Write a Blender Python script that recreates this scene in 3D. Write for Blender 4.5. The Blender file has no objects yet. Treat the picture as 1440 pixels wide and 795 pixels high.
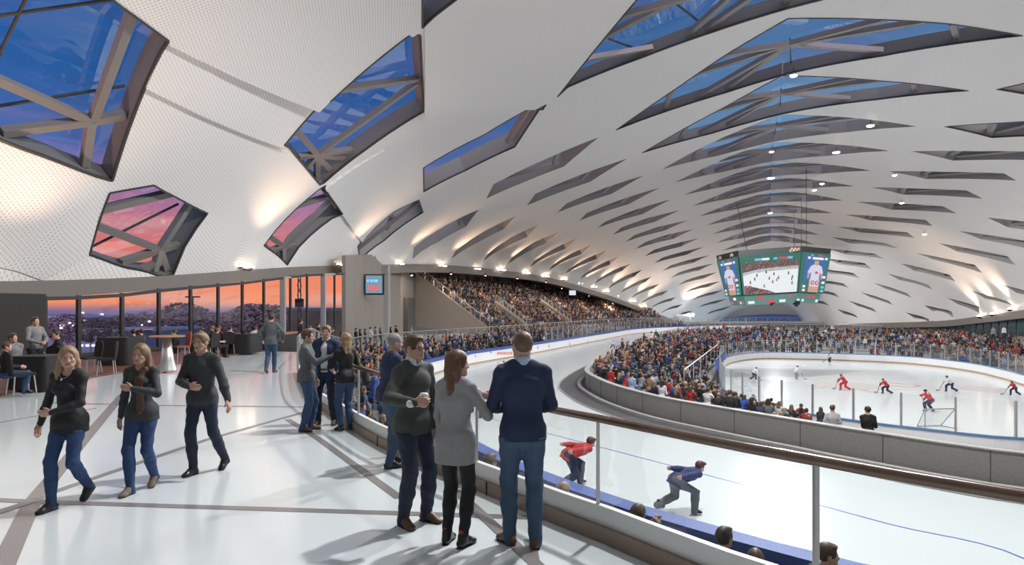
import bpy, bmesh, math, random
import numpy as np
from mathutils import Vector, Matrix
from mathutils.geometry import delaunay_2d_cdt, tessellate_polygon
R = random.Random(7)
scene = bpy.context.scene
COL = scene.collection
F, CX, HY, CAMZ = 900.0, 720.0, 435.0, 2.0

# ------------------------------------------------------------------ helpers
def P(px, py, d):
    return np.array([(px - CX) / F * d, d, CAMZ - (py - HY) / F * d])
def on_plane(px, py, z):
    return P(px, py, (CAMZ - z) * F / (py - HY))
MATS = {}
def mat(name, color=(.8, .8, .8), rough=.5, metal=0., spec=.5, emit=None, estr=0., noise=0., nscale=20., bump=0., coat=0., attr=None):
    if name in MATS: return MATS[name]
    m = bpy.data.materials.new(name); m.use_nodes = True
    nt = m.node_tree; b = nt.nodes['Principled BSDF']
    b.inputs['Base Color'].default_value = (*color, 1)
    b.inputs['Roughness'].default_value = rough
    b.inputs['Metallic'].default_value = metal
    b.inputs['Specular IOR Level'].default_value = spec
    if coat: b.inputs['Coat Weight'].default_value = coat; b.inputs['Coat Roughness'].default_value = .08
    if emit is not None:
        b.inputs['Emission Color'].default_value = (*emit, 1); b.inputs['Emission Strength'].default_value = estr
    if attr:
        a = nt.nodes.new('ShaderNodeAttribute'); a.attribute_name = attr
        nt.links.new(a.outputs['Color'], b.inputs['Base Color'])
    if noise or bump:
        tc = nt.nodes.new('ShaderNodeTexCoord'); n = nt.nodes.new('ShaderNodeTexNoise')
        n.inputs['Scale'].default_value = nscale; n.inputs['Detail'].default_value = 4
        nt.links.new(tc.outputs['Object'], n.inputs['Vector'])
        if noise:
            mr = nt.nodes.new('ShaderNodeMapRange')
            mr.inputs['To Min'].default_value = 1 - noise; mr.inputs['To Max'].default_value = 1 + noise
            mx = nt.nodes.new('ShaderNodeMix'); mx.data_type = 'RGBA'; mx.blend_type = 'MULTIPLY'; mx.inputs['Factor'].default_value = 1
            nt.links.new(n.outputs['Fac'], mr.inputs['Value'])
            mx.inputs['A'].default_value = (*color, 1)
            nt.links.new(mr.outputs['Result'], mx.inputs['B'])
            nt.links.new(mx.outputs['Result'], b.inputs['Base Color'])
        if bump:
            bp = nt.nodes.new('ShaderNodeBump'); bp.inputs['Strength'].default_value = bump; bp.inputs['Distance'].default_value = .02
            nt.links.new(n.outputs['Fac'], bp.inputs['Height']); nt.links.new(bp.outputs['Normal'], b.inputs['Normal'])
    MATS[name] = m
    return m
def glass(name, tint=(1, 1, 1), refl=1.0, body=0.0, bcol=(.8, .8, .8)):
    if name in MATS: return MATS[name]
    m = bpy.data.materials.new(name); m.use_nodes = True
    nt = m.node_tree; nt.nodes.clear()
    o = nt.nodes.new('ShaderNodeOutputMaterial'); t = nt.nodes.new('ShaderNodeBsdfTransparent'); g = nt.nodes.new('ShaderNodeBsdfGlossy')
    t.inputs['Color'].default_value = (*tint, 1); g.inputs['Roughness'].default_value = .02
    fr = nt.nodes.new('ShaderNodeFresnel'); fr.inputs['IOR'].default_value = 1.45
    ml = nt.nodes.new('ShaderNodeMath'); ml.operation = 'MULTIPLY'; ml.inputs[1].default_value = refl
    nt.links.new(fr.outputs[0], ml.inputs[0])
    mx = nt.nodes.new('ShaderNodeMixShader'); nt.links.new(ml.outputs[0], mx.inputs[0])
    nt.links.new(g.outputs[0], mx.inputs[2])
    if body:
        d = nt.nodes.new('ShaderNodeBsdfDiffuse'); d.inputs['Color'].default_value = (*bcol, 1)
        m2 = nt.nodes.new('ShaderNodeMixShader'); m2.inputs[0].default_value = body
        nt.links.new(t.outputs[0], m2.inputs[1]); nt.links.new(d.outputs[0], m2.inputs[2]); nt.links.new(m2.outputs[0], mx.inputs[1])
    else:
        nt.links.new(t.outputs[0], mx.inputs[1])
    nt.links.new(mx.outputs[0], o.inputs['Surface'])
    MATS[name] = m
    return m

def tag(o, label=None, cat=None, group=None, kind=None):
    if label: o['label'] = label
    if cat: o['category'] = cat
    if group: o['group'] = group
    if kind: o['kind'] = kind
    return o
def link(name, data, parent=None, **kw):
    o = bpy.data.objects.new(name, data); COL.objects.link(o)
    if parent is not None: o.parent = parent
    return tag(o, **kw)
def empty(name, loc=(0, 0, 0), rz=0., **kw):
    o = link(name, None, **kw); o.location = loc; o.rotation_euler = (0, 0, rz); o.empty_display_size = .1
    return o
class MB:
    """collects boxes, bars, tubes, prisms and strips; build() links them as one mesh object"""
    def __init__(s): s.v = []; s.f = []; s.mi = []
    def add(s, vs, fs, mi=0):
        n = len(s.v); s.v += [tuple(map(float, v)) for v in vs]; s.f += [tuple(i + n for i in f) for f in fs]; s.mi += [mi] * len(fs)
    def box(s, c, size, rz=0., mi=0, rot=None):
        hx, hy, hz = [k / 2 for k in size]
        M = rot if rot is not None else Matrix.Rotation(rz, 3, 'Z')
        vs = [Vector(c) + M @ Vector((x * hx, y * hy, z * hz)) for z in (-1, 1) for x, y in ((-1, -1), (1, -1), (1, 1), (-1, 1))]
        s.add(vs, [(3, 2, 1, 0), (4, 5, 6, 7), (0, 1, 5, 4), (1, 2, 6, 5), (2, 3, 7, 6), (3, 0, 4, 7)], mi)
    def bar(s, a, b, w, h, up=(0, 0, 1), mi=0):
        a, b = Vector(a), Vector(b); d = b - a; L = d.length
        if L < 1e-6: return
        z = d / L; u = Vector(up)
        if abs(z.dot(u)) > .98: u = Vector((0, 1, 0))
        x = u.cross(z).normalized(); y = z.cross(x)
        vs = [p + x * sx * w / 2 + y * sy * h / 2 for p in (a, b) for sx, sy in ((-1, -1), (1, -1), (1, 1), (-1, 1))]
        s.add(vs, [(3, 2, 1, 0), (4, 5, 6, 7), (0, 1, 5, 4), (1, 2, 6, 5), (2, 3, 7, 6), (3, 0, 4, 7)], mi)
    def tube(s, pts, r, n=8, mi=0, closed=False):
        pts = [Vector(p) for p in pts]; rs = r if isinstance(r, (list, tuple)) else [r] * len(pts)
        m = len(pts); rings = []
        for i, p in enumerate(pts):
            a = pts[i - 1] if (i > 0 or closed) else p; b = pts[(i + 1) % m] if (i < m - 1 or closed) else p
            z = (b - a).normalized(); u = Vector((0, 0, 1)) if abs(z.z) < .95 else Vector((0, 1, 0))
            x = u.cross(z).normalized(); y = z.cross(x)
            rings.append([p + (x * math.cos(2 * math.pi * k / n) + y * math.sin(2 * math.pi * k / n)) * rs[i] for k in range(n)])
        vs = [q for rg in rings for q in rg]; fs = []
        for i in range(m if closed else m - 1):
            j = (i + 1) % m
            for k in range(n): fs.append((i * n + k, i * n + (k + 1) % n, j * n + (k + 1) % n, j * n + k))
        if not closed: fs += [tuple(range(n))[::-1], tuple((m - 1) * n + k for k in range(n))]
        s.add(vs, fs, mi)
    def lathe(s, c, prof, n=16, mi=0):
        c = Vector(c); vs = []; fs = []
        for r, z in prof: vs += [c + Vector((r * math.cos(2 * math.pi * k / n), r * math.sin(2 * math.pi * k / n), z)) for k in range(n)]
        for i in range(len(prof) - 1):
            for k in range(n): fs.append((i * n + k, i * n + (k + 1) % n, (i + 1) * n + (k + 1) % n, (i + 1) * n + k))
        fs += [tuple(range(n))[::-1], tuple((len(prof) - 1) * n + k for k in range(n))]
        s.add(vs, fs, mi)
    def poly(s, pts, mi=0): s.add(pts, [tuple(range(len(pts)))], mi)
    def wall(s, line, thick, z0, z1, closed=False, mi=0, out=1):
        """wall with thickness along a plan polyline; z0/z1 floats or lists"""
        n = len(line); L = [Vector((p[0], p[1], 0)) for p in line]
        vs = []; fs = []
        for i in range(n):
            a = L[i - 1] if (i or closed) else L[i]; b = L[(i + 1) % n] if (i < n - 1 or closed) else L[i]
            t = (b - a).normalized(); nn = Vector((-t.y, t.x, 0)) * out * thick
            za = z0[i] if hasattr(z0, '__len__') else z0; zb = z1[i] if hasattr(z1, '__len__') else z1
            vs += [L[i] + Vector((0, 0, za)), L[i] + Vector((0, 0, zb)), L[i] + nn + Vector((0, 0, zb)), L[i] + nn + Vector((0, 0, za))]
        for i in range(n if closed else n - 1):
            j = (i + 1) % n
            for k in range(4): fs.append((i * 4 + k, j * 4 + k, j * 4 + (k + 1) % 4, i * 4 + (k + 1) % 4))
        if not closed: fs += [(0, 1, 2, 3), tuple((n - 1) * 4 + k for k in (3, 2, 1, 0))]
        s.add(vs, fs, mi)
    def mesh(s, name, mats, smooth=False):
        me = bpy.data.meshes.new(name); me.from_pydata(s.v, [], s.f)
        for m in (mats if isinstance(mats, (list, tuple)) else [mats]): me.materials.append(m)
        me.polygons.foreach_set('material_index', s.mi)
        bm = bmesh.new(); bm.from_mesh(me); bmesh.ops.recalc_face_normals(bm, faces=bm.faces); bm.to_mesh(me); bm.free()
        if smooth: me.polygons.foreach_set('use_smooth', [True] * len(me.polygons))
        me.update(); return me
    def build(s, name, mats, parent=None, smooth=False, **kw): return link(name, s.mesh(name, mats, smooth), parent, **kw)
def catmull(pts, n=8, closed=False):
    p = [np.array(q, float) for q in pts]; m = len(p); out = []
    for i in range(m if closed else m - 1):
        if closed: a, b, c, d = p[i - 1], p[i], p[(i + 1) % m], p[(i + 2) % m]
        else: a, b, c, d = p[max(i - 1, 0)], p[i], p[i + 1], p[min(i + 2, m - 1)]
        for k in range(n):
            t = k / n
            out.append(.5 * (2 * b + (c - a) * t + (2 * a - 5 * b + 4 * c - d) * t * t + (3 * b - a - 3 * c + d) * t ** 3))
    if not closed: out.append(p[-1])
    return out
def resample(pts, step, closed=False):
    pts = [np.array(p, float) for p in pts]
    if closed: pts = pts + [pts[0]]
    seg = [np.linalg.norm(b - a) for a, b in zip(pts, pts[1:])]; tot = sum(seg); n = max(2, round(tot / step))
    cum = np.concatenate([[0], np.cumsum(seg)]); out = []
    for k in range(n if closed else n + 1):
        q = tot * k / n; i = min(len(seg) - 1, int(np.searchsorted(cum, q, 'right')) - 1)
        t = (q - cum[i]) / max(seg[i], 1e-9); out.append(pts[i] * (1 - t) + pts[i + 1] * t)
    return out
def offset_line(line, d, closed=False):
    n = len(line); out = []
    for i in range(n):
        a = line[i - 1] if (i or closed) else line[i]; b = line[(i + 1) % n] if (i < n - 1 or closed) else line[i]
        t = np.array(b[:2]) - np.array(a[:2]); t = t / np.linalg.norm(t)
        out.append(np.array([line[i][0] - t[1] * d, line[i][1] + t[0] * d]))
    return out
def in_poly(x, y, poly):
    x = np.asarray(x); y = np.asarray(y); ins = np.zeros(x.shape, bool); j = len(poly) - 1
    for i in range(len(poly)):
        xi, yi = poly[i]; xj, yj = poly[j]
        c = ((yi > y) != (yj > y)) & (x < (xj - xi) * (y - yi) / (yj - yi + 1e-12) + xi)
        ins ^= c; j = i
    return ins
def flat_region(name, poly, z, m, zf=None, **kw):
    tri = tessellate_polygon([[Vector((p[0], p[1], 0)) for p in poly]])
    me = bpy.data.meshes.new(name); me.from_pydata([(p[0], p[1], zf(p) if zf else z) for p in poly], [], tri); me.materials.append(m)
    bm = bmesh.new(); bm.from_mesh(me)
    for f in bm.faces:
        f.normal_update()
        if f.normal.z < 0: f.normal_flip()
    bm.to_mesh(me); bm.free()
    return link(name, me, **kw)
# ------------------------------------------------------------------ camera, sky
cam = bpy.data.cameras.new('camera'); cam.sensor_width = 36; cam.lens = 36 * F / 1440; cam.shift_y = (HY - 397.5) / 1440
cam.clip_end = 5000; cam.clip_start = .05
camo = bpy.data.objects.new('camera', cam); COL.objects.link(camo); camo.location = (0, 0, CAMZ); camo.rotation_euler = (math.pi / 2, 0, 0)
scene.camera = camo
scene.view_settings.view_transform = 'Standard'; scene.view_settings.look = 'None'; scene.view_settings.gamma = 1
scene.view_settings.use_curve_mapping = False; scene.view_settings.exposure = 0.0
scene.cycles.use_denoising = True
scene.cycles.max_bounces = 8; scene.cycles.transparent_max_bounces = 24; scene.cycles.sample_clamp_indirect = 4.0
def build_world():
    w = bpy.data.worlds.new('dusk_sky'); scene.world = w; w.use_nodes = True; nt = w.node_tree; nt.nodes.clear()
    N = nt.nodes.new; Lk = nt.links.new
    out = N('ShaderNodeOutputWorld'); bg = N('ShaderNodeBackground'); tc = N('ShaderNodeTexCoord'); sx = N('ShaderNodeSeparateXYZ')
    Lk(tc.outputs['Generated'], sx.inputs[0])
    ramp = N('ShaderNodeValToRGB'); cr = ramp.color_ramp
    stops = [(0., (.30, .17, .25)), (.01, (1.0, .30, .13)), (.045, (.95, .27, .15)), (.085, (.88, .23, .20)), (.125, (.66, .22, .32)), (.165, (.36, .21, .44)), (.215, (.075, .15, .42)), (.30, (.022, .115, .36)), (1., (.015, .075, .26))]
    cr.elements[0].position, cr.elements[0].color = stops[0][0], (*stops[0][1], 1)
    cr.elements[1].position, cr.elements[1].color = stops[-1][0], (*stops[-1][1], 1)
    for p, c in stops[1:-1]: e = cr.elements.new(p); e.color = (*c, 1)
    Lk(sx.outputs['Z'], ramp.inputs[0])
    # away from the sunset the lower sky is a plain pale blue dusk
    east = N('ShaderNodeValToRGB'); ce = east.color_ramp
    ce.elements[0].position = 0; ce.elements[0].color = (.40, .52, .62, 1); ce.elements[1].position = 1; ce.elements[1].color = (.015, .075, .26, 1)
    e = ce.elements.new(.22); e.color = (.20, .38, .58, 1); e = ce.elements.new(.42); e.color = (.045, .15, .38, 1)
    Lk(sx.outputs['Z'], east.inputs[0])
    dt = N('ShaderNodeVectorMath'); dt.operation = 'DOT_PRODUCT'; dt.inputs[1].default_value = (-.80, .60, 0); Lk(tc.outputs['Generated'], dt.inputs[0])
    mr = N('ShaderNodeMapRange'); mr.inputs['From Min'].default_value = .25; mr.inputs['From Max'].default_value = .62; Lk(dt.outputs['Value'], mr.inputs['Value'])
    mx = N('ShaderNodeMix'); mx.data_type = 'RGBA'; Lk(mr.outputs[0], mx.inputs['Factor']); Lk(east.outputs[0], mx.inputs['A']); Lk(ramp.outputs[0], mx.inputs['B'])
    # streaky clouds
    mp = N('ShaderNodeMapping'); mp.inputs['Scale'].default_value = (1.5, 1.5, 14); Lk(tc.outputs['Generated'], mp.inputs[0])
    nz = N('ShaderNodeTexNoise'); nz.inputs['Scale'].default_value = 2.2; nz.inputs['Detail'].default_value = 6; Lk(mp.outputs[0], nz.inputs['Vector'])
    cm = N('ShaderNodeMapRange'); cm.inputs['From Min'].default_value = .52; cm.inputs['From Max'].default_value = .74; Lk(nz.outputs['Fac'], cm.inputs['Value'])
    cl = N('ShaderNodeValToRGB'); cc = cl.color_ramp
    cc.elements[0].position = 0; cc.elements[0].color = (.55, .62, .72, 1); cc.elements[1].position = 1; cc.elements[1].color = (.05, .14, .36, 1)
    e = cc.elements.new(.09); e.color = (.70, .66, .70, 1); e = cc.elements.new(.14); e.color = (1.0, .33, .22, 1); e = cc.elements.new(.19); e.color = (.30, .22, .44, 1); e = cc.elements.new(.26); e.color = (.13, .16, .38, 1)
    Lk(sx.outputs['Z'], cl.inputs[0])
    sc = N('ShaderNodeMath'); sc.operation = 'MULTIPLY'; sc.inputs[1].default_value = .75; Lk(cm.outputs[0], sc.inputs[0])
    m2 = N('ShaderNodeMix'); m2.data_type = 'RGBA'; Lk(sc.outputs[0], m2.inputs['Factor']); Lk(mx.outputs['Result'], m2.inputs['A']); Lk(cl.outputs[0], m2.inputs['B'])
    Lk(m2.outputs['Result'], bg.inputs['Color']); bg.inputs['Strength'].default_value = 1.0
    Lk(bg.outputs[0], out.inputs[0])
build_world()

# ------------------------------------------------------------------ roof shell
AX = np.array([.380, .925]); TX = np.array([.925, -.380])
def st(x, y): return x * AX[0] + y * AX[1], x * TX[0] + y * TX[1]
def xy(s, t): return s * AX[0] + t * TX[0], s * AX[1] + t * TX[1]
def interp(x, xs, ys):
    x = np.asarray(x, float); r = np.zeros_like(x)
    for o, wgt in ((-6, .15), (-3, .2), (0, .3), (3, .2), (6, .15)): r += wgt * np.interp(x + o, xs, ys)
    return r
EL = [(0, 402, 25), (75, 400, 26.5), (190, 392, 30), (300, 385, 36), (404, 376, 43), (505, 374, 58), (580, 372, 75), (640, 374, 88), (700, 380, 102), (760, 388, 117), (800, 398, 128), (860, 417, 146), (905, 435, 160), (960, 455, 180), (1000, 462, 190)]
el = [(-40, -27, 2.4)]
for a, b, d in EL:
    p = P(a, b, d); s_, t_ = st(p[0], p[1]); el.append((s_, t_, p[2]))
el.append((212, -12, -4))
er = [(-40, 30, 4), (20, 31, 5), (60, 31, 5)]
for a, b, d in [(1440, 437, 83), (1330, 452, 113), (1200, 456, 150), (1140, 462, 175)]:
    p = P(a, b, d); s_, t_ = st(p[0], p[1]); er.append((s_, t_, p[2]))
er.append((212, 6, -4))
el = np.array(sorted(el)); er = np.array(sorted(er))
def zridge(s): return interp(s, [-60, -20, 20, 148, 162, 174, 186, 196, 205, 215], [16, 17.5, 18, 18, 17, 14, 9, 5, 3, 1])
FACETS = []          # folded ceiling panels: outline, hinge, reach, drop at the free edge
def roof_z(s, t):
    s = np.asarray(s, float); t = np.asarray(t, float)
    wl = -interp(s, el[:, 0], el[:, 1]); zl = interp(s, el[:, 0], el[:, 2])
    wr = interp(s, er[:, 0], er[:, 1]); zr = interp(s, er[:, 0], er[:, 2])
    w = np.where(t < 0, wl, wr); ze = np.where(t < 0, zl, zr); q = np.abs(t) / np.maximum(w, .5)
    k = np.clip(1 - np.clip(q, 0, 1) ** 2, 0, 1)
    z = ze + (zridge(s) - ze) * k ** .7 - np.maximum(q - 1, 0) * 8
    for poly, (a, n), mx, drop in FACETS:
        d = ((s - a[0]) * n[0] + (t - a[1]) * n[1]) / mx
        z = z - np.where(in_poly(s, t, poly), np.clip(d, 0, 1) * drop, 0)
    return z
def roof_hit(px, py):
    ds = np.concatenate([np.arange(5, 60, .02), np.arange(60, 240, .1)])
    x = (px - CX) / F * ds; z = CAMZ - (py - HY) / F * ds
    s, t = st(x, ds); g = z - roof_z(s, t)
    i = np.argmax(g > 0)
    if g[i] <= 0: return None
    return float(s[i]), float(t[i])
def roof_p(s, t): x, y = xy(s, t); return Vector((float(x), float(y), float(roof_z(s, t))))
def roof_n(s, t):
    e = .3; a = roof_p(s + e, t) - roof_p(s - e, t); b = roof_p(s, t + e) - roof_p(s, t - e)
    n = a.cross(b).normalized()
    return n if n.z > 0 else -n
# the big folded panels near the deck: each hangs from its upper edge and stands proud at the lower one
_f = []
for outline, hinge, drop in [([(161, 0), (237, 57), (452, 149), (575, 50), (594, 38), (594, -90), (80, -90)], ((80, -90), (594, -90)), .38),
                             ([(237, 57), (452, 149), (400, 204), (205, 120)], ((237, 57), (452, 149)), .2),
                             ([(597, 30), (597, 160), (770, 148), (895, 0), (960, -90), (597, -90)], ((597, -90), (960, -90)), .36),
                             ([(597, 165), (540, 210), (455, 264), (484, 303), (510, 340), (590, 278), (595, 235)], ((597, 165), (595, 278)), .2),
                             ([(152, 262), (0, 202), (-150, 150), (-150, 330), (60, 388), (124, 356)], ((-150, 150), (152, 262)), .22)]:
    pts = [roof_hit(*p) for p in outline]; hg = [roof_hit(*p) for p in hinge]
    if any(p is None for p in pts + hg): continue
    a, b = np.array(hg[0]), np.array(hg[1]); n = np.array([-(b - a)[1], (b - a)[0]]); n /= np.linalg.norm(n); c = np.array(pts).mean(0)
    if (c - a) @ n < 0: n = -n
    _f.append((pts, (a, n), max((np.array(p) - a) @ n for p in pts), drop))
FACETS.extend(_f)
# openings, as read off the ceiling: (outline, beams, thin glazing bars)
SKY = []
SKY.append(([(237, 57), (80, -60), (-160, -70), (-160, 140), (0, 196), (158, 254), (180, 185), (205, 120)],
            [(197, 20, 138, 178), (-160, 52, 135, 180), (136, 180, 10, 197), (135, 180, 126, 243), (138, 180, 182, 171)],
            [(62, -4, 5, 112), (-20, 48, 185, 17), (-10, 173, 188, 138)]))
SKY.append(([(154, 271), (216, 260), (292, 300), (244, 385), (223, 388), (126, 358)],
            [(144, 303, 250, 277), (137, 321, 233, 357), (233, 357, 276, 291), (233, 357, 178, 375), (233, 357, 266, 348), (233, 357, 225, 387), (233, 357, 242, 384), (205, 384, 238, 372)], [(147, 358, 266, 297)]))
SKY.append(([(400, 204), (575, 50), (591, 50), (596, 157), (514, 211), (455, 258), (450, 260)],
            [(478, 136, 594, 119), (592, 124, 452, 225), (418, 187, 450, 225), (424, 229, 498, 218), (450, 226, 451, 258), (450, 226, 434, 246), (450, 226, 468, 245), (450, 226, 488, 229)], []))
SKY.append(([(371, 345), (449, 266), (457, 261), (482, 301), (404, 373)],
            [(418, 297, 470, 281), (472, 286, 404, 353), (381, 335, 405, 353), (404, 353, 430, 349), (404, 353, 385, 358), (404, 353, 404, 372), (462, 272, 478, 296)], []))
SKY.append(([(503, 346), (530, 318), (553, 298), (589, 281), (595, 299), (540, 339), (506, 368)],
            [(505, 357, 592, 289), (548, 327, 556, 309)], []))
SKY.append(([(594, 39), (641, 0), (760, -100), (660, -130), (594, -60)], [(594, -20, 700, -50)], []))
for T, Rr, B, Lp in [((674, 294), (655, 319), (580, 364), (582, 348)), ((725, 304), (709, 322), (635, 364), (640, 354)), ((757, 316), (742, 333), (680, 367), (685, 358)), ((785, 327), (768, 342), (714, 372), (719, 363))]:
    SKY.append(([Lp, ((Lp[0] + T[0]) / 2 - 1, (Lp[1] + T[1]) / 2 - 4), T, Rr, ((B[0] + Rr[0]) / 2 - 1, (B[1] + Rr[1]) / 2 - 1.5), B], [(Rr[0] - 6, Rr[1], T[0] - 26, T[1] + 9)], []))
for T, B in [((811, 335), (745, 376)), ((832, 344), (771, 381)), ((853, 352), (794, 386)), ((870, 361), (816, 392.5)), ((887, 370.5), (835.5, 399.3)), ((902.8, 379.4), (855, 406)), ((916.5, 389), (872.6, 412)), ((928, 399), (887.6, 419)), ((940, 408.5), (902, 426.5)), ((951, 418), (915.6, 433)), ((960, 428), (928.6, 441)), ((974, 437), (948, 447))]:
    dx, dy = T[0] - B[0], T[1] - B[1]
    Lp = (B[0] + .09 * dx, B[1] + .21 * dy); Rr = (T[0] - .23 * dx, T[1] - .36 * dy)
    SKY.append(([Lp, ((Lp[0] + T[0]) / 2 - .5, (Lp[1] + T[1]) / 2 - 2), T, Rr, B], [], []))
for Lp, T, Rr, B in [((595.6, 235.6), (768, 147), (724, 207), (596, 270)), ((694, 259), (842, 193), (793, 234), (684, 279)), ((753, 272.5), (882, 223), (830, 255.6), (741, 289)), ((797, 286), (905, 247), (860, 272.7), (783.5, 299)), ((825, 300), (928, 264), (884.6, 287), (815, 310.4)), ((851, 312), (943, 280.6), (904, 301), (840, 320.6)), ((874, 320), (955, 296), (921, 312), (862, 330)), ((892, 331), (967, 310), (935.6, 324), (880, 340)), ((907.5, 340.6), (975, 322.7), (947, 336), (894, 350))]:
    SKY.append(([Lp, ((Lp[0] + T[0]) / 2 - 1, (Lp[1] + T[1]) / 2 - 2), T, Rr, ((B[0] * .55 + Rr[0] * .45), (B[1] * .55 + Rr[1] * .45) - 1), B],
                [(Rr[0] - 12, Rr[1] + 2, T[0] - .36 * (T[0] - Lp[0]), T[1] + .33 * (Lp[1] - T[1])), (Rr[0] - 6, Rr[1], Lp[0] + 20, Lp[1] - 4)] if Lp[0] > 600 else [(752, 152, 716, 206)], []))
for T, B in [((983.5, 335), (907, 360)), ((989.3, 347.7), (920, 370)), ((997.3, 359.2), (931.5, 381)), ((1003.3, 371), (943, 391)), ((1008.7, 383), (953, 401.5)), ((1013, 396), (963, 412)), ((1017, 408), (973.4, 422)), ((1022, 420.5), (981.4, 433)), ((1029, 430.5), (993, 442.5))]:
    dx, dy = T[0] - B[0], T[1] - B[1]
    SKY.append(([(B[0] + .17 * dx, B[1] + .35 * dy), T, (T[0] - .34 * dx, T[1] - .48 * dy), B], [(B[0] + .25 * dx, B[1] + .3 * dy, T[0] - .36 * dx, T[1] - .46 * dy)], []))
def ridge(l, u1, u2, top, u3, u4, r, b1, bot, b2):
    pts = [l, u1, u2, top, u3, u4, r, b1, bot, b2]; pts = [p for p in pts if p]
    n1 = (top[0] * .42 + bot[0] * .58, top[1] * .42 + bot[1] * .58)
    def lp(a, b, t): return (a[0] + (b[0] - a[0]) * t, a[1] + (b[1] - a[1]) * t)
    tl, bl, tr, br = lp(l, top, .62), lp(l, bot, .62), lp(top, r, .42), lp(bot, r, .42)
    tl2, bl2, tr2, br2 = lp(l, top, .33), lp(l, bot, .28), lp(top, r, .70), lp(bot, r, .72)
    bm = [(*n1, *tl), (*n1, *tr), (*n1, *br), (*n1, *bl), (*n1, *lp(l, top, .45)), (*n1, *lp(l, bot, .42)), (*n1, *lp(top, r, .58)), (*tl2, *bl2), (*tr2, *br2)]
    return (pts, bm, [(*n1, *bot)])
SKY.append(([(784, 136), (895, 0), (945, -60), (1110, -100), (1330, -110), (1560, -95), (1330, -35), (1154, 0), (1108, 12), (1000, 46), (903, 81)],
            [(845, 64, 990, -10), (965, 60, 1080, -40), (1108, -30, 985, 55), (1108, -30, 845, 40), (1108, -30, 1107, 12), (1108, -30, 1300, -60), (824, 92, 918, 76)],
            [(912, -4, 988, 51), (845, 68, 893, 84)]))
SKY.append(ridge((866, 183), (950, 125), (1019, 78), (1108, 26), (1226, 27), (1331, 33), (1438, 50), (1240, 79), (1112, 103), (1019, 131)))
SKY.append(ridge((903, 215), (960, 182), (1020, 150), (1100, 106), (1160, 108), (1243, 114), (1362, 127.6), (1236, 140), (1097, 161), (1000, 188)))
SKY.append(ridge((932, 237.6), (970, 216), (1020, 192), (1097, 161), (1147, 162.5), (1200, 166), (1289, 178), (1190, 186), (1089, 199), (1010, 219)))
SKY.append(ridge((949, 256.5), (985, 239), (1030, 218), (1089, 199.5), (1120, 200), (1160, 202), (1250, 212), (1160, 219.5), (1086, 227), (1020, 241)))
for l, r, top, bot in [((963, 274), (1225, 240), (1085, 228.5), (1085, 248)), ((974.6, 289.6), (1200.5, 262), (1084, 250), (1084, 266.7)), ((984, 304), (1185, 282), (1084, 269), (1083.5, 284.6)), ((994, 317), (1171, 300), (1083, 286.5), (1083, 300)), ((1002, 329.5), (1160, 316), (1083, 302), (1083, 314)), ((1008, 341.5), (1152, 330.4), (1083, 316), (1084, 327.5)), ((1015, 353), (1145, 344), (1083, 329), (1084, 339))]:
    def q(a, b, t, k): return (a[0] + (b[0] - a[0]) * t, a[1] + (b[1] - a[1]) * t + k)
    h = (bot[1] - top[1]) * .18
    SKY.append(ridge(l, q(l, top, .5, -h), None, top, q(top, r, .35, -h), None, r, q(bot, r, .5, .3), bot, q(l, bot, .5, .5)))
SKY.append(([(1402, 125.6), (1440, 117), (1500, 108), (1560, 126), (1500, 140), (1440, 132)], [(1450, 118, 1455, 133)], []))
for tip, tr, r, b in [((1329, 178), (1500, 168), (1560, 190), (1395, 193.6)), ((1282, 213), (1470, 214), (1500, 227), (1340.5, 226)), ((1250, 241), (1412, 244), (1429, 254), (1303, 251.6)), ((1226, 263.5), (1359, 268), (1382, 279), (1271, 273.7)), ((1205, 284), (1326, 290), (1345, 300), (1254, 295)), ((1189, 302), (1302, 309.4), (1311, 318), (1224, 310)), ((1178, 319), (1276, 327), (1286, 334.5), (1210, 327)), ((1169, 334), (1247, 342.5), (1263, 349.5), (1196, 342.5)), ((1162, 350), (1230, 357), (1243, 364), (1190, 358)), ((1155, 364), (1216, 370), (1226, 378), (1180, 372)), ((1146, 378), (1200, 384), (1209, 391), (1168, 385)), ((1136, 392), (1186, 399), (1194, 405), (1156, 399)), ((1126, 406), (1173, 412), (1180.6, 418), (1146, 412)), ((1114, 419), (1159, 424.5), (1166.5, 430), (1134, 425)),
                      ((1388, 306), (1470, 315), (1490, 331), (1418, 320)), ((1349, 325), (1445, 339), (1466, 354), (1381, 337)), ((1320, 342), (1417, 360.6), (1428, 373), (1347, 354)), ((1289, 356), (1371, 372.6), (1381.4, 384), (1313, 365.4)), ((1266.6, 371), (1335.6, 386.7), (1343.6, 395.7), (1286, 381)), ((1248, 385), (1306, 401), (1311, 407), (1265.5, 394)), ((1229, 398), (1275.6, 412), (1282, 418.6), (1245, 406)), ((1210, 410.7), (1250, 423.5), (1255.7, 428.8), (1224, 418)), ((1193, 423), (1228, 434), (1233, 439.4), (1206, 430.5)), ((1177, 435), (1203, 443), (1206.6, 447), (1187, 441)),
                      ((1411, 400.5), (1460, 414), (1474, 426), (1430, 412)), ((1366, 409), (1415, 423.6), (1425, 430), (1385.5, 420)), ((1332, 419), (1376.4, 431.5), (1377.5, 440), (1347, 428)), ((1299.4, 429), (1339, 439.4), (1340.6, 446.5), (1311, 437)), ((1273, 438.7), (1306, 447.5), (1308, 452), (1285, 446))]:
    SKY.append(([tip, ((tip[0] + tr[0]) / 2, (tip[1] + tr[1]) / 2 - .6), tr, r, b], [(b[0] - 8, b[1] - 1.5, tip[0] + (tr[0] - tip[0]) * .38, tip[1] + (tr[1] - tip[1]) * .38), (b[0] + 3, b[1] - 1, tr[0] - 10, tr[1] + 1)] if tr[0] - tip[0] > 60 else [], []))
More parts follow.
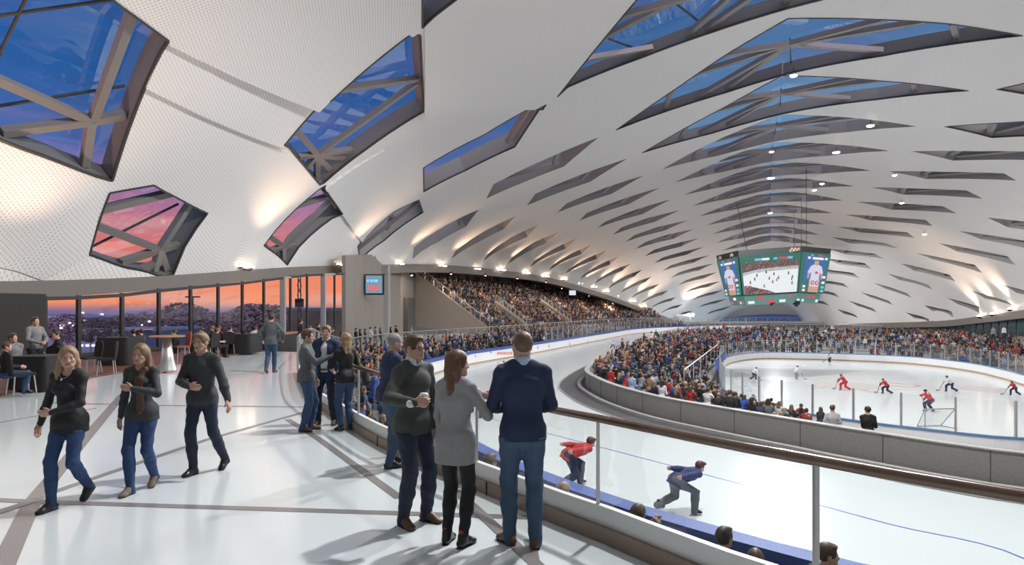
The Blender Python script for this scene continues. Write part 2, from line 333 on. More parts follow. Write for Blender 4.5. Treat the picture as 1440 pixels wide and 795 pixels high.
def subdiv(pts, step):
    out = []
    for a, b in zip(pts, pts[1:] + pts[:1]):
        n = max(1, int(math.ceil(math.hypot(b[0] - a[0], b[1] - a[1]) / step)))
        out += [(a[0] + (b[0] - a[0]) * k / n, a[1] + (b[1] - a[1]) * k / n) for k in range(n)]
    return out
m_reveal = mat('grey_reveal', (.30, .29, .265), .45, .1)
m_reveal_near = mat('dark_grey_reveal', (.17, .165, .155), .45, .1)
m_beam = mat('warm_grey_steel', (.26, .24, .225), .35, .3)
m_edge = mat('dark_gasket', (.05, .05, .05), .5)
m_sky = glass('skylight_glass', (.94, .96, 1.0), .22)
holes = []
for outline, beams, bars in SKY:
    h = [roof_hit(*p) for p in outline]; h = [p for p in h if p is not None]
    if len(h) < 3: continue
    holes.append((h, beams, bars))
def build_roof():
    S0, S1 = -38, 203
    ss = list(np.arange(S0, S1 + .1, 3.0))
    tl = [float(interp(s, el[:, 0], el[:, 1])) for s in ss]; tr = [float(interp(s, er[:, 0], er[:, 1])) for s in ss]
    bound = [(s, t) for s, t in zip(ss, tl)] + [(s, t) for s, t in zip(ss, tr)][::-1]
    bound = subdiv(bound, 3.0)
    verts = []; edges = []
    def loop(pts):
        n = len(verts); verts.extend(Vector(p) for p in pts); edges.extend((n + i, n + (i + 1) % len(pts)) for i in range(len(pts)))
    loop(bound)
    hp = []
    for h, _, _ in holes:
        d = math.hypot(*xy(*h[0])); p = subdiv(h, max(.8, d / 60)); hp.append(p); loop(p)
    for poly, _, _, _ in FACETS:
        c = np.array(poly).mean(0)
        for k in (.996, 1.004): loop(subdiv([tuple(c + (np.array(p) - c) * k) for p in poly], 1.2))
    gx, gy = np.meshgrid(np.arange(S0 + 1.2, S1, 2.0), np.arange(-44, 34, 1.5)); gx = gx + (np.arange(gx.shape[0]) % 2)[:, None] * 1.0
    gx, gy = gx.ravel(), gy.ravel(); ok = in_poly(gx, gy, bound)
    verts.extend(Vector((a, b)) for a, b in zip(gx[ok], gy[ok]))
    v, e, f, *_ = delaunay_2d_cdt(verts, edges, [], 0, 1e-4)
    V = np.array([(p.x, p.y) for p in v]); Ff = np.array([list(q) for q in f])
    c = V[Ff].mean(1); keep = in_poly(c[:, 0], c[:, 1], bound)
    for p in hp:
        a = np.array(p); bb = (c[:, 0] > a[:, 0].min()) & (c[:, 0] < a[:, 0].max()) & (c[:, 1] > a[:, 1].min()) & (c[:, 1] < a[:, 1].max())
        i = np.where(bb)[0]; keep[i[in_poly(c[i, 0], c[i, 1], p)]] = False
    Ff = Ff[keep]; used = np.unique(Ff); remap = -np.ones(len(V), int); remap[used] = np.arange(len(used))
    V = V[used]; Ff = remap[Ff]
    z = roof_z(V[:, 0], V[:, 1]); x, y = xy(V[:, 0], V[:, 1])
    me = bpy.data.meshes.new('ceiling'); me.from_pydata(np.stack([x, y, z], 1).tolist(), [], Ff.tolist())
    uv = me.uv_layers.new(name='UVMap')
    # arc-length across the vault so the perforation keeps its pitch
    tg = np.linspace(-46, 36, 821); zz = roof_z(np.full_like(tg, 30.), tg); arc = np.concatenate([[0], np.cumsum(np.hypot(np.diff(tg), np.diff(zz)))])
    av = np.interp(V[:, 1], tg, arc); li = np.empty(len(me.loops), int); me.loops.foreach_get('vertex_index', li)
    uv.data.foreach_set('uv', np.stack([V[li, 0], av[li]], 1).ravel())
    me.polygons.foreach_set('use_smooth', [True] * len(me.polygons))
    me.set_sharp_from_angle(angle=math.radians(24))
    m = bpy.data.materials.new('perforated_white_panel'); m.use_nodes = True; nt = m.node_tree; b = nt.nodes['Principled BSDF']
    N = nt.nodes.new; Lk = nt.links.new
    b.inputs['Roughness'].default_value = .42; b.inputs['Specular IOR Level'].default_value = .35
    u = N('ShaderNodeUVMap'); mp = N('ShaderNodeMapping'); mp.inputs['Scale'].default_value = (1 / .12, 1 / .12, 1); mp.inputs['Rotation'].default_value = (0, 0, .62); Lk(u.outputs[0], mp.inputs[0])
    fr = N('ShaderNodeVectorMath'); fr.operation = 'FRACTION'; Lk(mp.outputs[0], fr.inputs[0])
    sb = N('ShaderNodeVectorMath'); sb.operation = 'SUBTRACT'; sb.inputs[1].default_value = (.5, .5, 0); Lk(fr.outputs[0], sb.inputs[0])
    ln = N('ShaderNodeVectorMath'); ln.operation = 'LENGTH'; Lk(sb.outputs[0], ln.inputs[0])
    mr = N('ShaderNodeMapRange'); mr.inputs['From Min'].default_value = .20; mr.inputs['From Max'].default_value = .30; Lk(ln.outputs['Value'], mr.inputs['Value'])
    mx = N('ShaderNodeMix'); mx.data_type = 'RGBA'; mx.inputs['A'].default_value = (.56, .54, .53, 1); mx.inputs['B'].default_value = (.80, .785, .77, 1)
    Lk(mr.outputs[0], mx.inputs['Factor'])
    # seams between the panels
    Lk(mx.outputs['Result'], b.inputs['Base Color'])
    me.materials.append(m)
    link('ceiling', me, kind='structure')
    return hp
hole_sub = build_roof()
m_strip = mat('copper_trim', (.30, .20, .15), .4, .4)
def build_skylights():
    n = 0
    for (h, beams, bars), p in zip(holes, hole_sub):
        n += 1
        a = np.array(h); c = a.mean(0); N = roof_n(*c); x, y = xy(*c); dist = math.hypot(x, y)
        dep = .95 + 1.5 * min(1, max(0, (dist - 35) / 60))
        if abs(c[1]) < 6: dep = .8 + .5 * min(1, max(0, (dist - 40) / 60))
        base = [roof_p(*q) for q in p]; k = len(base)
        # the shaft leans towards the ridge line of the vault, its rim sits a little proud of the ceiling
        top = [b + N * dep for b in base]
        mb = MB()
        mb.add(base + top, [(i, (i + 1) % k, k + (i + 1) % k, k + i) for i in range(k)])
        if dist < 60:
            cen = sum(base, Vector()) / k
            for i in range(k):
                b0, b1 = base[i], base[(i + 1) % k]
                mb.bar(b0 + N * .03, b1 + N * .03, .09, .12, up=N, mi=1)
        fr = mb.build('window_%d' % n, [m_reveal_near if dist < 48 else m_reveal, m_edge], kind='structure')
        tri = tessellate_polygon([[Vector((q[0], q[1], 0)) for q in p]])
        g = MB(); g.add([b + N * (dep * .92) for b in base], tri); go = g.build('glass', m_sky, fr)
        go.data.polygons.foreach_set('use_smooth', [False] * len(go.data.polygons))
        w = .31 if dist < 60 else .42
        pl = (c, N)
        def lift(px, py):
            r = roof_hit(px, py)
            return None if r is None else roof_p(*r) + N * .42
        for (x0, y0, x1, y1) in beams:
            A, B = lift(x0, y0), lift(x1, y1)
            if A is None or B is None: continue
            q = MB(); q.bar(A, B, w, .3, up=N); q.build('beam', m_beam, fr)
        for (x0, y0, x1, y1) in bars:
            A, B = lift(x0, y0), lift(x1, y1)
            if A is None or B is None: continue
            q = MB(); q.bar(A + N * .3, B + N * .3, .07, .1, up=N); q.build('glazing_bar', m_edge, fr)
build_skylights()
# ------------------------------------------------------------------ plan curves (metres; camera stands at the origin)
ZT, ZR = -3.2, -5.2                      # speed-skating ice, hockey ice
Bc = catmull([(24, 3.2), (14, 6.0), (8.5, 8.0), (5.2, 10), (4.4, 10.8), (2.0, 13.6), (-.6, 18), (-3, 24), (-5.2, 32), (-6.6, 40), (-6.8, 47), (-4.2, 58.5), (2.7, 75), (14.8, 106), (28, 137.6), (46, 156), (60, 163), (76, 163), (88, 150)], 8)
Bc = resample(Bc, 2.0)
Wc = catmull([(40, 12.5), (28, 14.2), (19, 16.4), (14.7, 18.4), (11.8, 22.1), (11.05, 23.3), (9.2, 26.3), (6.7, 31.), (5.15, 38), (5.5, 46.8), (11, 66), (20.8, 94), (34, 123), (46, 137), (58, 143), (70, 142), (78, 134)], 8)
Wc = resample(Wc, 1.5)
Ec = catmull([(24, -4.4), (12, -2.7), (6.0, .1), (3.7, 2.15), (2.56, 3.2), (2.03, 3.8), (1.4, 4.55), (.85, 5.35), (.35, 6.0), (-.48, 7.17), (-1.15, 8.1), (-2.0, 9.4), (-3.2, 11.6), (-4.4, 13.9), (-5.5, 16.7), (-6.7, 20), (-8.1, 25), (-9.4, 30), (-10.6, 36), (-11.6, 43)], 8)
Ec = resample(Ec, .6)
i0 = min(range(len(Bc)), key=lambda i: abs(Bc[i][1] - 47) + abs(Bc[i][0] + 6.8))
Gc = offset_line(Bc, 5.0); Hc = offset_line(Bc, 7.5)
Kc = catmull([(17.3, 52.5), (20.2, 62), (24.6, 75), (29.3, 85), (35.5, 91.5), (41, 90.8), (47, 88), (52, 83), (52.6, 74), (50, 65), (47.8, 59.7), (43, 47), (36.5, 36), (30, 31.3), (24.5, 30.6), (21.3, 33), (19, 35.6), (17.2, 38.6), (16.2, 43), (16.2, 48)], 8, True)
Kc = resample(Kc, 1.0, True)
m_ice = mat('track_ice', (.62, .67, .685), .2, 0, .35, noise=.04, nscale=.35, coat=.0)
m_rink = mat('rink_ice', (.82, .86, .87), .16, 0, .5, noise=.02, nscale=.3)
m_rub = mat('dark_rubber', (.075, .078, .08), .55, noise=.15, nscale=1.2)
m_conc = mat('speckled_concrete', (.24, .235, .225), .7, noise=.22, nscale=14, bump=.15)
m_concl = mat('pale_concrete', (.36, .35, .335), .65, noise=.12, nscale=5)
m_step = mat('stand_concrete', (.28, .275, .27), .7, noise=.12, nscale=2)
m_white = mat('white_board', (.80, .81, .82), .3)
m_blue = mat('blue_cap', (.045, .085, .30), .35)
m_bluecap = mat('speckled_blue_cap', (.045, .09, .31), .6, noise=.5, nscale=22)
m_alu = mat('brushed_aluminium', (.50, .50, .50), .35, .7)
m_greym = mat('grey_paint', (.30, .30, .30), .5)
m_brown = mat('brown_fascia', (.25, .18, .14), .45, noise=.1, nscale=3)
m_wood = mat('dark_wood_rail', (.13, .068, .042), .25, 0, .6, noise=.3, nscale=6, coat=.4)
m_rail_glass = glass('rail_glass', (.955, .98, .97), .13)
m_plexi = glass('plexiglass', (.93, .955, .95), .2, .05, (.7, .75, .76))
m_wallg = mat('grey_wall_panel', (.225, .20, .18), .6, noise=.06, nscale=.8)
m_walld = mat('dark_wall', (.03, .029, .028), .8)
m_beam2 = mat('ring_beam_paint', (.16, .142, .13), .55, noise=.06, nscale=.7)
m_plat = mat('reddish_timber', (.16, .066, .04), .4, noise=.3, nscale=4)
m_pblue = mat('blue_grey_panel', (.17, .26, .32), .55)
m_teal = mat('teal_glass', (.03, .07, .075), .08, .1, .8)

# deck with the epoxy finish
def deck_z(y): return float(np.interp(y, [30, 45], [0, -1.2]))
def build_floor():
    m = mat('white_epoxy', (.665, .715, .735), .17, 0, .5, noise=.025, nscale=.5, coat=.25)
    vs = []; fs = []
    line = [tuple(p) for p in Ec] + [tuple(p) for p in Gc[i0 + 1:] if p[1] < 82]
    for i, p in enumerate(line):
        y = p[1]; lx = -30 if y < 24 else float(np.interp(y, [24, 25.1, 40.5, 50, 84], [-24, -17.2, -14.7, -13.1, -13]))
        lx = min(lx, p[0] - .5)
        vs += [(p[0], y, deck_z(y)), (lx, y, deck_z(y))]
        if i: fs.append((2 * i - 2, 2 * i, 2 * i + 1, 2 * i - 1))
    mb = MB(); mb.add(vs, fs); mb.build('floor', m, kind='structure')
    mb = MB()
    H_ = [tuple(p) for p, q in zip(Hc, Bc) if q[1] > 70]; G_ = [tuple(p) for p, q in zip(Gc, Bc) if q[1] > 70]
    vs = []; fs = []
    for i, (a, b) in enumerate(zip(G_, H_)):
        vs += [(*a, -1.2), (*b, -1.2)]
        if i: fs.append((2 * i - 2, 2 * i, 2 * i + 1, 2 * i - 1))
    mb.add(vs, fs); mb.build('floor_walkway', m_step, kind='structure')
build_floor()
m_seam = mat('grey_inlay', (.26, .245, .24), .25, .2)
k = 0
for pts, w in [([(-30, 870), (45, 707), (104, 636), (172, 556)], .17), ([(-60, 701), (45, 706), (740, 728), (830, 733)], .12), ([(48, 702), (290, 619), (456, 572)], .11), ([(404, 590), (450, 619), (562, 701)], .11),
               ([(-40, 733), (45, 706)], .13), ([(-40, 602), (60, 584), (135, 575)], .05), ([(60, 567), (250, 571), (440, 573)], .05), ([(640, 690), (760, 800)], .11), ([(745, 760), (752, 800)], .1), ([(300, 640), (285, 620)], .02)][:9]:
    k += 1; q = [on_plane(a, b, 0) for a, b in pts]; mb = MB()
    for a, b in zip(q, q[1:]):
        d = np.array(b - a); d /= np.linalg.norm(d)
        mb.bar((a[0], a[1], .0007 * k), (b[0], b[1], .0007 * k), w, .004)
    mb.build('trim_%d' % k, m_seam, kind='structure')

# ice, dark track edge
def loft(name, A, Bl, za, zb, m, **kw):
    n = max(len(A), len(Bl)); A = resample([a[:2] for a in A], 1e-9 + sum(np.linalg.norm(np.array(p[:2]) - np.array(q[:2])) for p, q in zip(A, A[1:])) / n)[:n]
    Bl = resample([a[:2] for a in Bl], 1e-9 + sum(np.linalg.norm(np.array(p[:2]) - np.array(q[:2])) for p, q in zip(Bl, Bl[1:])) / n)[:n]
    n = min(len(A), len(Bl)); vs = []; fs = []
    for i in range(n):
        vs += [(*A[i], za), (*Bl[i], zb)]
        if i: fs.append((2 * i - 2, 2 * i - 1, 2 * i + 1, 2 * i))
    mb = MB(); mb.add(vs, fs); return mb.build(name, m, **kw)
loft('ground_track_ice', Bc, offset_line(Wc, 1.75), ZT, ZT, m_ice, kind='structure')
loft('ground_rubber_edge', offset_line(Wc, 1.75), Wc, ZT, ZT + .02, m_rub, kind='structure')
mb = MB(); mb.wall(offset_line(Wc, .28), .26, ZT, ZT + .14); mb.build('trim_20', m_concl, kind='structure')
mb = MB(); mb.wall(offset_line(Wc, 1.75), .08, ZT, ZT + .05); mb.build('trim_21', m_greym, kind='structure')
# blue lane line on the ice
ll = [on_plane(a, b, ZT) for a, b in [(600, 560), (700, 592), (800, 618), (960, 660), (1100, 697), (1250, 738), (1440, 787)]]
ll += [(9, 8.9, ZT), (14, 7.4, ZT)]
mb = MB(); q = catmull([p[:2] for p in ll], 6); mb.wall(q, .07, ZT - .01, ZT + .004); mb.build('trim_22', mat('lane_blue', (.10, .14, .42), .3), kind='structure')
mb = MB(); q = catmull([(-4.6, 50), (-2.2, 58), (4.6, 75), (16.8, 105), (29.5, 135)], 6); mb.wall(q, .09, ZT - .01, ZT + .004); mb.build('trim_23', mat('lane_grey', (.40, .42, .46), .3), kind='structure')
# infield wall
mb = MB(); mb.wall(Wc, .22, ZT - 2.0, ZT + 1.03, out=-1); wallo = mb.build('wall_infield', m_conc, kind='structure')
mb = MB(); wt = offset_line(Wc, .05)
mb.wall(wt, .32, ZT + 1.03, ZT + 1.07, out=-1); mb.build('trim_24', m_concl, kind='structure')
mb = MB()
for i in range(2, len(Wc) - 1, 2):
    p = Wc[i]; q = Wc[i + 1]; ang = math.atan2(q[1] - p[1], q[0] - p[0])
    mb.box((p[0], p[1], ZT + .52), (.025, .03, 1.0), ang)
mb.build('trim_25', m_rub, wallo)
# infield terraces
Wcl = [tuple(p) for p in offset_line(Wc, -.25)] + [(79, 126), (76, 112), (70, 95), (63.5, 78), (58, 62), (53, 46), (47, 34), (42, 25), (40, 15)]
Wcl = resample(Wcl, 1.0, True)
Ko = [tuple(p) for p in Kc]
def poly_dir(c): return sum(a[0] * b[1] - b[0] * a[1] for a, b in zip(c, c[1:] + c[:1]))
if poly_dir(Wcl) < 0: Wcl = Wcl[::-1]
if poly_dir(Ko) < 0: Ko = Ko[::-1]
CEN = np.array([34., 64.])
def ang_curve(c, n=240):
    c = np.array(c); out = []
    for k in range(n):
        a = 2 * math.pi * k / n; d = np.array([math.cos(a), math.sin(a)]); best = None
        for p, q in zip(c, np.roll(c, -1, 0)):
            e = q - p; den = d[0] * e[1] - d[1] * e[0]
            if abs(den) < 1e-9: continue
            w = p - CEN; t = (w[0] * e[1] - w[1] * e[0]) / den; u = (w[0] * d[1] - w[1] * d[0]) / den
            if t > 0 and -1e-6 <= u <= 1 + 1e-6 and (best is None or t < best): best = t
        out.append(CEN + d * best)
    return np.array(out)
NA = 240
WA, KA = ang_curve(Wcl, NA), ang_curve(Ko, NA)
KA = KA + (KA - CEN) / np.linalg.norm(KA - CEN, axis=1)[:, None] * 1.4
ROWS = 10
def row_curve(r): return WA * (1 - r / ROWS) + KA * (r / ROWS)
NEARW = np.array([max(0., min(1., (40 - p[1]) / 8)) * max(0., min(1., (p[0] - 8) / 5)) for p in WA])
def row_za(r):
    z = -2.95 + (-4.75 + 2.95) * r / (ROWS - 1)
    return z * (1 - NEARW) + NEARW * (-2.95 if r == 0 else -4.9)
def row_curve_f(r): return row_curve(r)
def build_infield():
    mb = MB()
    for r in range(ROWS):
        a, b = row_curve(r), row_curve(r + 1); z = row_za(r); z2 = row_za(r + 1) if r < ROWS - 1 else z * 0 + ZR
        vs = []; fs = []
        for i in range(NA): vs += [(*a[i], z[i]), (*b[i], z[i]), (*b[i], z2[i])]
        for i in range(NA):
            j = (i + 1) % NA
            fs += [(3 * i, 3 * j, 3 * j + 1, 3 * i + 1), (3 * i + 1, 3 * j + 1, 3 * j + 2, 3 * i + 2)]
        mb.add(vs, fs)
    mb.build('floor_infield_terrace', m_step, kind='structure')
build_infield()
flat_region('floor_infield_aisle', [tuple(p) for p in KA], ZR - .01, m_step, kind='structure')
flat_region('ground_rink_ice', Ko, ZR + .01, m_rink, kind='structure')
# hockey boards, glass and posts: one thing
def rink_boards():
    root = empty('rink_boards', (*Kc[0], ZR), label='white hockey rink boards with blue cap and clear plexiglass all round', cat='rink boards')
    inv = Matrix.Translation(-root.location)
    def put(mb, name, m, par=root):
        o = mb.build(name, m, par)
        if par is root: o.data.transform(inv)
        return o
    mb = MB(); mb.wall(Ko, .12, ZR, ZR + .95, closed=True, out=-1); bd = put(mb, 'board', m_white)
    mb = MB(); mb.wall(Ko, .16, ZR + .95, ZR + 1.07, closed=True, out=-1); put(mb, 'cap', mat('rink_blue', (.12, .22, .42), .4))
    mb = MB(); mb.wall(offset_line(Ko, .01, True), .02, ZR + .02, ZR + .2, closed=True); put(mb, 'kick_strip', mat('ochre_kick', (.42, .30, .20), .5))
    gl = resample(offset_line(Ko, -.06, True), 2.4, True)
    mb = MB()
    n = len(gl)
    for i in range(n):
        a, b = gl[i], gl[(i + 1) % n]; mb.add([(*a, ZR + 1.07), (*b, ZR + 1.07), (*b, ZR + 2.75), (*a, ZR + 2.75)], [(0, 1, 2, 3)])
    put(mb, 'glass', m_plexi)
    for i in range(n):
        a, b = gl[i], gl[(i + 1) % n]
        if a[0] * .8 > a[1] + 2: continue
        mb = MB(); mb.box((*a, ZR + 1.93), (.10, .10, 1.75), math.atan2(b[1] - a[1], b[0] - a[0])); put(mb, 'post', m_alu)
rink_boards()
# rink markings
def ring(c, r, w, z, m, name, n=40):
    mb = MB(); mb.wall([(c[0] + r * math.cos(2 * math.pi * i / n), c[1] + r * math.sin(2 * math.pi * i / n)) for i in range(n)], w, z - .01, z + .004, closed=True); return mb.build(name, m, kind='structure')
m_pink = mat('faded_pink_mark', (.66, .60, .58), .3); m_red = mat('rink_red', (.62, .30, .28), .3)
ring(on_plane(1078, 513, ZR), 4.5, .12, ZR + .01, m_pink, 'trim_30'); ring(on_plane(1267, 542, ZR), 1.6, .35, ZR + .01, m_red, 'trim_31')
def leaf_mark(px, py, sx, sy, name):
    c = on_plane(px, py, ZR); pts = []
    for i in range(22):
        a = 2 * math.pi * i / 22; r = (1, .52, .86, .45)[i % 4] * (1.15 if i % 11 == 0 else 1)
        pts.append((c[0] + r * sx * math.cos(a), c[1] + r * sy * math.sin(a)))
    flat_region(name, pts, ZR + .016, m_pink, kind='structure')
leaf_mark(1195, 543, 4.2, 6.0, 'trim_32'); leaf_mark(1375, 547, 2.5, 3.5, 'trim_33')
# outer boards with blue cap (track side)
def track_boards():
    root = empty('track_boards', (*Bc[0], ZT), label='long white padded boards with blue cap along the outer edge of the track ice', cat='track boards')
    inv = Matrix.Translation(-root.location)
    def put(mb, name, m, par=None):
        o = mb.build(name, m, par or root)
        if par is None: o.data.transform(inv)
        return o
    BS = [p for p in Bc if p[0] < 63 or p[1] < 100]
    mb = MB(); mb.wall(BS, .2, ZT, ZT + 1.1); put(mb, 'board', m_white)
    mb = MB(); mb.wall(offset_line(BS, -.06), .46, ZT + 1.02, ZT + 1.26); put(mb, 'cap', m_bluecap)
    mb = MB(); mb.wall(offset_line(BS, -.02), .02, ZT, ZT + .16); put(mb, 'kick_strip', mat('ochre_kick'))
    gl = [p for p in resample(offset_line(BS, .22), 2.5) if p[1] > 78]
    mb = MB()
    for a, b in zip(gl, gl[1:]): mb.add([(*a, ZT + 1.2), (*b, ZT + 1.2), (*b, ZT + 2.9), (*a, ZT + 2.9)], [(0, 1, 2, 3)])
    put(mb, 'glass', m_plexi)
    for a, b in zip(gl, gl[1:]):
        mb = MB(); mb.box((*a, ZT + 2.05), (.1, .1, 1.7), math.atan2(b[1] - a[1], b[0] - a[0])); put(mb, 'post', m_alu)
    # printed advertising on the boards: small blurred marks of type
    for k, (px0, px1, py, h) in enumerate([(658, 663, 497, 7), (690, 691, 494, 6), (700, 724, 497, 4.5), (668, 676, 501, 2), (756, 762, 489, 4), (772, 779, 487, 4), (801, 806, 484, 4), (826, 830, 481, 4)]):
        for j in range(max(1, int((px1 - px0) / 2.2))):
            if k > 2 and j > 0: continue
            px = px0 + j * 2.2
            i = min(range(len(Bc) - 1), key=lambda i: abs(CX + F * Bc[i][0] / Bc[i][1] - px) if Bc[i][1] > 50 and Bc[i][1] < 120 else 1e9)
            a, b = Bc[i], Bc[i + 1]; d = a[1]; t = (px - (CX + F * a[0] / a[1])) / max(1e-6, (CX + F * b[0] / b[1]) - (CX + F * a[0] / a[1])); p = a + (b - a) * t
            tv = (b - a) / np.linalg.norm(b - a); p = p - np.array([-tv[1], tv[0]]) * .03
            z = CAMZ - (py - HY) / F * p[1]; hh = h / F * p[1]
            mk = MB(); mk.box((p[0], p[1], z), (.22, .02, hh * (.7 if j % 2 else 1)), math.atan2(tv[1], tv[0])); put(mk, 'advert_letter', mat('orange_print', (.75, .28, .14), .5) if k == 2 else m_greym)
track_boards()
# lower terrace between the boards and the deck
def build_lower():
    back = [p for p in Ec if p[1] > -3] + [p for p in Gc[i0 + 1:]]
    back = resample(back, 2.0)
    front = []
    Ba = np.array(Bc)
    for p in back:
        i = int(np.argmin(((Ba - p) ** 2).sum(1))); front.append(Ba[i])
    front = np.array(front); ker = np.ones(7) / 7
    for c in (0, 1): front[3:-3, c] = np.convolve(front[:, c], ker, 'valid')
    back = np.array(back); d = back - front; d /= np.linalg.norm(d, axis=1)[:, None]; front = front + d * .25
    mb = MB(); n = len(back); NR = 4
    zs = [-1.75, -2.0, -2.25, -2.5]
    for r in range(NR):
        a = back * (1 - r / NR) + front * (r / NR); b = back * (1 - (r + 1) / NR) + front * ((r + 1) / NR)
        z = zs[r]; z2 = zs[r + 1] if r < NR - 1 else ZT
        vs = []; fs = []
        for i in range(n): vs += [(*a[i], z), (*b[i], z), (*b[i], z2)]
        for i in range(n - 1): fs += [(3 * i, 3 * i + 3, 3 * i + 4, 3 * i + 1), (3 * i + 1, 3 * i + 4, 3 * i + 5, 3 * i + 2)]
        mb.add(vs, fs)
    mb.build('floor_lower_terrace', mat('dark_terrace', (.10, .10, .105), .7), kind='structure')
    return back, front, zs
LB, LF, LZ = build_lower()
mb = MB(); ln = [tuple(p) for p in Ec]; mb.wall(ln, .25, -2.2, [deck_z(p[1]) - .01 for p in ln], out=1)
mb.build('wall_deck_edge', m_greym, kind='structure')
gl2 = [tuple(p) for p in Gc[i0:]]
mb = MB(); mb.wall(gl2, .2, -2.2, -1.2); mb.build('wall_walkway', m_concl, kind='structure')

# upper stand
UB = [i for i, p in enumerate(Bc) if p[1] > 77.5 and p[0] < 43]
UN = 13
def up_curve(r): return np.array([offset_line(Bc, 7.5 + .82 * r)[i] for i in UB])
def up_z(r): return -1.2 + .57 * r
def build_upper():
    mb = MB(); n = len(UB)
    for r in range(UN):
        a, b = up_curve(r), up_curve(r + 1); z = up_z(r); z2 = up_z(r + 1)
        vs = []; fs = []
        for i in range(n): vs += [(*a[i], z), (*b[i], z), (*b[i], z2)]
        for i in range(n - 1): fs += [(3 * i, 3 * i + 3, 3 * i + 4, 3 * i + 1), (3 * i + 1, 3 * i + 4, 3 * i + 5, 3 * i + 2)]
        mb.add(vs, fs)
    a, b = up_curve(UN), up_curve(UN + 3); z = up_z(UN)
    vs = []; fs = []
    for i in range(n): vs += [(*a[i], z), (*b[i], z), (*b[i], z + 5)]
    for i in range(n - 1): fs += [(3 * i, 3 * i + 3, 3 * i + 4, 3 * i + 1)]
    mb.add(vs, fs)
    mb.build('floor_upper_terrace', m_step, kind='structure')
    bk = [tuple(p) for p in up_curve(UN + 3)]
    mb = MB(); mb.wall(bk, .3, z - 8, z + 4.5); w = mb.build('wall_stand_back', mat('beige_wall', (.42, .34, .27), .7, noise=.08, nscale=.6), kind='structure')
    mb = MB()
    bi = [tuple(p) for p in up_curve(UN + 2.9)]
    for i in range(2, len(bi) - 1, 5):
        a, b = np.array(bi[i]), np.array(bi[i + 1]); c = (a + b) / 2; mb.box((*c, z + 1.6), (np.linalg.norm(b - a) * 1.25, .1, 3.2), math.atan2(*(b - a)[::-1]))
    mb.build('panel', m_pblue, w)
build_upper()
def stand_end(frac_i, name, down=0, rmax=UN, label=None, width=.25, glassy=True, proud=.75):
    """sloping parapet with a glazed handrail that runs down the terraces"""
    lines = [(offset_line(Bc, 7.5 + .82 * r)[frac_i], up_z(r)) for r in range(0, rmax + 1)]
    a, za = lines[0]; b, zb = lines[-1]
    root = empty(name, (*a, za), label=label, cat='stair parapet'); o = np.array([*a, za])
    A = np.array([*a, za]) - o; B_ = np.array([*b, zb]) - o
    d = B_[:2] / np.linalg.norm(B_[:2]); nx = np.array([-d[1], d[0]]) * width / 2
    mb = MB(); vs = []
    for sgn in (-1, 1):
        for q, z0, z1 in ((A, -.3, proud), (B_, -down if down else -1.2, proud)):
            vs += [(q[0] + sgn * nx[0], q[1] + sgn * nx[1], q[2] + z0), (q[0] + sgn * nx[0], q[1] + sgn * nx[1], q[2] + z1)]
    mb.add(vs, [(0, 2, 3, 1), (4, 5, 7, 6), (0, 1, 5, 4), (2, 6, 7, 3), (1, 3, 7, 5), (0, 4, 6, 2)])
    mb.build('parapet', m_wallg, root)
    mb = MB(); mb.bar((A[0], A[1], A[2] + proud + .95), (B_[0], B_[1], B_[2] + proud + .95), .09, .09)
    mb.build('handrail', m_alu, root)
    for k in range(9):
        q = A + (B_ - A) * k / 8; mb = MB(); mb.box((q[0], q[1], q[2] + proud + .45), (.07, .07, 1.0)); mb.build('post', m_alu, root)
    mb = MB(); mb.add([(A[0], A[1], A[2] + proud + .05), (B_[0], B_[1], B_[2] + proud + .05), (B_[0], B_[1], B_[2] + proud + .9), (A[0], A[1], A[2] + proud + .9)], [(0, 1, 2, 3)]); mb.build('glass', m_plexi, root)
    return root
iu = UB[0]
stand_end(iu, 'stair_parapet', 6.5, UN, 'long sloping grey parapet with glazed rail at the near end of the upper stand', .4)
def near_idx(px, off):
    c = offset_line(Bc, off); return min(UB, key=lambda i: abs(CX + F * c[i][0] / c[i][1] - px))
stand_end(near_idx(742, 7.5), 'stair_parapet', 0, 6, 'short sloping beige stair block that rises into the upper stand, the nearer one', 1.5, proud=1.0)
stand_end(near_idx(805, 7.5), 'stair_parapet', 0, 7, 'sloping beige stair block farther along the upper stand, nearer the far bend', 1.5, proud=1.0)
# walls on the left
WWL = [(-17.6, 21.5), (-17.0, 25.1), (-14.5, 40.5), (-13.0, 50)]
def eave_at(y):
    best = np.interp(y, [20, 26.5, 30, 36, 43, 58, 75], [2.75, 3.0, 3.4, 3.95, 4.75, 5.9, 7.2]); return float(best)
mb = MB(); mb.wall([(-13.0, 50), (-13.0, 85.5)], .3, -3, [6.2, 9.5]); wl = mb.build('wall_left', m_wallg, kind='structure')
mb = MB()
for y in (53, 56.5, 60, 64, 69, 75): mb.box((-12.99, y, 2), (.03, .06, 9))
mb.box((-12.9, 66, 2), (.5, 1.2, 9)); mb.build('panel', m_greym, wl)
mb = MB(); mb.box((-12.7, 79, 1.1), (.6, 5.0, 4.6)); mb.build('trim_40', mat('painted_opening_shade', (.05, .05, .05), .6), kind='structure')  # solid box, its dark colour stands in for the shade inside an opening
mb = MB(); mb.wall([(-36, 12), (-30, 20.8), (-17.6, 21.6), (-16.9, 23.2)], .3, -1, 2.55); mb.build('wall_corner', m_walld, kind='structure')
mb = MB(); mb.wall([(-36, -14), (-36, 12)], .3, -1, 6); mb.wall([(-36, -14), (40, -14)], .3, -1, 14, out=-1); mb.build('wall_rear', m_wallg, kind='structure')
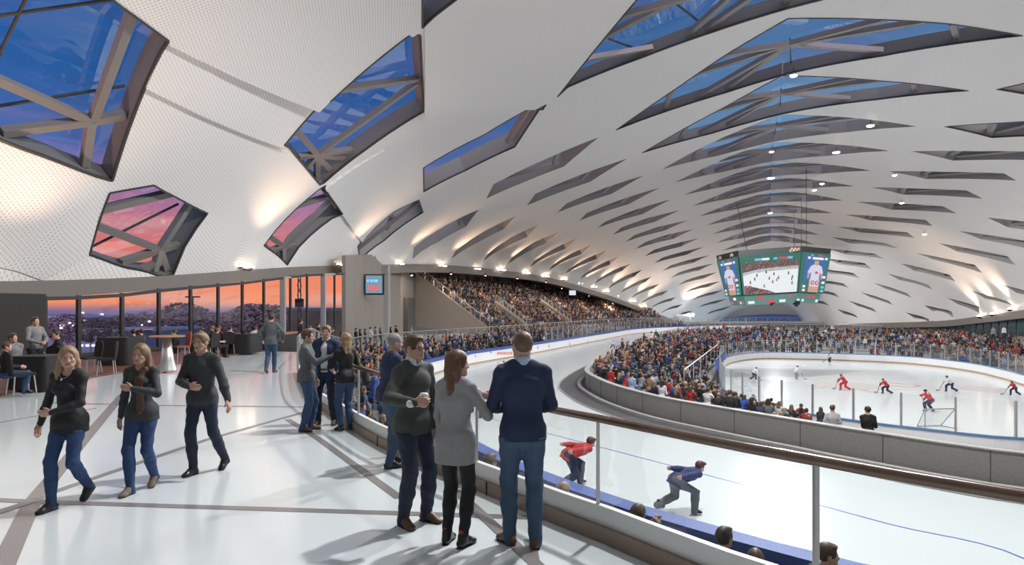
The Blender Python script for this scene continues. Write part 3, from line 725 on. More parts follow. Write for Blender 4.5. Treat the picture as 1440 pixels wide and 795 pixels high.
# ring beam under the roof edge and the soffit behind it
def ring_beam():
    pts = []
    for row in el:
        x, y = xy(row[0], row[1])
        pts.append((float(x), float(y), float(row[2])))
    sm = []
    for s in np.arange(-30, 200, 2.0):
        t = float(interp(s, el[:, 0], el[:, 1])); z = float(interp(s, el[:, 0], el[:, 2])); x, y = xy(s, t); sm.append((float(x), float(y), z))
    L2 = [(p[0], p[1]) for p in sm]; th = [float(np.interp(p[1], [15, 30, 45, 60, 100, 160], [.75, .62, .62, .85, 1.0, 1.0])) for p in sm]
    mb = MB(); mb.wall(offset_line(L2, -.12), .9, [p[2] - t for p, t in zip(sm, th)], [p[2] + .05 for p in sm])
    b = mb.build('trim_41', m_beam2, kind='structure')
    o1, o2 = offset_line(L2, .6), offset_line(L2, 22)
    mb = MB(); vs = []; fs = []
    for i, (a, c) in enumerate(zip(o1, o2)):
        z = sm[i][2] - .02; vs += [(*a, z), (*c, z + .5)]
        if i and sm[i][1] > 44: fs.append((2 * i - 2, 2 * i, 2 * i + 1, 2 * i - 1))
    mb.add(vs, fs); mb.build('ceiling_stand_soffit', m_beam2, kind='structure')
    sr = []
    for s in np.arange(40, 200, 3.0):
        t = float(interp(s, er[:, 0], er[:, 1])); z = float(interp(s, er[:, 0], er[:, 2])); x, y = xy(s, t); sr.append((float(x), float(y), z))
    L3 = [(p[0], p[1]) for p in sr]
    mb = MB(); mb.wall(offset_line(L3, .12), .9, [p[2] - 1.0 for p in sr], [p[2] + .05 for p in sr], out=-1); mb.build('trim_42', m_beam2, kind='structure')
    return sm, sr
EAVE, EAVER = ring_beam()
# right wall with dark teal glazing, back wall, blue curtain
rw = [(p[0], p[1]) for p in EAVER]
rwo = offset_line(rw, -.8)
mb = MB(); mb.wall(rwo, .3, -6, [p[2] for p in EAVER], out=-1); wr = mb.build('wall_right', m_wallg, kind='structure')
mb = MB(); rg = offset_line(rw, -.7)
for i in range(len(rg) - 1):
    a, b = np.array(rg[i]), np.array(rg[i + 1]); c = (a + b) / 2
    if 20 < c[1] < 118: mb.box((*c, EAVER[i][2] - 2.2), (np.linalg.norm(b - a) * .8, .12, 2.3), math.atan2(*(b - a)[::-1]))
mb.build('panel', m_teal, wr)
mb = MB(); a, b = xy(201, -44), xy(201, 40); mb.wall([a, b], .4, -6, 7); mb.build('wall_back', m_greym, kind='structure')
cb = empty('blue_curtain', (*xy(200.4, -17), -4), label='broad deep blue backdrop across the far end wall under the roof arch', cat='backdrop')
o_ = np.array([*xy(200.4, -17)])
def xyl(s, t): return np.array(xy(s, t)) - o_
mb = MB(); a, b = xyl(200.4, -17), xyl(200.4, 17)
n = 40; vs = []; fs = []
for i in range(n + 1):
    q = a + (b - a) * i / n; off = .15 * (i % 2); u = i / n * 2 - 1
    vs += [(q[0] - .38 * off, q[1] - .92 * off, 0), (q[0] - .38 * off, q[1] - .92 * off, 4.6 - 1.6 * abs(u) ** 1.5 + .0)]
    if i: fs.append((2 * i - 2, 2 * i, 2 * i + 1, 2 * i - 1))
mb.add(vs, fs); mb.build('fabric', mat('royal_blue', (.06, .11, .33), .7), cb)
mb = MB(); mb.bar((*a, 3.05), (*b, 3.05), .12, .12); mb.build('hanging_rail', m_greym, cb)
# ------------------------------------------------------------------ lamps of the hall
def lamp(kind, name, loc, energy, color=(1, 1, 1), size=.3, aim=None, spot=None, blend=.6):
    l = bpy.data.lights.new(name, kind); l.energy = energy; l.color = color
    if kind == 'AREA': l.size = size
    else: l.shadow_soft_size = size
    if kind == 'SPOT': l.spot_size = spot; l.spot_blend = blend
    o = bpy.data.objects.new(name, l); COL.objects.link(o); o.location = loc
    if aim is not None: o.rotation_euler = (Vector(aim) - Vector(loc)).to_track_quat('-Z', 'Y').to_euler()
    return o
m_bulb = mat('white_lamp', (1, 1, 1), .3, emit=(1, .97, .92), estr=14)
m_bulbw = mat('warm_lamp', (1, .9, .8), .3, emit=(1, .78, .56), estr=30)
m_black = mat('black_metal', (.02, .02, .02), .45, .3)
for s in (14, 30, 48, 66, 86, 108, 132, 154):
    p = roof_p(s, 0.); lamp('SPOT', 'high_bay_light', p - Vector((0, 0, .9)), 12000, (1., .985, .97), .35, p - Vector((0, 0, 20)), math.radians(168), .2)
ORD = ['nearest', 'second', 'third', 'fourth', 'fifth', 'sixth', 'seventh', 'eighth', 'ninth', 'tenth', 'eleventh', 'twelfth', 'thirteenth', 'fourteenth', 'fifteenth', 'sixteenth', 'seventeenth', 'eighteenth', 'nineteenth', 'twentieth']
# pendant lamps under the ridge glazing
for k, (px, py, drop) in enumerate([(1116, 107, .55), (1176, 215, .5), (1224, 177.5, .4), (1084, 251, .6), (1156, 259, .4), (1145, 268, .4), (1083, 300, .5), (1085, 214, .4), (1258, 247, .3), (1268, 286, .3), (1300, 330, .3)]):
    r = roof_hit(px, py - 3); p = roof_p(*r); x, y = xy(*r); dd = y
    b = P(px, py, dd * .99)
    root = empty('pendant_lamp', tuple(b), label=['pendant lamp under the ridge, the lowest of the big skylights beside it', 'bright pendant lamp right of the ridge, below the fourth ridge skylight', 'bright pendant lamp near the right tip of a ridge skylight', 'bright pendant lamp on the ridge line above the scoreboard', 'small lamp right of the ridge, above the right screen', 'small lamp close right of the ridge above the scoreboard', 'small lamp on the ridge line just above the scoreboard', 'small lamp on the ridge line under the fourth skylight', 'small lamp beside the left tip of a right-hand skylight, upper one', 'small lamp beside the left tip of a right-hand skylight, middle one', 'small lamp beside the left tip of a right-hand skylight, lower one'][k], cat='pendant lamp', group='pendant lamps under the roof')
    rr = (.34 if k in (0, 1, 2, 3) else .2) * dd / 60
    mb = MB(); mb.lathe((0, 0, 0), [(rr * .3, .22), (rr, .12), (rr, .04)], 14); mb.build('shade', m_alu, root, True)
    mb = MB(); mb.lathe((0, 0, -.06), [(rr * .5, 0), (rr * .92, .05), (rr * .95, .1)], 14); mb.build('bulb', m_bulb, root, True)
    mb = MB(); mb.tube([(0, 0, .2), (0, 0, max(.6, p.z - b[2] + .3))], .022, 6); mb.build('cable', mat('matt_cable', (.02, .02, .02), 1., 0, 0), root)
# twin uplights on the ring beam
def eave_point(px, E):
    best = min(range(len(E) - 1), key=lambda i: abs(CX + F * E[i][0] / E[i][1] - px) if E[i][1] > 5 else 1e9); return np.array(E[best]), best
pairs = [(346, 375), (478, 372), (563, 371), (623, 374), (671, 378.5), (706, 380), (741, 384.5), (768, 389), (793, 393), (815, 399), (835, 404), (852, 410), (870, 416.5), (890, 424), (905, 431)]
for k, (px, py) in enumerate(pairs):
    e, i = eave_point(px, EAVE); tv = np.array(EAVE[i + 1]) - np.array(EAVE[i - 1]); tv = tv / np.linalg.norm(tv); inn = np.array([tv[1], -tv[0], 0])
    c = P(px, py, e[1] - .6); c = c + inn * .0
    sc = .75 + e[1] / 110
    root = empty('twin_spotlight', tuple(c), math.atan2(tv[1], tv[0]), label='warm twin spotlight on the ring beam over the left side, %s from the window wall' % ORD[k], cat='spotlight', group='twin spotlights along the ring beam')
    w = .30 * sc * (1.6 if k == 0 else 1.25)
    for q in (-1, 1):
        mb = MB(); mb.lathe((q * w, 0, 0), [(.09 * sc, -.12), (.14 * sc, -.06), (.15 * sc, .06), (.12 * sc, .11)], 12); hd = mb.build('lamp_head', m_black, root, True)
        mb = MB(); mb.lathe((q * w, 0, 0), [(.155 * sc, -.045), (.185 * sc, 0), (.155 * sc, .05), (.02, .12)], 12); mb.build('lens', m_bulbw, hd, True)
    mb = MB(); mb.box((0, 0, -.17), (w * 2.2, .08, .06)); mb.bar((0, 0, -.15), (0, .55, -.25), .06, .06); mb.build('bracket', m_black, root)
    up = c + np.array([0, 0, .35]) + inn * .5
    s_, t_ = st(c[0], c[1]); tgt = roof_p(s_ - .5, t_ + 6.5)
    up = c + np.array([0, 0, .15]) + inn * 1.5
    lamp('SPOT', 'uplight', tuple(up), (1900 if k == 0 else 1250) * (e[1] / 45) ** .6, (1, .64, .42), .3, tgt, math.radians(88), 1.)
for k, y in enumerate((16.5, 20.5, 24.5)):
    i = min(range(len(EAVE)), key=lambda i: abs(EAVE[i][1] - y) + abs(EAVE[i][0] + 22) * .2); e = np.array(EAVE[i]); c = e + np.array([.9, 0, -.2])
    root = empty('twin_spotlight', tuple(c), 1.2, label='warm twin spotlight on the ring beam above the dark corner, %s of three' % ('first', 'second', 'third')[k], cat='spotlight', group='twin spotlights above the dark corner')
    for q in (-.3, .3): mb = MB(); mb.lathe((q, 0, 0), [(.08, -.1), (.13, -.05), (.14, .05), (.1, .1)], 12); hd = mb.build('lamp_head', m_black, root, True); mb = MB(); mb.lathe((q, 0, .09), [(.12, 0), (.1, .04), (.02, .05)], 12); mb.build('lens', m_bulbw, hd, True)
    mb = MB(); mb.box((0, 0, -.12), (.75, .08, .05)); mb.build('bracket', m_black, root)
    s_, t_ = st(c[0], c[1]); lamp('SPOT', 'uplight', tuple(c + np.array([1.2, .3, .2])), 1500, (1, .68, .48), .3, roof_p(s_ + 1, t_ + 8), math.radians(110), 1.)
for k, (px, py) in enumerate([(1420, 436), (1395, 443), (1377, 446)]):
    e, i = eave_point(px, EAVER); c = P(px, py, e[1] - 1.2)
    root = empty('spotlight', tuple(c), label=['warm spotlight on the right eave, rightmost of the three', 'warm spotlight on the right eave, middle of the three', 'warm spotlight on the right eave, leftmost of the three'][k], cat='spotlight', group='spotlights on the right eave')
    mb = MB(); mb.lathe((0, 0, 0), [(.1, -.2), (.26, -.1), (.28, .1)], 12); mb.build('lamp_head', m_black, root, True)
    mb = MB(); mb.lathe((0, 0, .1), [(.28, 0), (.22, .14), (.04, .2)], 12); mb.build('lens', m_bulbw, root, True)
    s_, t_ = st(c[0], c[1]); tgt = roof_p(s_, t_ - 6); lamp('SPOT', 'uplight', tuple(c + np.array([-.6, -.3, .5])), 2600, (1, .72, .52), .25, tgt, math.radians(95), .9)
for k, (px, py, d) in enumerate([(971, 443, 172), (1179, 440, 160)]):
    c = P(px, py, d)
    root = empty('floodlight', tuple(c), label=['bright floodlight gantry at the far end left of the blue backdrop', 'bright floodlight at the far end right of the blue backdrop'][k], cat='floodlight')
    mb = MB(); mb.box((-1.4 if k == 0 else 0, .5, -.1), (5.0 if k == 0 else 1.2, .5, .5)); mb.bar((0, .5, -.2), (0, .5, -3.5), .15, .15); mb.build('gantry', m_white if k == 0 else m_black, root)
    for q in ((-.5, .6) if k == 0 else (0,)):
        mb = MB(); mb.lathe((q, 0, 0), [(.1, -.42), (.42, -.2), (.46, .2), (.1, .4)], 12); mb.build('lamp_head', m_bulb, root, True)
    s_, t_ = st(c[0], c[1]); lamp('SPOT', 'flood', tuple(c + np.array([0, -.8, .8])), 5200, (1, .70, .50), .3, c + np.array([3 if k == 0 else -2, -4, 9]), math.radians(120), .9)
# ------------------------------------------------------------------ scoreboard cube
def scoreboard():
    root = empty('hanging_scoreboard', tuple(P(1085, 385, 68)), label='big hanging scoreboard cube with a game screen between two player screens', cat='scoreboard')
    O = P(1085, 385, 68)
    T = [P(1007, 360, 72), P(1038, 352.5, 66), P(1127, 346, 66), P(1169, 350, 69)]
    B = [P(1021.5, 417, 70.5), P(1044.5, 416, 65.3), P(1121.5, 411.5, 65.3), P(1157, 413.5, 68)]
    T += [P(1150, 352, 78), P(1040, 356, 79)]; B += [P(1142, 411, 77), P(1048, 412, 78)]
    T = [p - O for p in T]; B = [p - O for p in B]
    m_house = mat('scoreboard_housing', (.03, .035, .035), .5)
    mb = MB(); n = 6; mb.add(list(T) + list(B), [tuple(range(n)), tuple(range(n, 2 * n))[::-1]])
    for i in range(n):
        a, b, c, d = T[i], T[(i + 1) % n], B[(i + 1) % n], B[i]; G = 8
        mb.add([(a * (1 - u / G) + b * u / G) * (1 - v / G) + (d * (1 - u / G) + c * u / G) * v / G for v in range(G + 1) for u in range(G + 1)], [(v * (G + 1) + u, v * (G + 1) + u + 1, (v + 1) * (G + 1) + u + 1, (v + 1) * (G + 1) + u) for v in range(G) for u in range(G)])
    mb.build('housing', m_house, root)
    cen = sum(T + B) / 12
    def face(i):
        a, b, c, d = T[i], T[i + 1], B[i + 1], B[i]
        nn = np.cross(b - a, d - a); nn /= np.linalg.norm(nn)
        if nn @ (a - cen) < 0: nn = -nn
        def f(u, v, k=0.): return (a * (1 - u) + b * u) * (1 - v) + (d * (1 - u) + c * u) * v + nn * (.10 + .03 * k)
        return f
    em = {}
    def E(n_, c, s=1.0):
        return mat('screen_' + n_, (0, 0, 0), .35, emit=c, estr=s)
    def rect(mb, f, u0, v0, u1, v1, k, mi):
        G = 8 if (u1 - u0) * (v1 - v0) > .1 else 2
        mb.add([f(u0 + (u1 - u0) * i / G, v0 + (v1 - v0) * j / G, k) for j in range(G + 1) for i in range(G + 1)], [(j * (G + 1) + i, j * (G + 1) + i + 1, (j + 1) * (G + 1) + i + 1, (j + 1) * (G + 1) + i) for j in range(G) for i in range(G)], mi)
    def disc(mb, f, u, v, ru, rv, k, mi, n=12): mb.poly([f(u + ru * math.cos(2 * math.pi * q / n), v + rv * math.sin(2 * math.pi * q / n), k) for q in range(n)], mi)
    def pol(mb, f, pts, k, mi): mb.poly([f(u, v, k) for u, v in pts], mi)
    # centre screen: the game seen from above
    f = face(1); ms = [E('teal', (.035, .15, .12)), E('ice', (.80, .84, .86)), E('crowd', (.10, .085, .08)), E('red', (.62, .08, .09)), E('cyan', (.20, .50, .75)), E('dark', (.03, .03, .035)), E('greyboard', (.48, .50, .52)), E('crowdlight', (.34, .29, .27)), E('white', (.82, .85, .88))]
    mb = MB(); rect(mb, f, .0, .13, 1, .985, 0, 0); rect(mb, f, .03, .30, .97, .52, 1, 2); rect(mb, f, .03, .50, .97, .985, 1, 1)
    pol(mb, f, [(.03, .52), (.25, .46), (.5, .43), (.97, .42), (.97, .5), (.5, .49), (.25, .52), (.03, .58)], 2, 6)
    pol(mb, f, [(.03, .60), (.25, .535), (.5, .50), (.97, .495), (.97, .985), (.03, .985)], 2, 1)
    for _ in range(260):
        u, v = R.uniform(.04, .96), R.uniform(.29, .46); disc(mb, f, u, v, .006, .010, 3, R.choice([3, 7, 7, 5, 2, 3]), 6)
    pol(mb, f, [(.03, .80), (.2, .84), (.45, .92), (.58, .985), (.03, .985)], 3, 2)
    for _ in range(120):
        u = R.uniform(.04, .55); v = R.uniform(.80 + max(0, u - .1) * .4, .98); disc(mb, f, u, v, .009, .014, 4, R.choice([3, 3, 5, 7, 2]), 6)
    for u0, u1, c in ((.24, .36, 4), (.36, .48, 8), (.55, .61, 4), (.64, .78, 3), (.78, .86, 4), (.88, .98, 0)): rect(mb, f, u0, .215, u1, .265, 3, c)
    for u, v, c in ((.26, .58, 5), (.42, .52, 5), (.55, .57, 5), (.80, .57, 5), (.22, .66, 5), (.14, .73, 5), (.47, .66, 5), (.63, .66, 5), (.60, .70, 3), (.53, .74, 5), (.87, .66, 5), (.87, .79, 5), (.38, .82, 3), (.86, .70, 3)):
        disc(mb, f, u, v, .010, .026, 5, c, 8); disc(mb, f, u + .003, v - .026, .006, .012, 6, 5, 8); disc(mb, f, u - .008, v + .026, .005, .018, 5, 5, 6); disc(mb, f, u + .009, v + .026, .005, .018, 5, 5, 6)
    mb.build('screen', ms, root)
    # player screens
    for i, fl in ((0, 1), (2, 1)):
        f = face(i); ms2 = [ms[0], E('blue', (.04, .13, .36)), ms[8], E('skin', (.55, .33, .24)), ms[3], ms[4], E('jersey', (.62, .64, .78))]
        mb = MB(); rect(mb, f, .0, .13, 1, .985, 0, 0); rect(mb, f, .12, .18, .88, .72, 1, 1)
        pol(mb, f, [(.33, .42), (.43, .385), (.60, .385), (.72, .42), (.80, .56), (.70, .58), (.68, .54), (.68, .72), (.36, .72), (.36, .54), (.33, .58), (.23, .56)], 3, 6)
        disc(mb, f, .52, .34, .085, .065, 3, 3); pol(mb, f, [(.44, .315), (.46, .275), (.58, .275), (.60, .315), (.57, .30), (.47, .30)], 4, 0)
        pol(mb, f, [(.24, .56), (.32, .58), (.30, .68), (.24, .70)], 3, 3); pol(mb, f, [(.79, .56), (.71, .58), (.73, .68), (.80, .70)], 3, 3)
        rect(mb, f, .33, .70, .72, .98, 2, 3); rect(mb, f, .36, .72, .70, .86, 3, 6); disc(mb, f, .44, .78, .075, .05, 5, 4); disc(mb, f, .60, .78, .075, .05, 5, 4); disc(mb, f, .44, .78, .035, .025, 6, 6); disc(mb, f, .60, .78, .035, .025, 6, 6)
        rect(mb, f, .36, .225, .74, .275, 3, 2); rect(mb, f, .20, .22, .29, .27, 3, 2); rect(mb, f, .79, .22, .88, .27, 3, 2); disc(mb, f, .54, .56, .06, .03, 5, 4)
        for v in (.62, .74, .84, .92): rect(mb, f, .10, v, .20, v + .05, 3, 2 if v > .8 else 1); rect(mb, f, .80, v, .92, v + .05, 3, 5 if v > .8 else 2)
        rect(mb, f, .30, .17, .38, .20, 3, 5); rect(mb, f, .55, .165, .68, .205, 3, 4)
        mb.build('screen', ms2, root)
    # crest panel on the header: a small bronze script flourish, weak glow put into its material
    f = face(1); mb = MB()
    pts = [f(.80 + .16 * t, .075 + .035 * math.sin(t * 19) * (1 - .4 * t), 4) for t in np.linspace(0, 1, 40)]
    mb.tube(pts, .07, 5); mb.tube([f(.80, .125, 4), f(.97, .10, 4)], .035, 5); mb.build('script_emblem', mat('glowing_bronze_script', (.30, .20, .15), .4, emit=(.25, .16, .12), estr=.6), root)
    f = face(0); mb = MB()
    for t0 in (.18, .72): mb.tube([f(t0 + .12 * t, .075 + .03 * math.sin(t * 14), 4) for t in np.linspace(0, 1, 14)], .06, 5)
    mb.build('script_emblem', MATS['glowing_bronze_script'], root)
    # ticker ring underneath
    bc = sum(B) / 6
    tb = [bc + (b - bc) * k + np.array([0, 0, -.08]) for b in B for k in (.96,)]
    t2 = [q + np.array([0, 0, -.95]) + (bc - q) * .06 for q in tb]
    mb = MB(); mb.add(tb + t2, [(i, (i + 1) % 6, 6 + (i + 1) % 6, 6 + i) for i in range(6)] + [tuple(range(6)), tuple(range(6, 12))[::-1]]); mb.build('ticker_ring', mat('ticker_teal', (.05, .12, .11), .5, emit=(.07, .15, .135), estr=.8), root)
    mb = MB()
    for i in (0, 1, 2):
        a, b, c, d = tb[i], tb[i + 1], t2[i + 1], t2[i]; nn = np.cross(b - a, d - a); nn /= np.linalg.norm(nn)
        if nn @ (a - bc) < 0: nn = -nn
        def g(u, v): return (a * (1 - u) + b * u) * (1 - v) + (d * (1 - u) + c * u) * v + nn * .03
        L = np.linalg.norm(b - a); u = .05
        while u < .93:
            w = R.uniform(.25, .95) / L; v = R.choice([.12, .56]); r_ = R.random()
            mb.add([g(u, v), g(u + w, v), g(u + w, v + .3), g(u, v + .3)], [(0, 1, 2, 3)], 1 if r_ < .3 else 0); u += w + R.uniform(.2, .5) / L
    mb.build('ticker_text', [ms[8], ms[3]], root)
    for px, py0, py1, d in ((1051, 353, 293, 67), (1134, 347, 255, 67), (1127, 347, 300, 70), (1117, 348, 318, 74)):
        a = P(px, py0 + 1, d) - O; r = roof_hit(px - (13 if px == 1051 else 0), py1 - 20); b = roof_p(*r); mb = MB(); mb.tube([a, np.array(b) - O if px != 1051 else P(1036, 285, d * .97) - O], .03, 5); mb.build('cable', mat('matt_cable', (.02, .02, .02), 1., 0, 0), root)
    for px, py in ((1085, 424.5), (1120, 426)):
        c = P(px, py, 66) - O; mb = MB(); mb.box(c, (.5, .5, .4)); mb.lathe(c + np.array([0, 0, -.4]), [(.12, 0), (.2, .2)], 10); mb.build('camera', m_black, root)
scoreboard()
# small wall scoreboard by the concourse
r_ = empty('wall_scoreboard', (-12.55, 56.6, 3.9), label='small square electronic scoreboard on the grey wall left of the upper stand', cat='scoreboard')
c0, c1 = P(513, 386, 56.2), P(540, 415, 56.2)
mb = MB(); cc = (c0 + c1) / 2 - np.array(r_.location); w = c1[0] - c0[0]; hgt = c0[2] - c1[2]
mb.box(cc, (w, .3, hgt)); mb.build('housing', m_black, r_)
mb = MB(); mb.box(cc + np.array([0, -.17, .02]), (w * .86, .04, hgt * .86)); mb.build('screen', mat('score_screen', (.1, .15, .2), .3, emit=(.16, .30, .40), estr=.75), r_)
mb = MB()
for x, z, ww, hh, mi in ((-.25, .36, .3, .26, 1), (.2, .36, .42, .26, 1), (-.62, .36, .22, .26, 1), (-.55, -.25, .14, .5, 0), (-.15, -.28, .34, .4, 0), (.22, -.25, .16, .5, 0), (.55, -.25, .16, .5, 0), (-.1, -.55, .7, .14, 0)):
    mb.box(cc + np.array([x * w / 2, -.20, z * hgt / 2]), (ww * w / 2, .02, hh * hgt / 2), mi=mi)
mb.build('digits', [mat('red_led', (.5, .05, .05), .3, emit=(.75, .12, .12), estr=.9), mat('blue_led', (.1, .3, .6), .3, emit=(.25, .55, .85), estr=.9)], r_)
r_ = empty('wall_monitor', tuple(P(805, 412, 131)), label='small bright monitor high on the back wall of the far upper stand', cat='monitor')
mb = MB(); mb.box((0, 0, 0), (1.5, .2, 1.1)); mb.build('housing', m_black, r_)
mb = MB(); mb.box((0, -.12, 0), (1.35, .04, .95)); mb.build('screen', mat('pale_screen', (.1, .1, .1), .3, emit=(.7, .72, .85), estr=1.), r_)
# ------------------------------------------------------------------ deck railing
def deck_railing():
    root = empty('deck_railing', (1.5, 4.93, 0), label='curved glass balustrade with dark wooden handrail along the white deck edge', cat='railing'); O = Vector(root.location)
    ln = [p for p in Ec if p[1] > -3.4 and p[1] < 20.5]
    def put(mb, name, m, par=root, sm=False): o = mb.build(name, m, par, sm); o.data.transform(Matrix.Translation(-O)); return o
    mb = MB(); mb.wall(ln, .26, 0, .14, out=-1); put(mb, 'kerb', m_brown)
    mb = MB(); mb.wall(offset_line(ln, -.04), .06, .14, .30, out=-1); put(mb, 'base_shoe', mat('galvanised_shoe', (.72, .72, .70), .5, .0))
    gl = resample(offset_line(ln, -.07), .49); glass_top = 1.03
    k0 = min(range(len(gl)), key=lambda k: abs(gl[k][0] - .83) + abs(gl[k][1] - 5.5)) % 4; post_i = list(range(k0, len(gl), 4))
    for a, b in zip(post_i, post_i[1:]):
        mb = MB(); vs = []
        for k in range(a, b + 1):
            p = np.array(gl[k], float)
            if k == a: p = p + (np.array(gl[k + 1]) - p) * .06
            if k == b: p = p + (np.array(gl[k - 1]) - p) * .06
            vs += [(*p, .30), (*p, glass_top)]
        n = b - a + 1; mb.add(vs, [(2 * i, 2 * i + 2, 2 * i + 3, 2 * i + 1) for i in range(n - 1)]); put(mb, 'glass_panel', m_rail_glass)
    for k in post_i:
        mb = MB(); mb.box((*gl[k], .66), (.028, .04, .76)); put(mb, 'post', m_alu)
    hl = [(p[0], p[1], 1.045) for p in gl if p[1] < 14]
    mb = MB(); mb.tube(hl, .036, 12); put(mb, 'handrail', m_wood, sm=True)
    hl = [(p[0], p[1], 1.03) for p in gl if p[1] >= 13.6]
    mb = MB(); mb.tube(hl, .026, 8); put(mb, 'handrail', m_alu, sm=True)
    mb = MB()
    for k in range(3, len(ln) - 1, 5):
        a, b = ln[k], ln[k + 1]; mb.box((a[0], a[1], .07), (.02, .012, .142), math.atan2(b[1] - a[1], b[0] - a[0]) + math.pi / 2)
    put(mb, 'kerb_joint', m_black)
deck_railing()
def walkway_railing(name, line, zf, label, step=2.2, tall=1.1):
    ln = resample(line, step); root = empty(name, (*ln[0], zf(ln[0])), label=label, cat='railing'); O = Vector(root.location)
    def put(mb, n_, m): o = mb.build(n_, m, root); o.data.transform(Matrix.Translation(-O)); return o
    mb = MB(); mb.tube([(p[0], p[1], zf(p) + tall) for p in ln], .05, 6); put(mb, 'handrail', m_alu)
    mb = MB()
    for a, b in zip(ln, ln[1:]): mb.add([(*a, zf(a) + .08), (*b, zf(b) + .08), (*b, zf(b) + tall), (*a, zf(a) + tall)], [(0, 1, 2, 3)])
    put(mb, 'glass', m_plexi)
    for p in ln: mb = MB(); mb.box((p[0], p[1], zf(p) + tall / 2), (.08, .08, tall)); put(mb, 'post', m_alu)
walkway_railing('walkway_railing', [tuple(p) for p in Ec if p[1] >= 20.5] + [tuple(p) for p in Gc[i0 + 1:] if p[0] < 42], lambda p: deck_z(p[1]), 'long grey post and glass railing along the walkway below the upper stand')
walkway_railing('infield_railing', [tuple(p) for p in offset_line(Wc, -.4) if p[1] > 100], lambda p: -2.2, 'glass railing on the infield wall at the far bend', 3.0, .8)
walkway_railing('end_railing', [tuple(xy(197, -26)), tuple(xy(197, 22))], lambda p: -1.6, 'low railing across the far end in front of the blue backdrop', 3.0, 1.2)
mb = MB(); mb.wall([xy(196, -30), xy(196, 24)], .4, -4, -1.6); mb.build('wall_end_gallery', m_concl, kind='structure')
# stair rail and banner in the infield stand
a, b = on_plane(962, 545, -3.6), on_plane(1009, 498, -4.2)
root = empty('stair_handrail', tuple(a), label='pale sloping handrail beside the aisle of the infield stand', cat='handrail')
mb = MB(); d = b - a; mb.tube([(0, 0, 1.25), tuple(d + np.array([0, 0, 1.3]))], .055, 8); mb.build('handrail', m_white, root)
for k in range(7): q = d * k / 6; mb = MB(); mb.box((q[0], q[1], q[2] + .6), (.08, .08, 1.3)); mb.build('post', m_alu, root)
root = empty('blue_banner', tuple(a + d * .35 + np.array([1.2, -.5, -.3])), label='royal blue cloth banner hung along the aisle of the infield stand', cat='banner')
mb = MB(); n = 14; vs = []
for i in range(n + 1): q = d * .45 * i / n; w = .08 * math.sin(i * 1.9); vs += [(q[0] + w, q[1] - w, q[2] + .1), (q[0], q[1], q[2] + 1.3)]
mb.add(vs, [(2 * i, 2 * i + 2, 2 * i + 3, 2 * i + 1) for i in range(n)]); mb.build('cloth', mat('banner_blue', (.05, .10, .42), .6), root, True); mb = MB(); mb.bar((0, 0, 1.32), tuple(d * .45 + np.array([0, 0, 1.32])), .06, .06); mb.build('hanging_rail', m_alu, root)
# lit doorway at the right rear
root = empty('lit_lobby', tuple(P(1270, 468, 150)), label='warm lit lobby opening with glazed doors behind the far right stand', cat='lobby')
O = P(1270, 468, 150)
def lq(px, py, d=150): return P(px, py, d) - O
mb = MB()
for x0, x1, y0, y1, d in ((1236, 1296, 440, 466, 151),): c = (lq(x0, y0, d) + lq(x1, y1, d)) / 2; mb.box(c, (lq(x1, y0, d)[0] - lq(x0, y0, d)[0], .5, lq(x0, y0, d)[2] - lq(x0, y1, d)[2]))
mb.build('back_panel', mat('tan_wall', (.50, .36, .25), .6), root)
for x0, x1, y0, y1 in ((1259, 1266, 452, 464), (1269, 1276, 452, 464), (1253, 1263, 446, 449.5), (1265, 1276, 446, 449.5)):
    c = (lq(x0, y0) + lq(x1, y1)) / 2; mb = MB(); mb.box(c, (lq(x1, y0)[0] - lq(x0, y0)[0], .3, lq(x0, y0)[2] - lq(x0, y1)[2])); mb.build('lit_pane', mat('lit_pane', (.9, .7, .5), .4, emit=(1, .72, .45), estr=.9), root)
for x in (1238, 1247, 1283, 1293): c = (lq(x, 440) + lq(x, 466)) / 2; mb = MB(); mb.box(c, (.5, .6, 4.4)); mb.build('column', m_wallg, root)

# warm downlights along the inner edge of the soffit, aimed back into the upper stand
ce = [e for e in EAVE if 66 < e[1] < 165]
for k, e in enumerate(ce[2::6]):
    q = up_curve(5); j = int(np.argmin(np.hypot(q[:, 0] - e[0], q[:, 1] - e[1]))); t = q[j]; d = unit(np.array([*t, 0]) - np.array([e[0], e[1], 0]))[:2] if False else (t - np.array(e[:2])) / max(.1, np.linalg.norm(t - np.array(e[:2])))
    c = (e[0] + d[0] * 1.2, e[1] + d[1] * 1.2, e[2] - 1.15)
    root = empty('downlight', c, label='warm downlight under the ring beam facing the upper stand, %s from its near end' % ORD[k], cat='downlight', group='downlights over the upper stand')
    mb = MB(); mb.lathe((0, 0, 0), [(.14, 0), (.18, .05), (.18, .3), (.1, .32)], 12); mb.build('housing', m_black, root, True)
    mb = MB(); mb.lathe((0, 0, -.02), [(.05, 0), (.13, .02)], 12); mb.build('bulb', m_bulbw, root, True)
    lamp('SPOT', 'stand_downlight', (c[0], c[1], c[2] - .15), 1500, (1, .72, .50), .35, (t[0], t[1], up_z(5)), math.radians(140), .8)
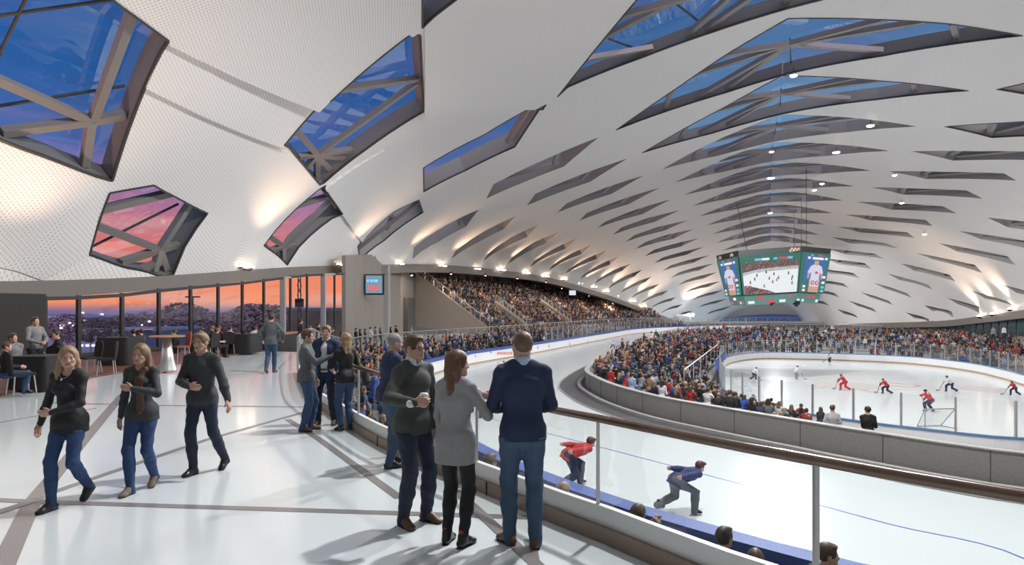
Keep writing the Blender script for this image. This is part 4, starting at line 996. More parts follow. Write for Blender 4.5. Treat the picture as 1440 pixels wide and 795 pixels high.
# ------------------------------------------------------------------ window wall and the view outside
WN = [len(holes)]
m_mull = mat('dark_mullion', (.03, .028, .027), .4, .2)
m_wglass = glass('window_glass', (.97, .97, .98), .12)
def window_wall():
    P0, P7 = np.array([-17.0, 25.1]), np.array([-14.5, 40.5]); step = (P7 - P0) / 7
    stops = [P0 - step * .68] + [P0 + step * k for k in range(8)]
    ext = [np.array([px_ * 0, 0.]) for px_ in ()]
    # beyond the wide column: narrower lights up to the grey wall
    Pe = np.array([-13.05, 50.]); d2 = Pe - P7
    stops += [P7 + d2 * q for q in (.10, .34, .60, .80, .98)]
    for i in range(len(stops) - 1):
        a, b = stops[i], stops[i + 1]; WN[0] += 1
        za, zb = eave_at(a[1]) - .5, eave_at(b[1]) - .5; fl = min(deck_z(a[1]), deck_z(b[1])) - .1
        fr = MB(); wdt = .11 if i not in (8, 11) else .34
        ang = math.atan2(b[1] - a[1], b[0] - a[0])
        fr.bar((*a, fl), (*a, za + .1), wdt, .16, up=(math.cos(ang), math.sin(ang), 0)); fr.bar((*a, za), (*b, zb), .12, .14); fr.bar((*a, fl + .3), (*b, fl + .3), .10, .14)
        fo = fr.build('window_%d' % WN[0], m_mull if i not in (8, 11) else m_greym, kind='structure')
        if i == 11:
            m = MB(); m.bar((a[0] + .2, a[1], fl + 1.2), (a[0] + .2, a[1] + .02, za), .3, .3); 
        g = MB(); g.add([(*a, fl + .3), (*b, fl + .3), (*b, zb), (*a, za)], [(0, 1, 2, 3)]); g.build('glass', m_wglass, fo)
    mb = MB(); mb.wall([tuple(p) for p in stops], .25, -2, [deck_z(p[1]) + .2 for p in stops]); mb.build('baseboard_left', m_walld, kind='structure')
window_wall()
# timber terrace the café stands on
mb = MB(); ys = np.linspace(12, 46, 18); vs = []; fs = []
for i, y in enumerate(ys):
    x1 = float(np.interp(y, [14.4, 16.7, 20, 33, 46], [-11.6, -12.2, -12.2, -11.7, -12.6])); x0 = float(np.interp(y, [12, 21.4, 21.5, 25.1, 40.5, 50], [-29, -29, -17.8, -17.0, -14.5, -13.1]))
    z = deck_z(y); vs += [(x1, y, z - .05), (x1, y, z + .06), (x0, y, z + .06)]
    if i: k = 3 * i; fs += [(k - 3, k, k + 1, k - 2), (k - 2, k + 1, k + 2, k - 1)]
mb.add(vs, fs); mb.build('floor_timber_terrace', m_plat, kind='structure')
# ground, hills; the mauve dusk haze is put into their colours
def terrain(name, d0, d1, x0, x1, base, amp, m, seed, n=70, rows=5):
    rr = random.Random(seed); ph = [(rr.uniform(0, 6.28), rr.uniform(.6, 1.4)) for _ in range(6)]
    vs = []; fs = []
    for j in range(rows + 1):
        v = j / rows
        for i in range(n + 1):
            u = i / n; x = x0 + (x1 - x0) * u; prof = math.sin(min(1, v * 1.25) * math.pi / 2)
            hgt = sum(math.sin(u * (5 + 4.3 * k) * w + p) / (1 + k * .9) for k, (p, w) in enumerate(ph)) / 3
            vs.append((x * (1 + .1 * v), d0 + (d1 - d0) * v, base + prof * amp * (.75 + .35 * hgt)))
    for j in range(rows):
        for i in range(n): k = j * (n + 1) + i; fs.append((k, k + 1, k + n + 2, k + n + 1))
    mb = MB(); mb.add(vs, fs); return mb.build(name, m, kind='structure', smooth=True)
mb = MB(); mb.add([(-1500, -60, -9.5), (-38, -60, -9.5), (-24, 30, -9.5), (-15, 60, -9.5), (-40, 160, -9.5), (-40, 1500, -9.5), (-1800, 1500, -9.5)], [(0, 1, 2, 3, 4, 5, 6)]); mb.build('ground_outside', mat('hazed_ground', (.42, .38, .48), .8, noise=.4, nscale=.02), kind='structure')
terrain('hills_far', 1100, 2200, -2600, 200, -10, 9, mat('hazed_far_hills', (.60, .44, .66), .9), 3)
terrain('hills_near', 600, 900, -1400, 100, -10, 6, mat('hazed_near_hills', (.42, .32, .48), .9), 5)
# trees outside: trunk and leafy crown made of many tufts, mauve haze put into the leaf colour
TREE_M = [mat('hazed_foliage', (.20, .155, .185), .9, noise=.3, nscale=3), mat('hazed_plum_foliage', (.23, .165, .19), .9, noise=.3, nscale=3)]
m_trunk = mat('bark', (.08, .06, .06), .9)
def tree_mesh(seed):
    rr = random.Random(seed); mb = MB(); g = 620
    for _ in range(g):
        a = rr.uniform(0, 6.283); u = rr.random() ** .5; z = rr.uniform(-1, 1); r = math.sqrt(max(0, 1 - z * z)) * (.75 + .25 * u)
        c = Vector((r * math.cos(a) * (.8 + .2 * math.sin(3 * a + seed)), r * math.sin(a), z * .95 + .15 * math.sin(5 * a)))
        s = rr.uniform(.05, .12); M = Matrix.Rotation(rr.uniform(0, 6.28), 3, Vector((rr.uniform(-1, 1), rr.uniform(-1, 1), rr.uniform(-1, 1))).normalized())
        vs = [c + M @ Vector(q) * s for q in ((1, 0, 0), (-.5, .8, 0), (-.5, -.8, 0), (0, 0, 1.1), (0, 0, -.9))]
        mb.add(vs, [(0, 1, 3), (1, 2, 3), (2, 0, 3), (1, 0, 4), (2, 1, 4), (0, 2, 4)])
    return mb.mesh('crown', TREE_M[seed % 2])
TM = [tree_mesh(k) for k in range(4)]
mbt = MB(); mbt.tube([(0, 0, 0), (0, 0, 1)], [.06, .035], 7); TRK = mbt.mesh('trunk', m_trunk)
trees = [(128, 465, 60, 3.0), (150, 462, 64, 2.6), (258, 452, 110, 4.6), (240, 455, 120, 3.8), (232, 458, 105, 3.2), (345, 455, 120, 4.0), (358, 452, 130, 4.4), (372, 452, 125, 4.2), (388, 452, 128, 4.0), (330, 458, 140, 3.6), (318, 459, 150, 3.4), (95, 462, 120, 3.6), (180, 460, 130, 3.4), (205, 460, 140, 3.6), (290, 459, 150, 3.6), (275, 456, 118, 3.6)]
for k, (px, py, d, r) in enumerate(trees):
    c = P(px, py, d); r = r * d / 110 * .62
    root = empty('tree', (c[0], c[1], -9.5), label='dusk-dark leafy tree outside the left windows, %s' % ['wide crown behind the second pane', 'narrow crown close behind the second mullion', 'tall crown in the fourth pane', 'middle height tree in the fourth pane', 'low crown at the left of the fourth pane', 'crown at the left of the seventh pane', 'crown in the middle of the seventh pane', 'crown at the right of the seventh pane', 'crown in the eighth pane by the wide column', 'low crown in the sixth pane, right half', 'low crown in the sixth pane, left half', 'low tree in the first pane', 'low tree at the left of the third pane', 'low tree at the right of the third pane', 'low crown in the fifth pane, right part', 'crown in the fifth pane, left part'][k], cat='tree', group='trees outside the left windows')
    z = c[2] + 9.5
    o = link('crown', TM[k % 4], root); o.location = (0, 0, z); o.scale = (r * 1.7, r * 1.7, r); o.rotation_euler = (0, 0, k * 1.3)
    o = link('trunk', TRK, root); o.scale = (r * .9, r * .9, z)
# low buildings with lit edges, parking lamps
def building(px0, px1, py0, py1, d, m, label, lights=True):
    a, b = P(px0, py1, d), P(px1, py0, d); root = empty('low_building', (a[0], a[1], -9.5), label=label, cat='building')
    w, hgt = b[0] - a[0], b[2] + 9.5
    mb = MB(); mb.box((w / 2, 6, hgt / 2), (w, 12, hgt)); mb.build('wall', m, root)
    mb = MB(); mb.box((w / 2, 6, hgt + .15), (w + .6, 12.6, .3)); mb.build('roof', mat('frosty_roof', (.40, .44, .60), .6), root)
    if lights:
        for q in np.linspace(.06, .94, 7):
            mb = MB(); mb.box((w * q, -.1, hgt * .82), (.35, .12, .22)); mb.build('lit_window', mat('cool_lamp', (1, 1, 1), .4, emit=(.9, .85, .9), estr=1.6), root)
building(112, 168, 467, 480, 75, mat('blue_grey_hall', (.20, .24, .38), .7), 'long low bluish hall with lit row outside the second pane')
building(70, 112, 447, 470, 140, mat('purple_block', (.26, .18, .28), .8), 'low mauve block outside the first pane')
building(165, 216, 466, 482, 82, mat('blue_grey_hall'), 'low bluish hall with lit row outside the third pane')
building(405, 462, 437, 492, 70, mat('rose_block', (.40, .26, .21), .8), 'rosy flat-roofed block outside the panes right of the wide column', False)
root = empty('street_lamp', tuple(P(271, 475, 70)), label='tall street lamp with a flat twin head outside the fifth pane', cat='street lamp')
mb = MB(); mb.tube([(0, 0, -9), (0, 0, 4.4)], [.14, .09], 8); mb.build('pole', m_black, root)
mb = MB(); mb.box((0, 0, 4.45), (1.5, .4, .14)); mb.build('lamp_head', m_black, root)
root = empty('chimney_mast', tuple(P(421, 470, 66)), label='dark lattice mast outside the first pane right of the wide column', cat='mast')
mb = MB(); mb.tube([(-.25, 0, -9), (-.12, 0, 6)], .06, 6); mb.tube([(.25, 0, -9), (.12, 0, 6)], .06, 6)
for z in range(-8, 6): mb.bar((-.22, 0, z), (.22, 0, z + 1), .05, .05); mb.bar((.22, 0, z), (-.22, 0, z + 1), .05, .05)
mb.build('lattice', m_black, root); mb = MB(); mb.box((0, 0, 3.2), (.8, .4, .9)); mb.build('aerial_box', m_black, root)
# ------------------------------------------------------------------ café furniture
m_cloth = mat('black_cloth', (.014, .013, .014), .8, bump=.2, nscale=6)
m_ctop = mat('timber_top', (.42, .20, .11), .35, noise=.15, nscale=5)
m_red = MATS['rink_red']
def bar_table(px, py, d, label):
    c = P(px, py, d); z = deck_z(d) + .06; root = empty('bar_table', (c[0], c[1], z), label=label, cat='bar table')
    mb = MB(); mb.lathe((0, 0, 1.06), [(.02, 0), (.50, 0), (.52, .02), (.50, .045), (.02, .045)], 24); mb.build('tabletop', m_ctop, root)
    mb = MB(); mb.lathe((0, 0, 0), [(.30, 0), (.29, .03), (.20, .35), (.10, 1.06)], 20); mb.build('pedestal', m_alu, root, True)
bar_table(235, 475, 20.2, 'tall round bar table with timber top on a pale cone leg')
bar_table(196, 470, 27.0, 'second tall bar table with timber top, close to the window glass behind the woman')
def cloth_table(px, d, w, h_, label, z=None):
    x = (px - CX) / F * d; z0 = deck_z(d) + .06; root = empty('draped_table', (x, d, z0), label=label, cat='draped table')
    n = 40; vs = []; fs = []
    for zz, k in ((h_, 1.), (h_ - .03, 1.015), (.01, 1.06)):
        for i in range(n):
            a = 2 * math.pi * i / n; c_, s_ = math.cos(a), math.sin(a); q = max(abs(c_), abs(s_)); r = (1 / q) ** .85 * w / 2 * k * (1 + (.02 * math.sin(11 * a) if zz < .1 else 0))
            vs.append((r * c_, r * s_, zz))
    for j in range(2):
        for i in range(n): fs.append((j * n + i, j * n + (i + 1) % n, (j + 1) * n + (i + 1) % n, (j + 1) * n + i))
    mb = MB(); mb.add(vs, fs); mb.build('cloth_skirt', m_cloth, root, True)
    mb = MB(); mb.box((0, 0, h_ - .01), (w * .98, w * .98, .03)); mb.build('tabletop', m_black, root)
cloth_table(170, 22.5, 1.05, .95, 'black draped high table left of the seated man in black by the window')
cloth_table(340, 28.5, 1.3, .85, 'black draped table in the row by the windows, behind the walking man')
cloth_table(372, 33.5, 1.4, .85, 'black draped table beside the man walking away')
cloth_table(57, 15.8, .95, .8, 'black draped table behind the blonde woman in black')
def cafe_chair(x, y, rz, label, m=None, h=.46):
    root = empty('cafe_chair', (x, y, deck_z(y) + .06), rz, label=label, cat='chair', group='dark chairs of the café')
    m = m or m_cloth
    mb = MB(); mb.box((0, 0, h), (.44, .44, .06)); mb.build('seat', m, root)
    mb = MB(); vs = []
    for zz, hw, yy in ((h + .02, .20, -.20), (h + .30, .235, -.23), (h + .46, .21, -.25), (h + .52, .09, -.255)): vs += [(-hw, yy, zz), (hw, yy, zz), (-hw, yy - .04, zz), (hw, yy - .04, zz)]
    fs = []
    for i in range(3):
        k = 4 * i; fs += [(k, k + 1, k + 5, k + 4), (k + 2, k + 6, k + 7, k + 3), (k, k + 4, k + 6, k + 2), (k + 1, k + 3, k + 7, k + 5)]
    fs += [(0, 2, 3, 1), (12, 13, 15, 14)]; mb.add(vs, fs); mb.build('backrest', m, root)
    for sx in (-1, 1):
        for sy in (-1, 1): mb = MB(); mb.tube([(sx * .18, sy * .18, h), (sx * .22, sy * .22, 0)], .016, 6); mb.build('leg', m_alu, root)
for px, d, rz, lb in [(127, 19.4, 2.6, 'empty dark café chair with notched back between the two women, before the glass'), (150, 19.0, 2.0, 'dark café chair tucked at the black table behind the woman in black'), (62, 16.6, 2.9, 'dark café chair behind the seated man in black'), (30, 14.6, -.6, 'dark café chair of the man in the black T-shirt, at the left edge'), (255, 22.6, 2.4, 'red-seated café chair of the man in black beside the bar table'), (322, 27.6, .4, 'dark café chair at the row of tables by the windows'), (350, 28.6, -.8, 'dark café chair under the man in white by the windows'), (372, 30.6, .6, 'dark café chair nearest the man walking away'), (296, 25.2, 1.2, 'dark café chair behind the walking man')]:
    cafe_chair((px - CX) / F * d, d, rz, lb, mat('red_seat', (.28, .06, .035), .5) if 'red' in lb else None, .62 if px == 255 else .46)
# bar counter by the wide column
x0 = (404 - CX) / F * 36; root = empty('bar_counter', (-13.6, 38, deck_z(38) + .06), label='dark bar counter with a timber top below the windows right of the wide column', cat='counter')
mb = MB(); mb.box((0, 0, .55), (.8, 5.5, 1.1)); mb.build('body', m_walld, root); mb = MB(); mb.box((0, 0, 1.13), (1.0, 5.8, .06)); mb.build('worktop', m_ctop, root)

sn = bpy.data.lights.new('landscape_fill', 'SUN'); sn.energy = 1.8; sn.color = (1, .80, .86); sn.angle = math.radians(50)  # added fill sun from behind the camera, brightens the hills and ground outside
so = bpy.data.objects.new('landscape_fill', sn); COL.objects.link(so); so.rotation_euler = Vector((-.2, 1., -.42)).to_track_quat('-Z', 'Y').to_euler()

for k, (px, d) in enumerate([(120, 90), (133, 110), (146, 95), (152, 130), (171, 105), (186, 92), (200, 120), (210, 98), (232, 105), (98, 115), (86, 100), (240, 130)]):
    p = P(px, 452 + (k * 7) % 12, d); root = empty('parking_lamp', (p[0], p[1], -9.5), label='small lit parking lamp outside the left panes, %s from the dark corner' % ORD[[9, 10, 0, 1, 2, 3, 4, 5, 6, 7, 8, 11][k]].replace('nearest', 'closest'), cat='street lamp', group='parking lamps outside')
    mb = MB(); mb.tube([(0, 0, 0), (0, 0, p[2] + 9.5)], .06, 6); mb.build('pole', m_black, root)
    mb = MB(); mb.lathe((0, 0, p[2] + 9.4), [(.05, 0), (.22, .1), (.22, .25), (.05, .35)], 8); mb.build('lamp_head', mat('cool_lamp'), root)
# small sign on the grey wall: blue ring with pale strokes beneath
sg = empty('wall_sign', tuple(P(489.5, 411, 51.5)), label='small blue ring sign with pale lettering on the grey wall right of the windows', cat='sign')
mb = MB(); mb.tube([(0, .28 * math.cos(a), .28 * math.sin(a)) for a in np.linspace(0, 6.283, 19)[:-1]], .06, 6, closed=True); mb.build('ring', mat('sign_blue', (.05, .25, .60), .5), sg, True)
for k, (y, z, w, h_) in enumerate([(0, .62, .09, .4), (-.35, -1.05, .22, .2), (-.05, -1.05, .22, .2), (.28, -1.05, .25, .2)]):
    mb = MB(); mb.box((0, y, z), (.05, w, h_)); mb.build('letter_stroke', m_white, sg)
mb = MB(); mb.box((0, 0, -1.75), (.05, .9, .3)); mb.build('blue_plate', MATS['sign_blue'], sg)
# ------------------------------------------------------------------ people: bodies and clothes grown as smooth implicit surfaces
def surface_nets(f, lo, h):
    """one vertex per cell crossed by the zero level, one quad per crossed grid edge"""
    s = f < 0; nx, ny, nz = f.shape
    c = np.zeros((nx - 1, ny - 1, nz - 1), np.int8)
    for i in (0, 1):
        for j in (0, 1):
            for k in (0, 1): c += s[i:nx - 1 + i, j:ny - 1 + j, k:nz - 1 + k]
    act = (c > 0) & (c < 8); idx = np.argwhere(act)
    if len(idx) == 0: return np.zeros((0, 3)), np.zeros((0, 4), int)
    num = -np.ones(act.shape, int); num[act] = np.arange(len(idx))
    acc = np.zeros((len(idx), 3)); cnt = np.zeros(len(idx))
    cor = [(i, j, k) for i in (0, 1) for j in (0, 1) for k in (0, 1)]
    val = {q: f[idx[:, 0] + q[0], idx[:, 1] + q[1], idx[:, 2] + q[2]] for q in cor}
    for a in cor:
        for ax in range(3):
            if a[ax]: continue
            b = tuple(1 if q == ax else a[q] for q in range(3))
            va, vb = val[a], val[b]; m = (va < 0) != (vb < 0)
            t = np.where(m, va / np.where(m, va - vb, 1), 0)
            p = np.tile(np.array(a, float), (len(idx), 1)); p[:, ax] += t
            acc[m] += p[m]; cnt[m] += 1
    V = (idx + acc / cnt[:, None]) * h + lo
    Q = []
    for ax in range(3):
        u, v = (ax + 1) % 3, (ax + 2) % 3
        sl0 = [slice(None)] * 3; sl1 = [slice(None)] * 3; sl0[ax] = slice(0, -1); sl1[ax] = slice(1, None)
        a, b = s[tuple(sl0)], s[tuple(sl1)]
        e = np.argwhere(a != b)
        ok = (e[:, u] > 0) & (e[:, v] > 0) & (e[:, u] < f.shape[u] - 1) & (e[:, v] < f.shape[v] - 1)
        e = e[ok]; inside = a[e[:, 0], e[:, 1], e[:, 2]]
        def nb(du, dv):
            q = e.copy(); q[:, u] += du; q[:, v] += dv; return num[q[:, 0], q[:, 1], q[:, 2]]
        quad = np.stack([nb(-1, -1), nb(0, -1), nb(0, 0), nb(-1, 0)], 1)
        quad[~inside] = quad[~inside][:, ::-1]
        Q.append(quad)
    return V, np.concatenate(Q)
def V3(*a): return np.array(a, float)
def unit(v): v = np.asarray(v, float); return v / max(1e-9, np.linalg.norm(v))
class Fld:
    def __init__(s, prims, h, k=.02, cuts=(), fold=0., seed=0):
        """prims: ('c', a, b, ra, rb, flatdir, flat, k) capsule or ('e', centre, radii, rot, k) ellipsoid; op 'sc'/'se' subtract"""
        lo = np.full(3, 1e9); hi = -lo
        for p in prims:
            if p[0] in ('sc', 'se'): continue
            l, u = s.bb(p); lo = np.minimum(lo, l); hi = np.maximum(hi, u)
        lo -= 2.5 * h + .01; hi += 2.5 * h + .01
        n = np.ceil((hi - lo) / h).astype(int) + 1
        s.lo, s.h = lo, h; f = np.full(n, .12, np.float32)
        ax = [lo[i] + h * np.arange(n[i]) for i in range(3)]
        for p in prims:
            kk = p[-1] if p[-1] is not None else k
            l, u = s.bb(p); m = kk + 2 * h + .012
            i0_ = np.clip(np.floor((l - m - lo) / h).astype(int), 0, n - 1); i1_ = np.clip(np.ceil((u + m - lo) / h).astype(int) + 1, 1, n)
            if (i1_ <= i0_).any(): continue
            X = ax[0][i0_[0]:i1_[0], None, None]; Y = ax[1][None, i0_[1]:i1_[1], None]; Z = ax[2][None, None, i0_[2]:i1_[2]]
            sl = (slice(i0_[0], i1_[0]), slice(i0_[1], i1_[1]), slice(i0_[2], i1_[2]))
            d = s.dist(p, X, Y, Z); g = f[sl]
            if p[0] in ('sc', 'se'):
                d = -d; t = np.clip(.5 + .5 * (d - g) / kk, 0, 1); f[sl] = g * (1 - t) + d * t + kk * t * (1 - t)
            else:
                t = np.clip(.5 + .5 * (d - g) / kk, 0, 1); f[sl] = d * (1 - t) + g * t - kk * t * (1 - t)
        X = ax[0][:, None, None]; Y = ax[1][None, :, None]; Z = ax[2][None, None, :]
        if fold:
            w = np.sin(38 * Z + 11 * X + 4 * np.sin(17 * Y + seed) + seed) + .7 * np.sin(61 * Z - 31 * X + 19 * Y + 3 * np.sin(13 * X) + 2 * seed) + .6 * np.sin(24 * X + 21 * Y + 9 * Z + seed)
            f += (fold * w).astype(np.float32)
        for (c, nrm) in cuts:
            nrm = unit(nrm); f = np.maximum(f, (X - c[0]) * nrm[0] + (Y - c[1]) * nrm[1] + (Z - c[2]) * nrm[2])
        s.f = f
    @staticmethod
    def bb(p):
        if p[0] in ('c', 'sc'):
            r = np.maximum(p[3], p[4]); return np.minimum(p[1], p[2]) - r, np.maximum(p[1], p[2]) + r
        r = max(p[2]); return p[1] - r, p[1] + r
    @staticmethod
    def dist(p, X, Y, Z):
        if p[0] in ('c', 'sc'):
            _, a, b, ra, rb, fd, fl, _k = p
            e = b - a; L2 = max(float(e @ e), 1e-9)
            px, py, pz = X - a[0], Y - a[1], Z - a[2]
            t = np.clip((px * e[0] + py * e[1] + pz * e[2]) / L2, 0, 1)
            qx, qy, qz = px - t * e[0], py - t * e[1], pz - t * e[2]
            if fd is not None:
                w = (qx * fd[0] + qy * fd[1] + qz * fd[2]) * (1 / fl - 1)
                qx, qy, qz = qx + w * fd[0], qy + w * fd[1], qz + w * fd[2]
            d = np.sqrt(qx * qx + qy * qy + qz * qz); r = ra + t * (rb - ra)
            dd = d - r
            return dd * (fl if fd is not None else 1) if fd is None else np.where(dd < 0, dd * fl, dd * (.5 + .5 * fl))
        _, c, rad, M, _k = p
        px, py, pz = X - c[0], Y - c[1], Z - c[2]
        if M is not None: px, py, pz = M[0, 0] * px + M[1, 0] * py + M[2, 0] * pz, M[0, 1] * px + M[1, 1] * py + M[2, 1] * pz, M[0, 2] * px + M[1, 2] * py + M[2, 2] * pz
        k0 = np.sqrt((px / rad[0]) ** 2 + (py / rad[1]) ** 2 + (pz / rad[2]) ** 2) + 1e-9
        k1 = np.sqrt((px / rad[0] ** 2) ** 2 + (py / rad[1] ** 2) ** 2 + (pz / rad[2] ** 2) ** 2) + 1e-9
        return k0 * (k0 - 1) / k1
    def mesh(s): return surface_nets(s.f, s.lo, s.h)
def cap(a, b, ra, rb=None, fd=None, fl=1., k=None): return ('c', np.asarray(a, float), np.asarray(b, float), ra, ra if rb is None else rb, None if fd is None else unit(fd), fl, k)
def ell(c, r, M=None, k=None): return ('e', np.asarray(c, float), tuple(r), M, k)
def scap(*a, **kw): return ('sc',) + cap(*a, **kw)[1:]
def sell(*a, **kw): return ('se',) + ell(*a, **kw)[1:]
def rotm(yaw=0., pitch=0., roll=0.):
    """yaw turns to the person's left, pitch tips forward/down, roll leans to the right"""
    return np.array((Matrix.Rotation(yaw, 3, 'Z') @ Matrix.Rotation(-pitch, 3, 'X') @ Matrix.Rotation(roll, 3, 'Y')))
def ik(a, c, l1, l2, hint):
    a, c = np.asarray(a, float), np.asarray(c, float); d = c - a; L = np.linalg.norm(d)
    if L > (l1 + l2) * .999: c = a + d / L * (l1 + l2) * .999; d = c - a; L = np.linalg.norm(d)
    z = d / L; x = (l1 * l1 - l2 * l2 + L * L) / (2 * L); hh = math.sqrt(max(0, l1 * l1 - x * x))
    u = np.asarray(hint, float); u = u - z * (u @ z); u = unit(u)
    return a + z * x + u * hh, c
def to_obj(name, VQ, mats, parent, scale, mi=None, smooth=True):
    V, Q = VQ
    me = bpy.data.meshes.new(name)
    me.vertices.add(len(V)); me.vertices.foreach_set('co', (V * scale).astype(np.float32).ravel())
    me.loops.add(len(Q) * 4); me.loops.foreach_set('vertex_index', Q.ravel().astype(np.int32))
    me.polygons.add(len(Q)); me.polygons.foreach_set('loop_start', (np.arange(len(Q)) * 4).astype(np.int32)); 
    for m in (mats if isinstance(mats, (list, tuple)) else [mats]): me.materials.append(m)
    me.update(calc_edges=True); me.validate()
    if mi is not None and len(mi) == len(me.polygons): me.polygons.foreach_set('material_index', mi.astype(np.int32))
    me.polygons.foreach_set('use_smooth', [smooth] * len(me.polygons))
    return link(name, me, parent)

SKIN = {'light': mat('skin_light', (.50, .30, .22), .5), 'tan': mat('skin_tan', (.42, .24, .165), .5), 'dark': mat('skin_dark', (.19, .10, .07), .5)}
m_lip = mat('lips', (.36, .12, .11), .4); m_brow = mat('brow_hair', (.07, .045, .03), .8)
m_eyew = mat('eye_white', (.42, .39, .37), .3); m_iris = mat('iris', (.03, .022, .018), .2)

def skeleton(p):
    """joints of a 1.75 m figure facing +Y; p overrides the pose"""
    fem = p.get('fem', False); J = {}
    ph = p.get('pelvis', (0, 0, .945)); J['P'] = V3(*ph)
    Rp = rotm(p.get('hip_yaw', 0), p.get('hip_pitch', p.get('lean', 0) * .5), p.get('hip_roll', 0))
    Rt = rotm(p.get('twist', 0), p.get('lean', 0), p.get('side', 0)); J['Rp'], J['Rt'] = Rp, Rt
    hump = p.get('hump', 0)
    Rc = rotm(p.get('twist', 0), p.get('lean', 0) + hump, p.get('side', 0)); J['Rc'] = Rc
    J['W'] = J['P'] + Rt @ V3(0, 0, .17)
    J['C'] = J['W'] + Rc @ V3(0, 0, .19); J['N'] = J['W'] + Rc @ V3(0, -.005, .355)
    sw = .146 if fem else .172
    J['S'] = {s: J['W'] + Rc @ V3(s * sw, 0, .290) for s in (-1, 1)}
    J['H'] = {s: J['P'] + Rp @ V3(s * .085, 0, -.02) for s in (-1, 1)}
    hy = p.get('head', (0, 0, 0)); J['Rh'] = rotm(*hy)
    nk = p.get('neck', None); base = J['N'] + (Rc @ V3(0, .012, .05) if nk is None else V3(*nk))
    J['B'] = base; J['hc'] = base + J['Rh'] @ V3(0, .012, .105)
    J['A'] = {}; J['K'] = {}; J['toe'] = {}
    ft = p.get('feet', {-1: (-.10, 0, .085), 1: (.10, 0, .085)}); kh = p.get('knee', {}); td = p.get('toe', {})
    for s in (-1, 1):
        K, A = ik(J['H'][s], V3(*ft[s]), .435, .425, kh.get(s, (s * .12, 1, 0))); J['K'][s], J['A'][s] = K, A
        J['toe'][s] = unit(V3(*td.get(s, (s * .18, 1, 0))))
    J['E'] = {}; J['Wr'] = {}; J['hd'] = {}; J['pn'] = {}
    hd = p.get('hands', {}); eh = p.get('elbow', {})
    for s in (-1, 1):
        w = hd.get(s, (s * .25, .03, .80)); E, Wr = ik(J['S'][s], V3(*w), .285, .255, eh.get(s, (s * .35, -1, -.2))); J['E'][s], J['Wr'][s] = E, Wr
        J['hd'][s] = unit(V3(*p.get('hdir', {}).get(s, tuple(Wr - E)))); J['pn'][s] = unit(V3(*p.get('palm', {}).get(s, (-s, .15, 0))))
    J['curl'] = p.get('curl', {}); return J
def hand_prims(W, d, n, s, curl=.5, r=1., thumb_in=.35, simple=False):
    """palm, four unequal bent fingers and a thumb leaving the side of the palm; n is the palm normal"""
    d = unit(d); n = unit(n - d * (n @ d)); side = np.cross(d, n)
    # thumb side: towards the body front when the arm hangs, palm inwards
    th = side * (1 if s > 0 else -1)
    pr = [cap(W - d * .01, W + d * .03, .027 * r, .031 * r, n, .62, .012), cap(W + d * .03, W + d * .082, .037 * r, .041 * r, n, .42, .012)]
    if simple:
        pr.append(cap(W + d * .08, W + d * .13 + n * .03, .034 * r, .026 * r, n, .4, .012)); pr.append(cap(W + d * .03 + th * .03, W + d * .085 + th * .05 + n * .012, .012, .010, k=.01)); return pr
    for q, L in zip((.031, .0105, -.0105, -.030), (.068, .078, .072, .056)):
        b = W + d * (.086 - abs(q) * .25) + th * q; a1, a2, a3 = curl * .6, curl * 1.5, curl * 2.1
        sp = th * q * .8
        d1 = unit(d * math.cos(a1) + n * math.sin(a1) + sp); d2 = d * math.cos(a2) + n * math.sin(a2); d3 = d * math.cos(a3) + n * math.sin(a3)
        c1 = b + d1 * L * .5; c2 = c1 + d2 * L * .32; c3 = c2 + d3 * L * .24
        pr += [cap(b - d * .012, c1, .0098 * r, .0090 * r, k=.006), cap(c1, c2, .0090 * r, .0084 * r, k=.004), cap(c2, c3, .0084 * r, .0072 * r, k=.004)]
    t0 = W + d * .022 + th * .024; t1 = t0 + unit(d * .75 + th * .62 + n * .25) * .042; t2 = t1 + unit(d * .9 + th * (.35 - thumb_in) + n * (.25 + thumb_in)) * .034
    pr += [cap(t0, t1, .0155 * r, .0115 * r, k=.01), cap(t1, t2, .0110 * r, .0088 * r, k=.005)]
    return pr
def head_prims(J, fem, lod):
    M, c = J['Rh'], J['hc']
    def T(x, y, z): return c + M @ V3(x, y, z)
    w = .95 if fem else 1.
    pr = [ell(T(0, -.012, .022), (.073 * w, .092, .088), M, .02), ell(T(0, .024, -.035), (.056 * w, .064, .072), M, .03)]
    if lod > .02: return pr
    pr += [cap(T(-.022, .062, -.088), T(.022, .062, -.088), .019 * w, k=.025), cap(T(-.05 * w, .0, -.06), T(-.02, .055, -.088), .020, .018, k=.03), cap(T(.05 * w, .0, -.06), T(.02, .055, -.088), .020, .018, k=.03),
           cap(T(-.03, .072, .012), T(.03, .072, .012), .011, k=.016),
           sell(T(-.031, .092, -.006), (.017, .015, .011), M, .014), sell(T(.031, .092, -.006), (.017, .015, .011), M, .014),
           cap(T(0, .080, .004), T(0, .099, -.034), .0075, .0115, k=.012), ell(T(-.011, .090, -.037), (.008, .009, .007), M, .008), ell(T(.011, .090, -.037), (.008, .009, .007), M, .008),
           ell(T(-.041 * w, .058, -.032), (.02, .018, .018), M, .02), ell(T(.041 * w, .058, -.032), (.02, .018, .018), M, .02),
           cap(T(-.014, .080, -.061), T(.014, .080, -.061), .0070, k=.007), cap(T(-.011, .078, -.071), T(.011, .078, -.071), .0072, k=.007), scap(T(-.02, .0935, -.0655), T(.02, .0935, -.0655), .0022, k=.004)]
    for s in (-1, 1):
        pr += [ell(T(s * .074 * w, -.008, -.012), (.011, .020, .031), M, .008), sell(T(s * .084 * w, -.002, -.008), (.006, .010, .016), M, .006)]
    return pr
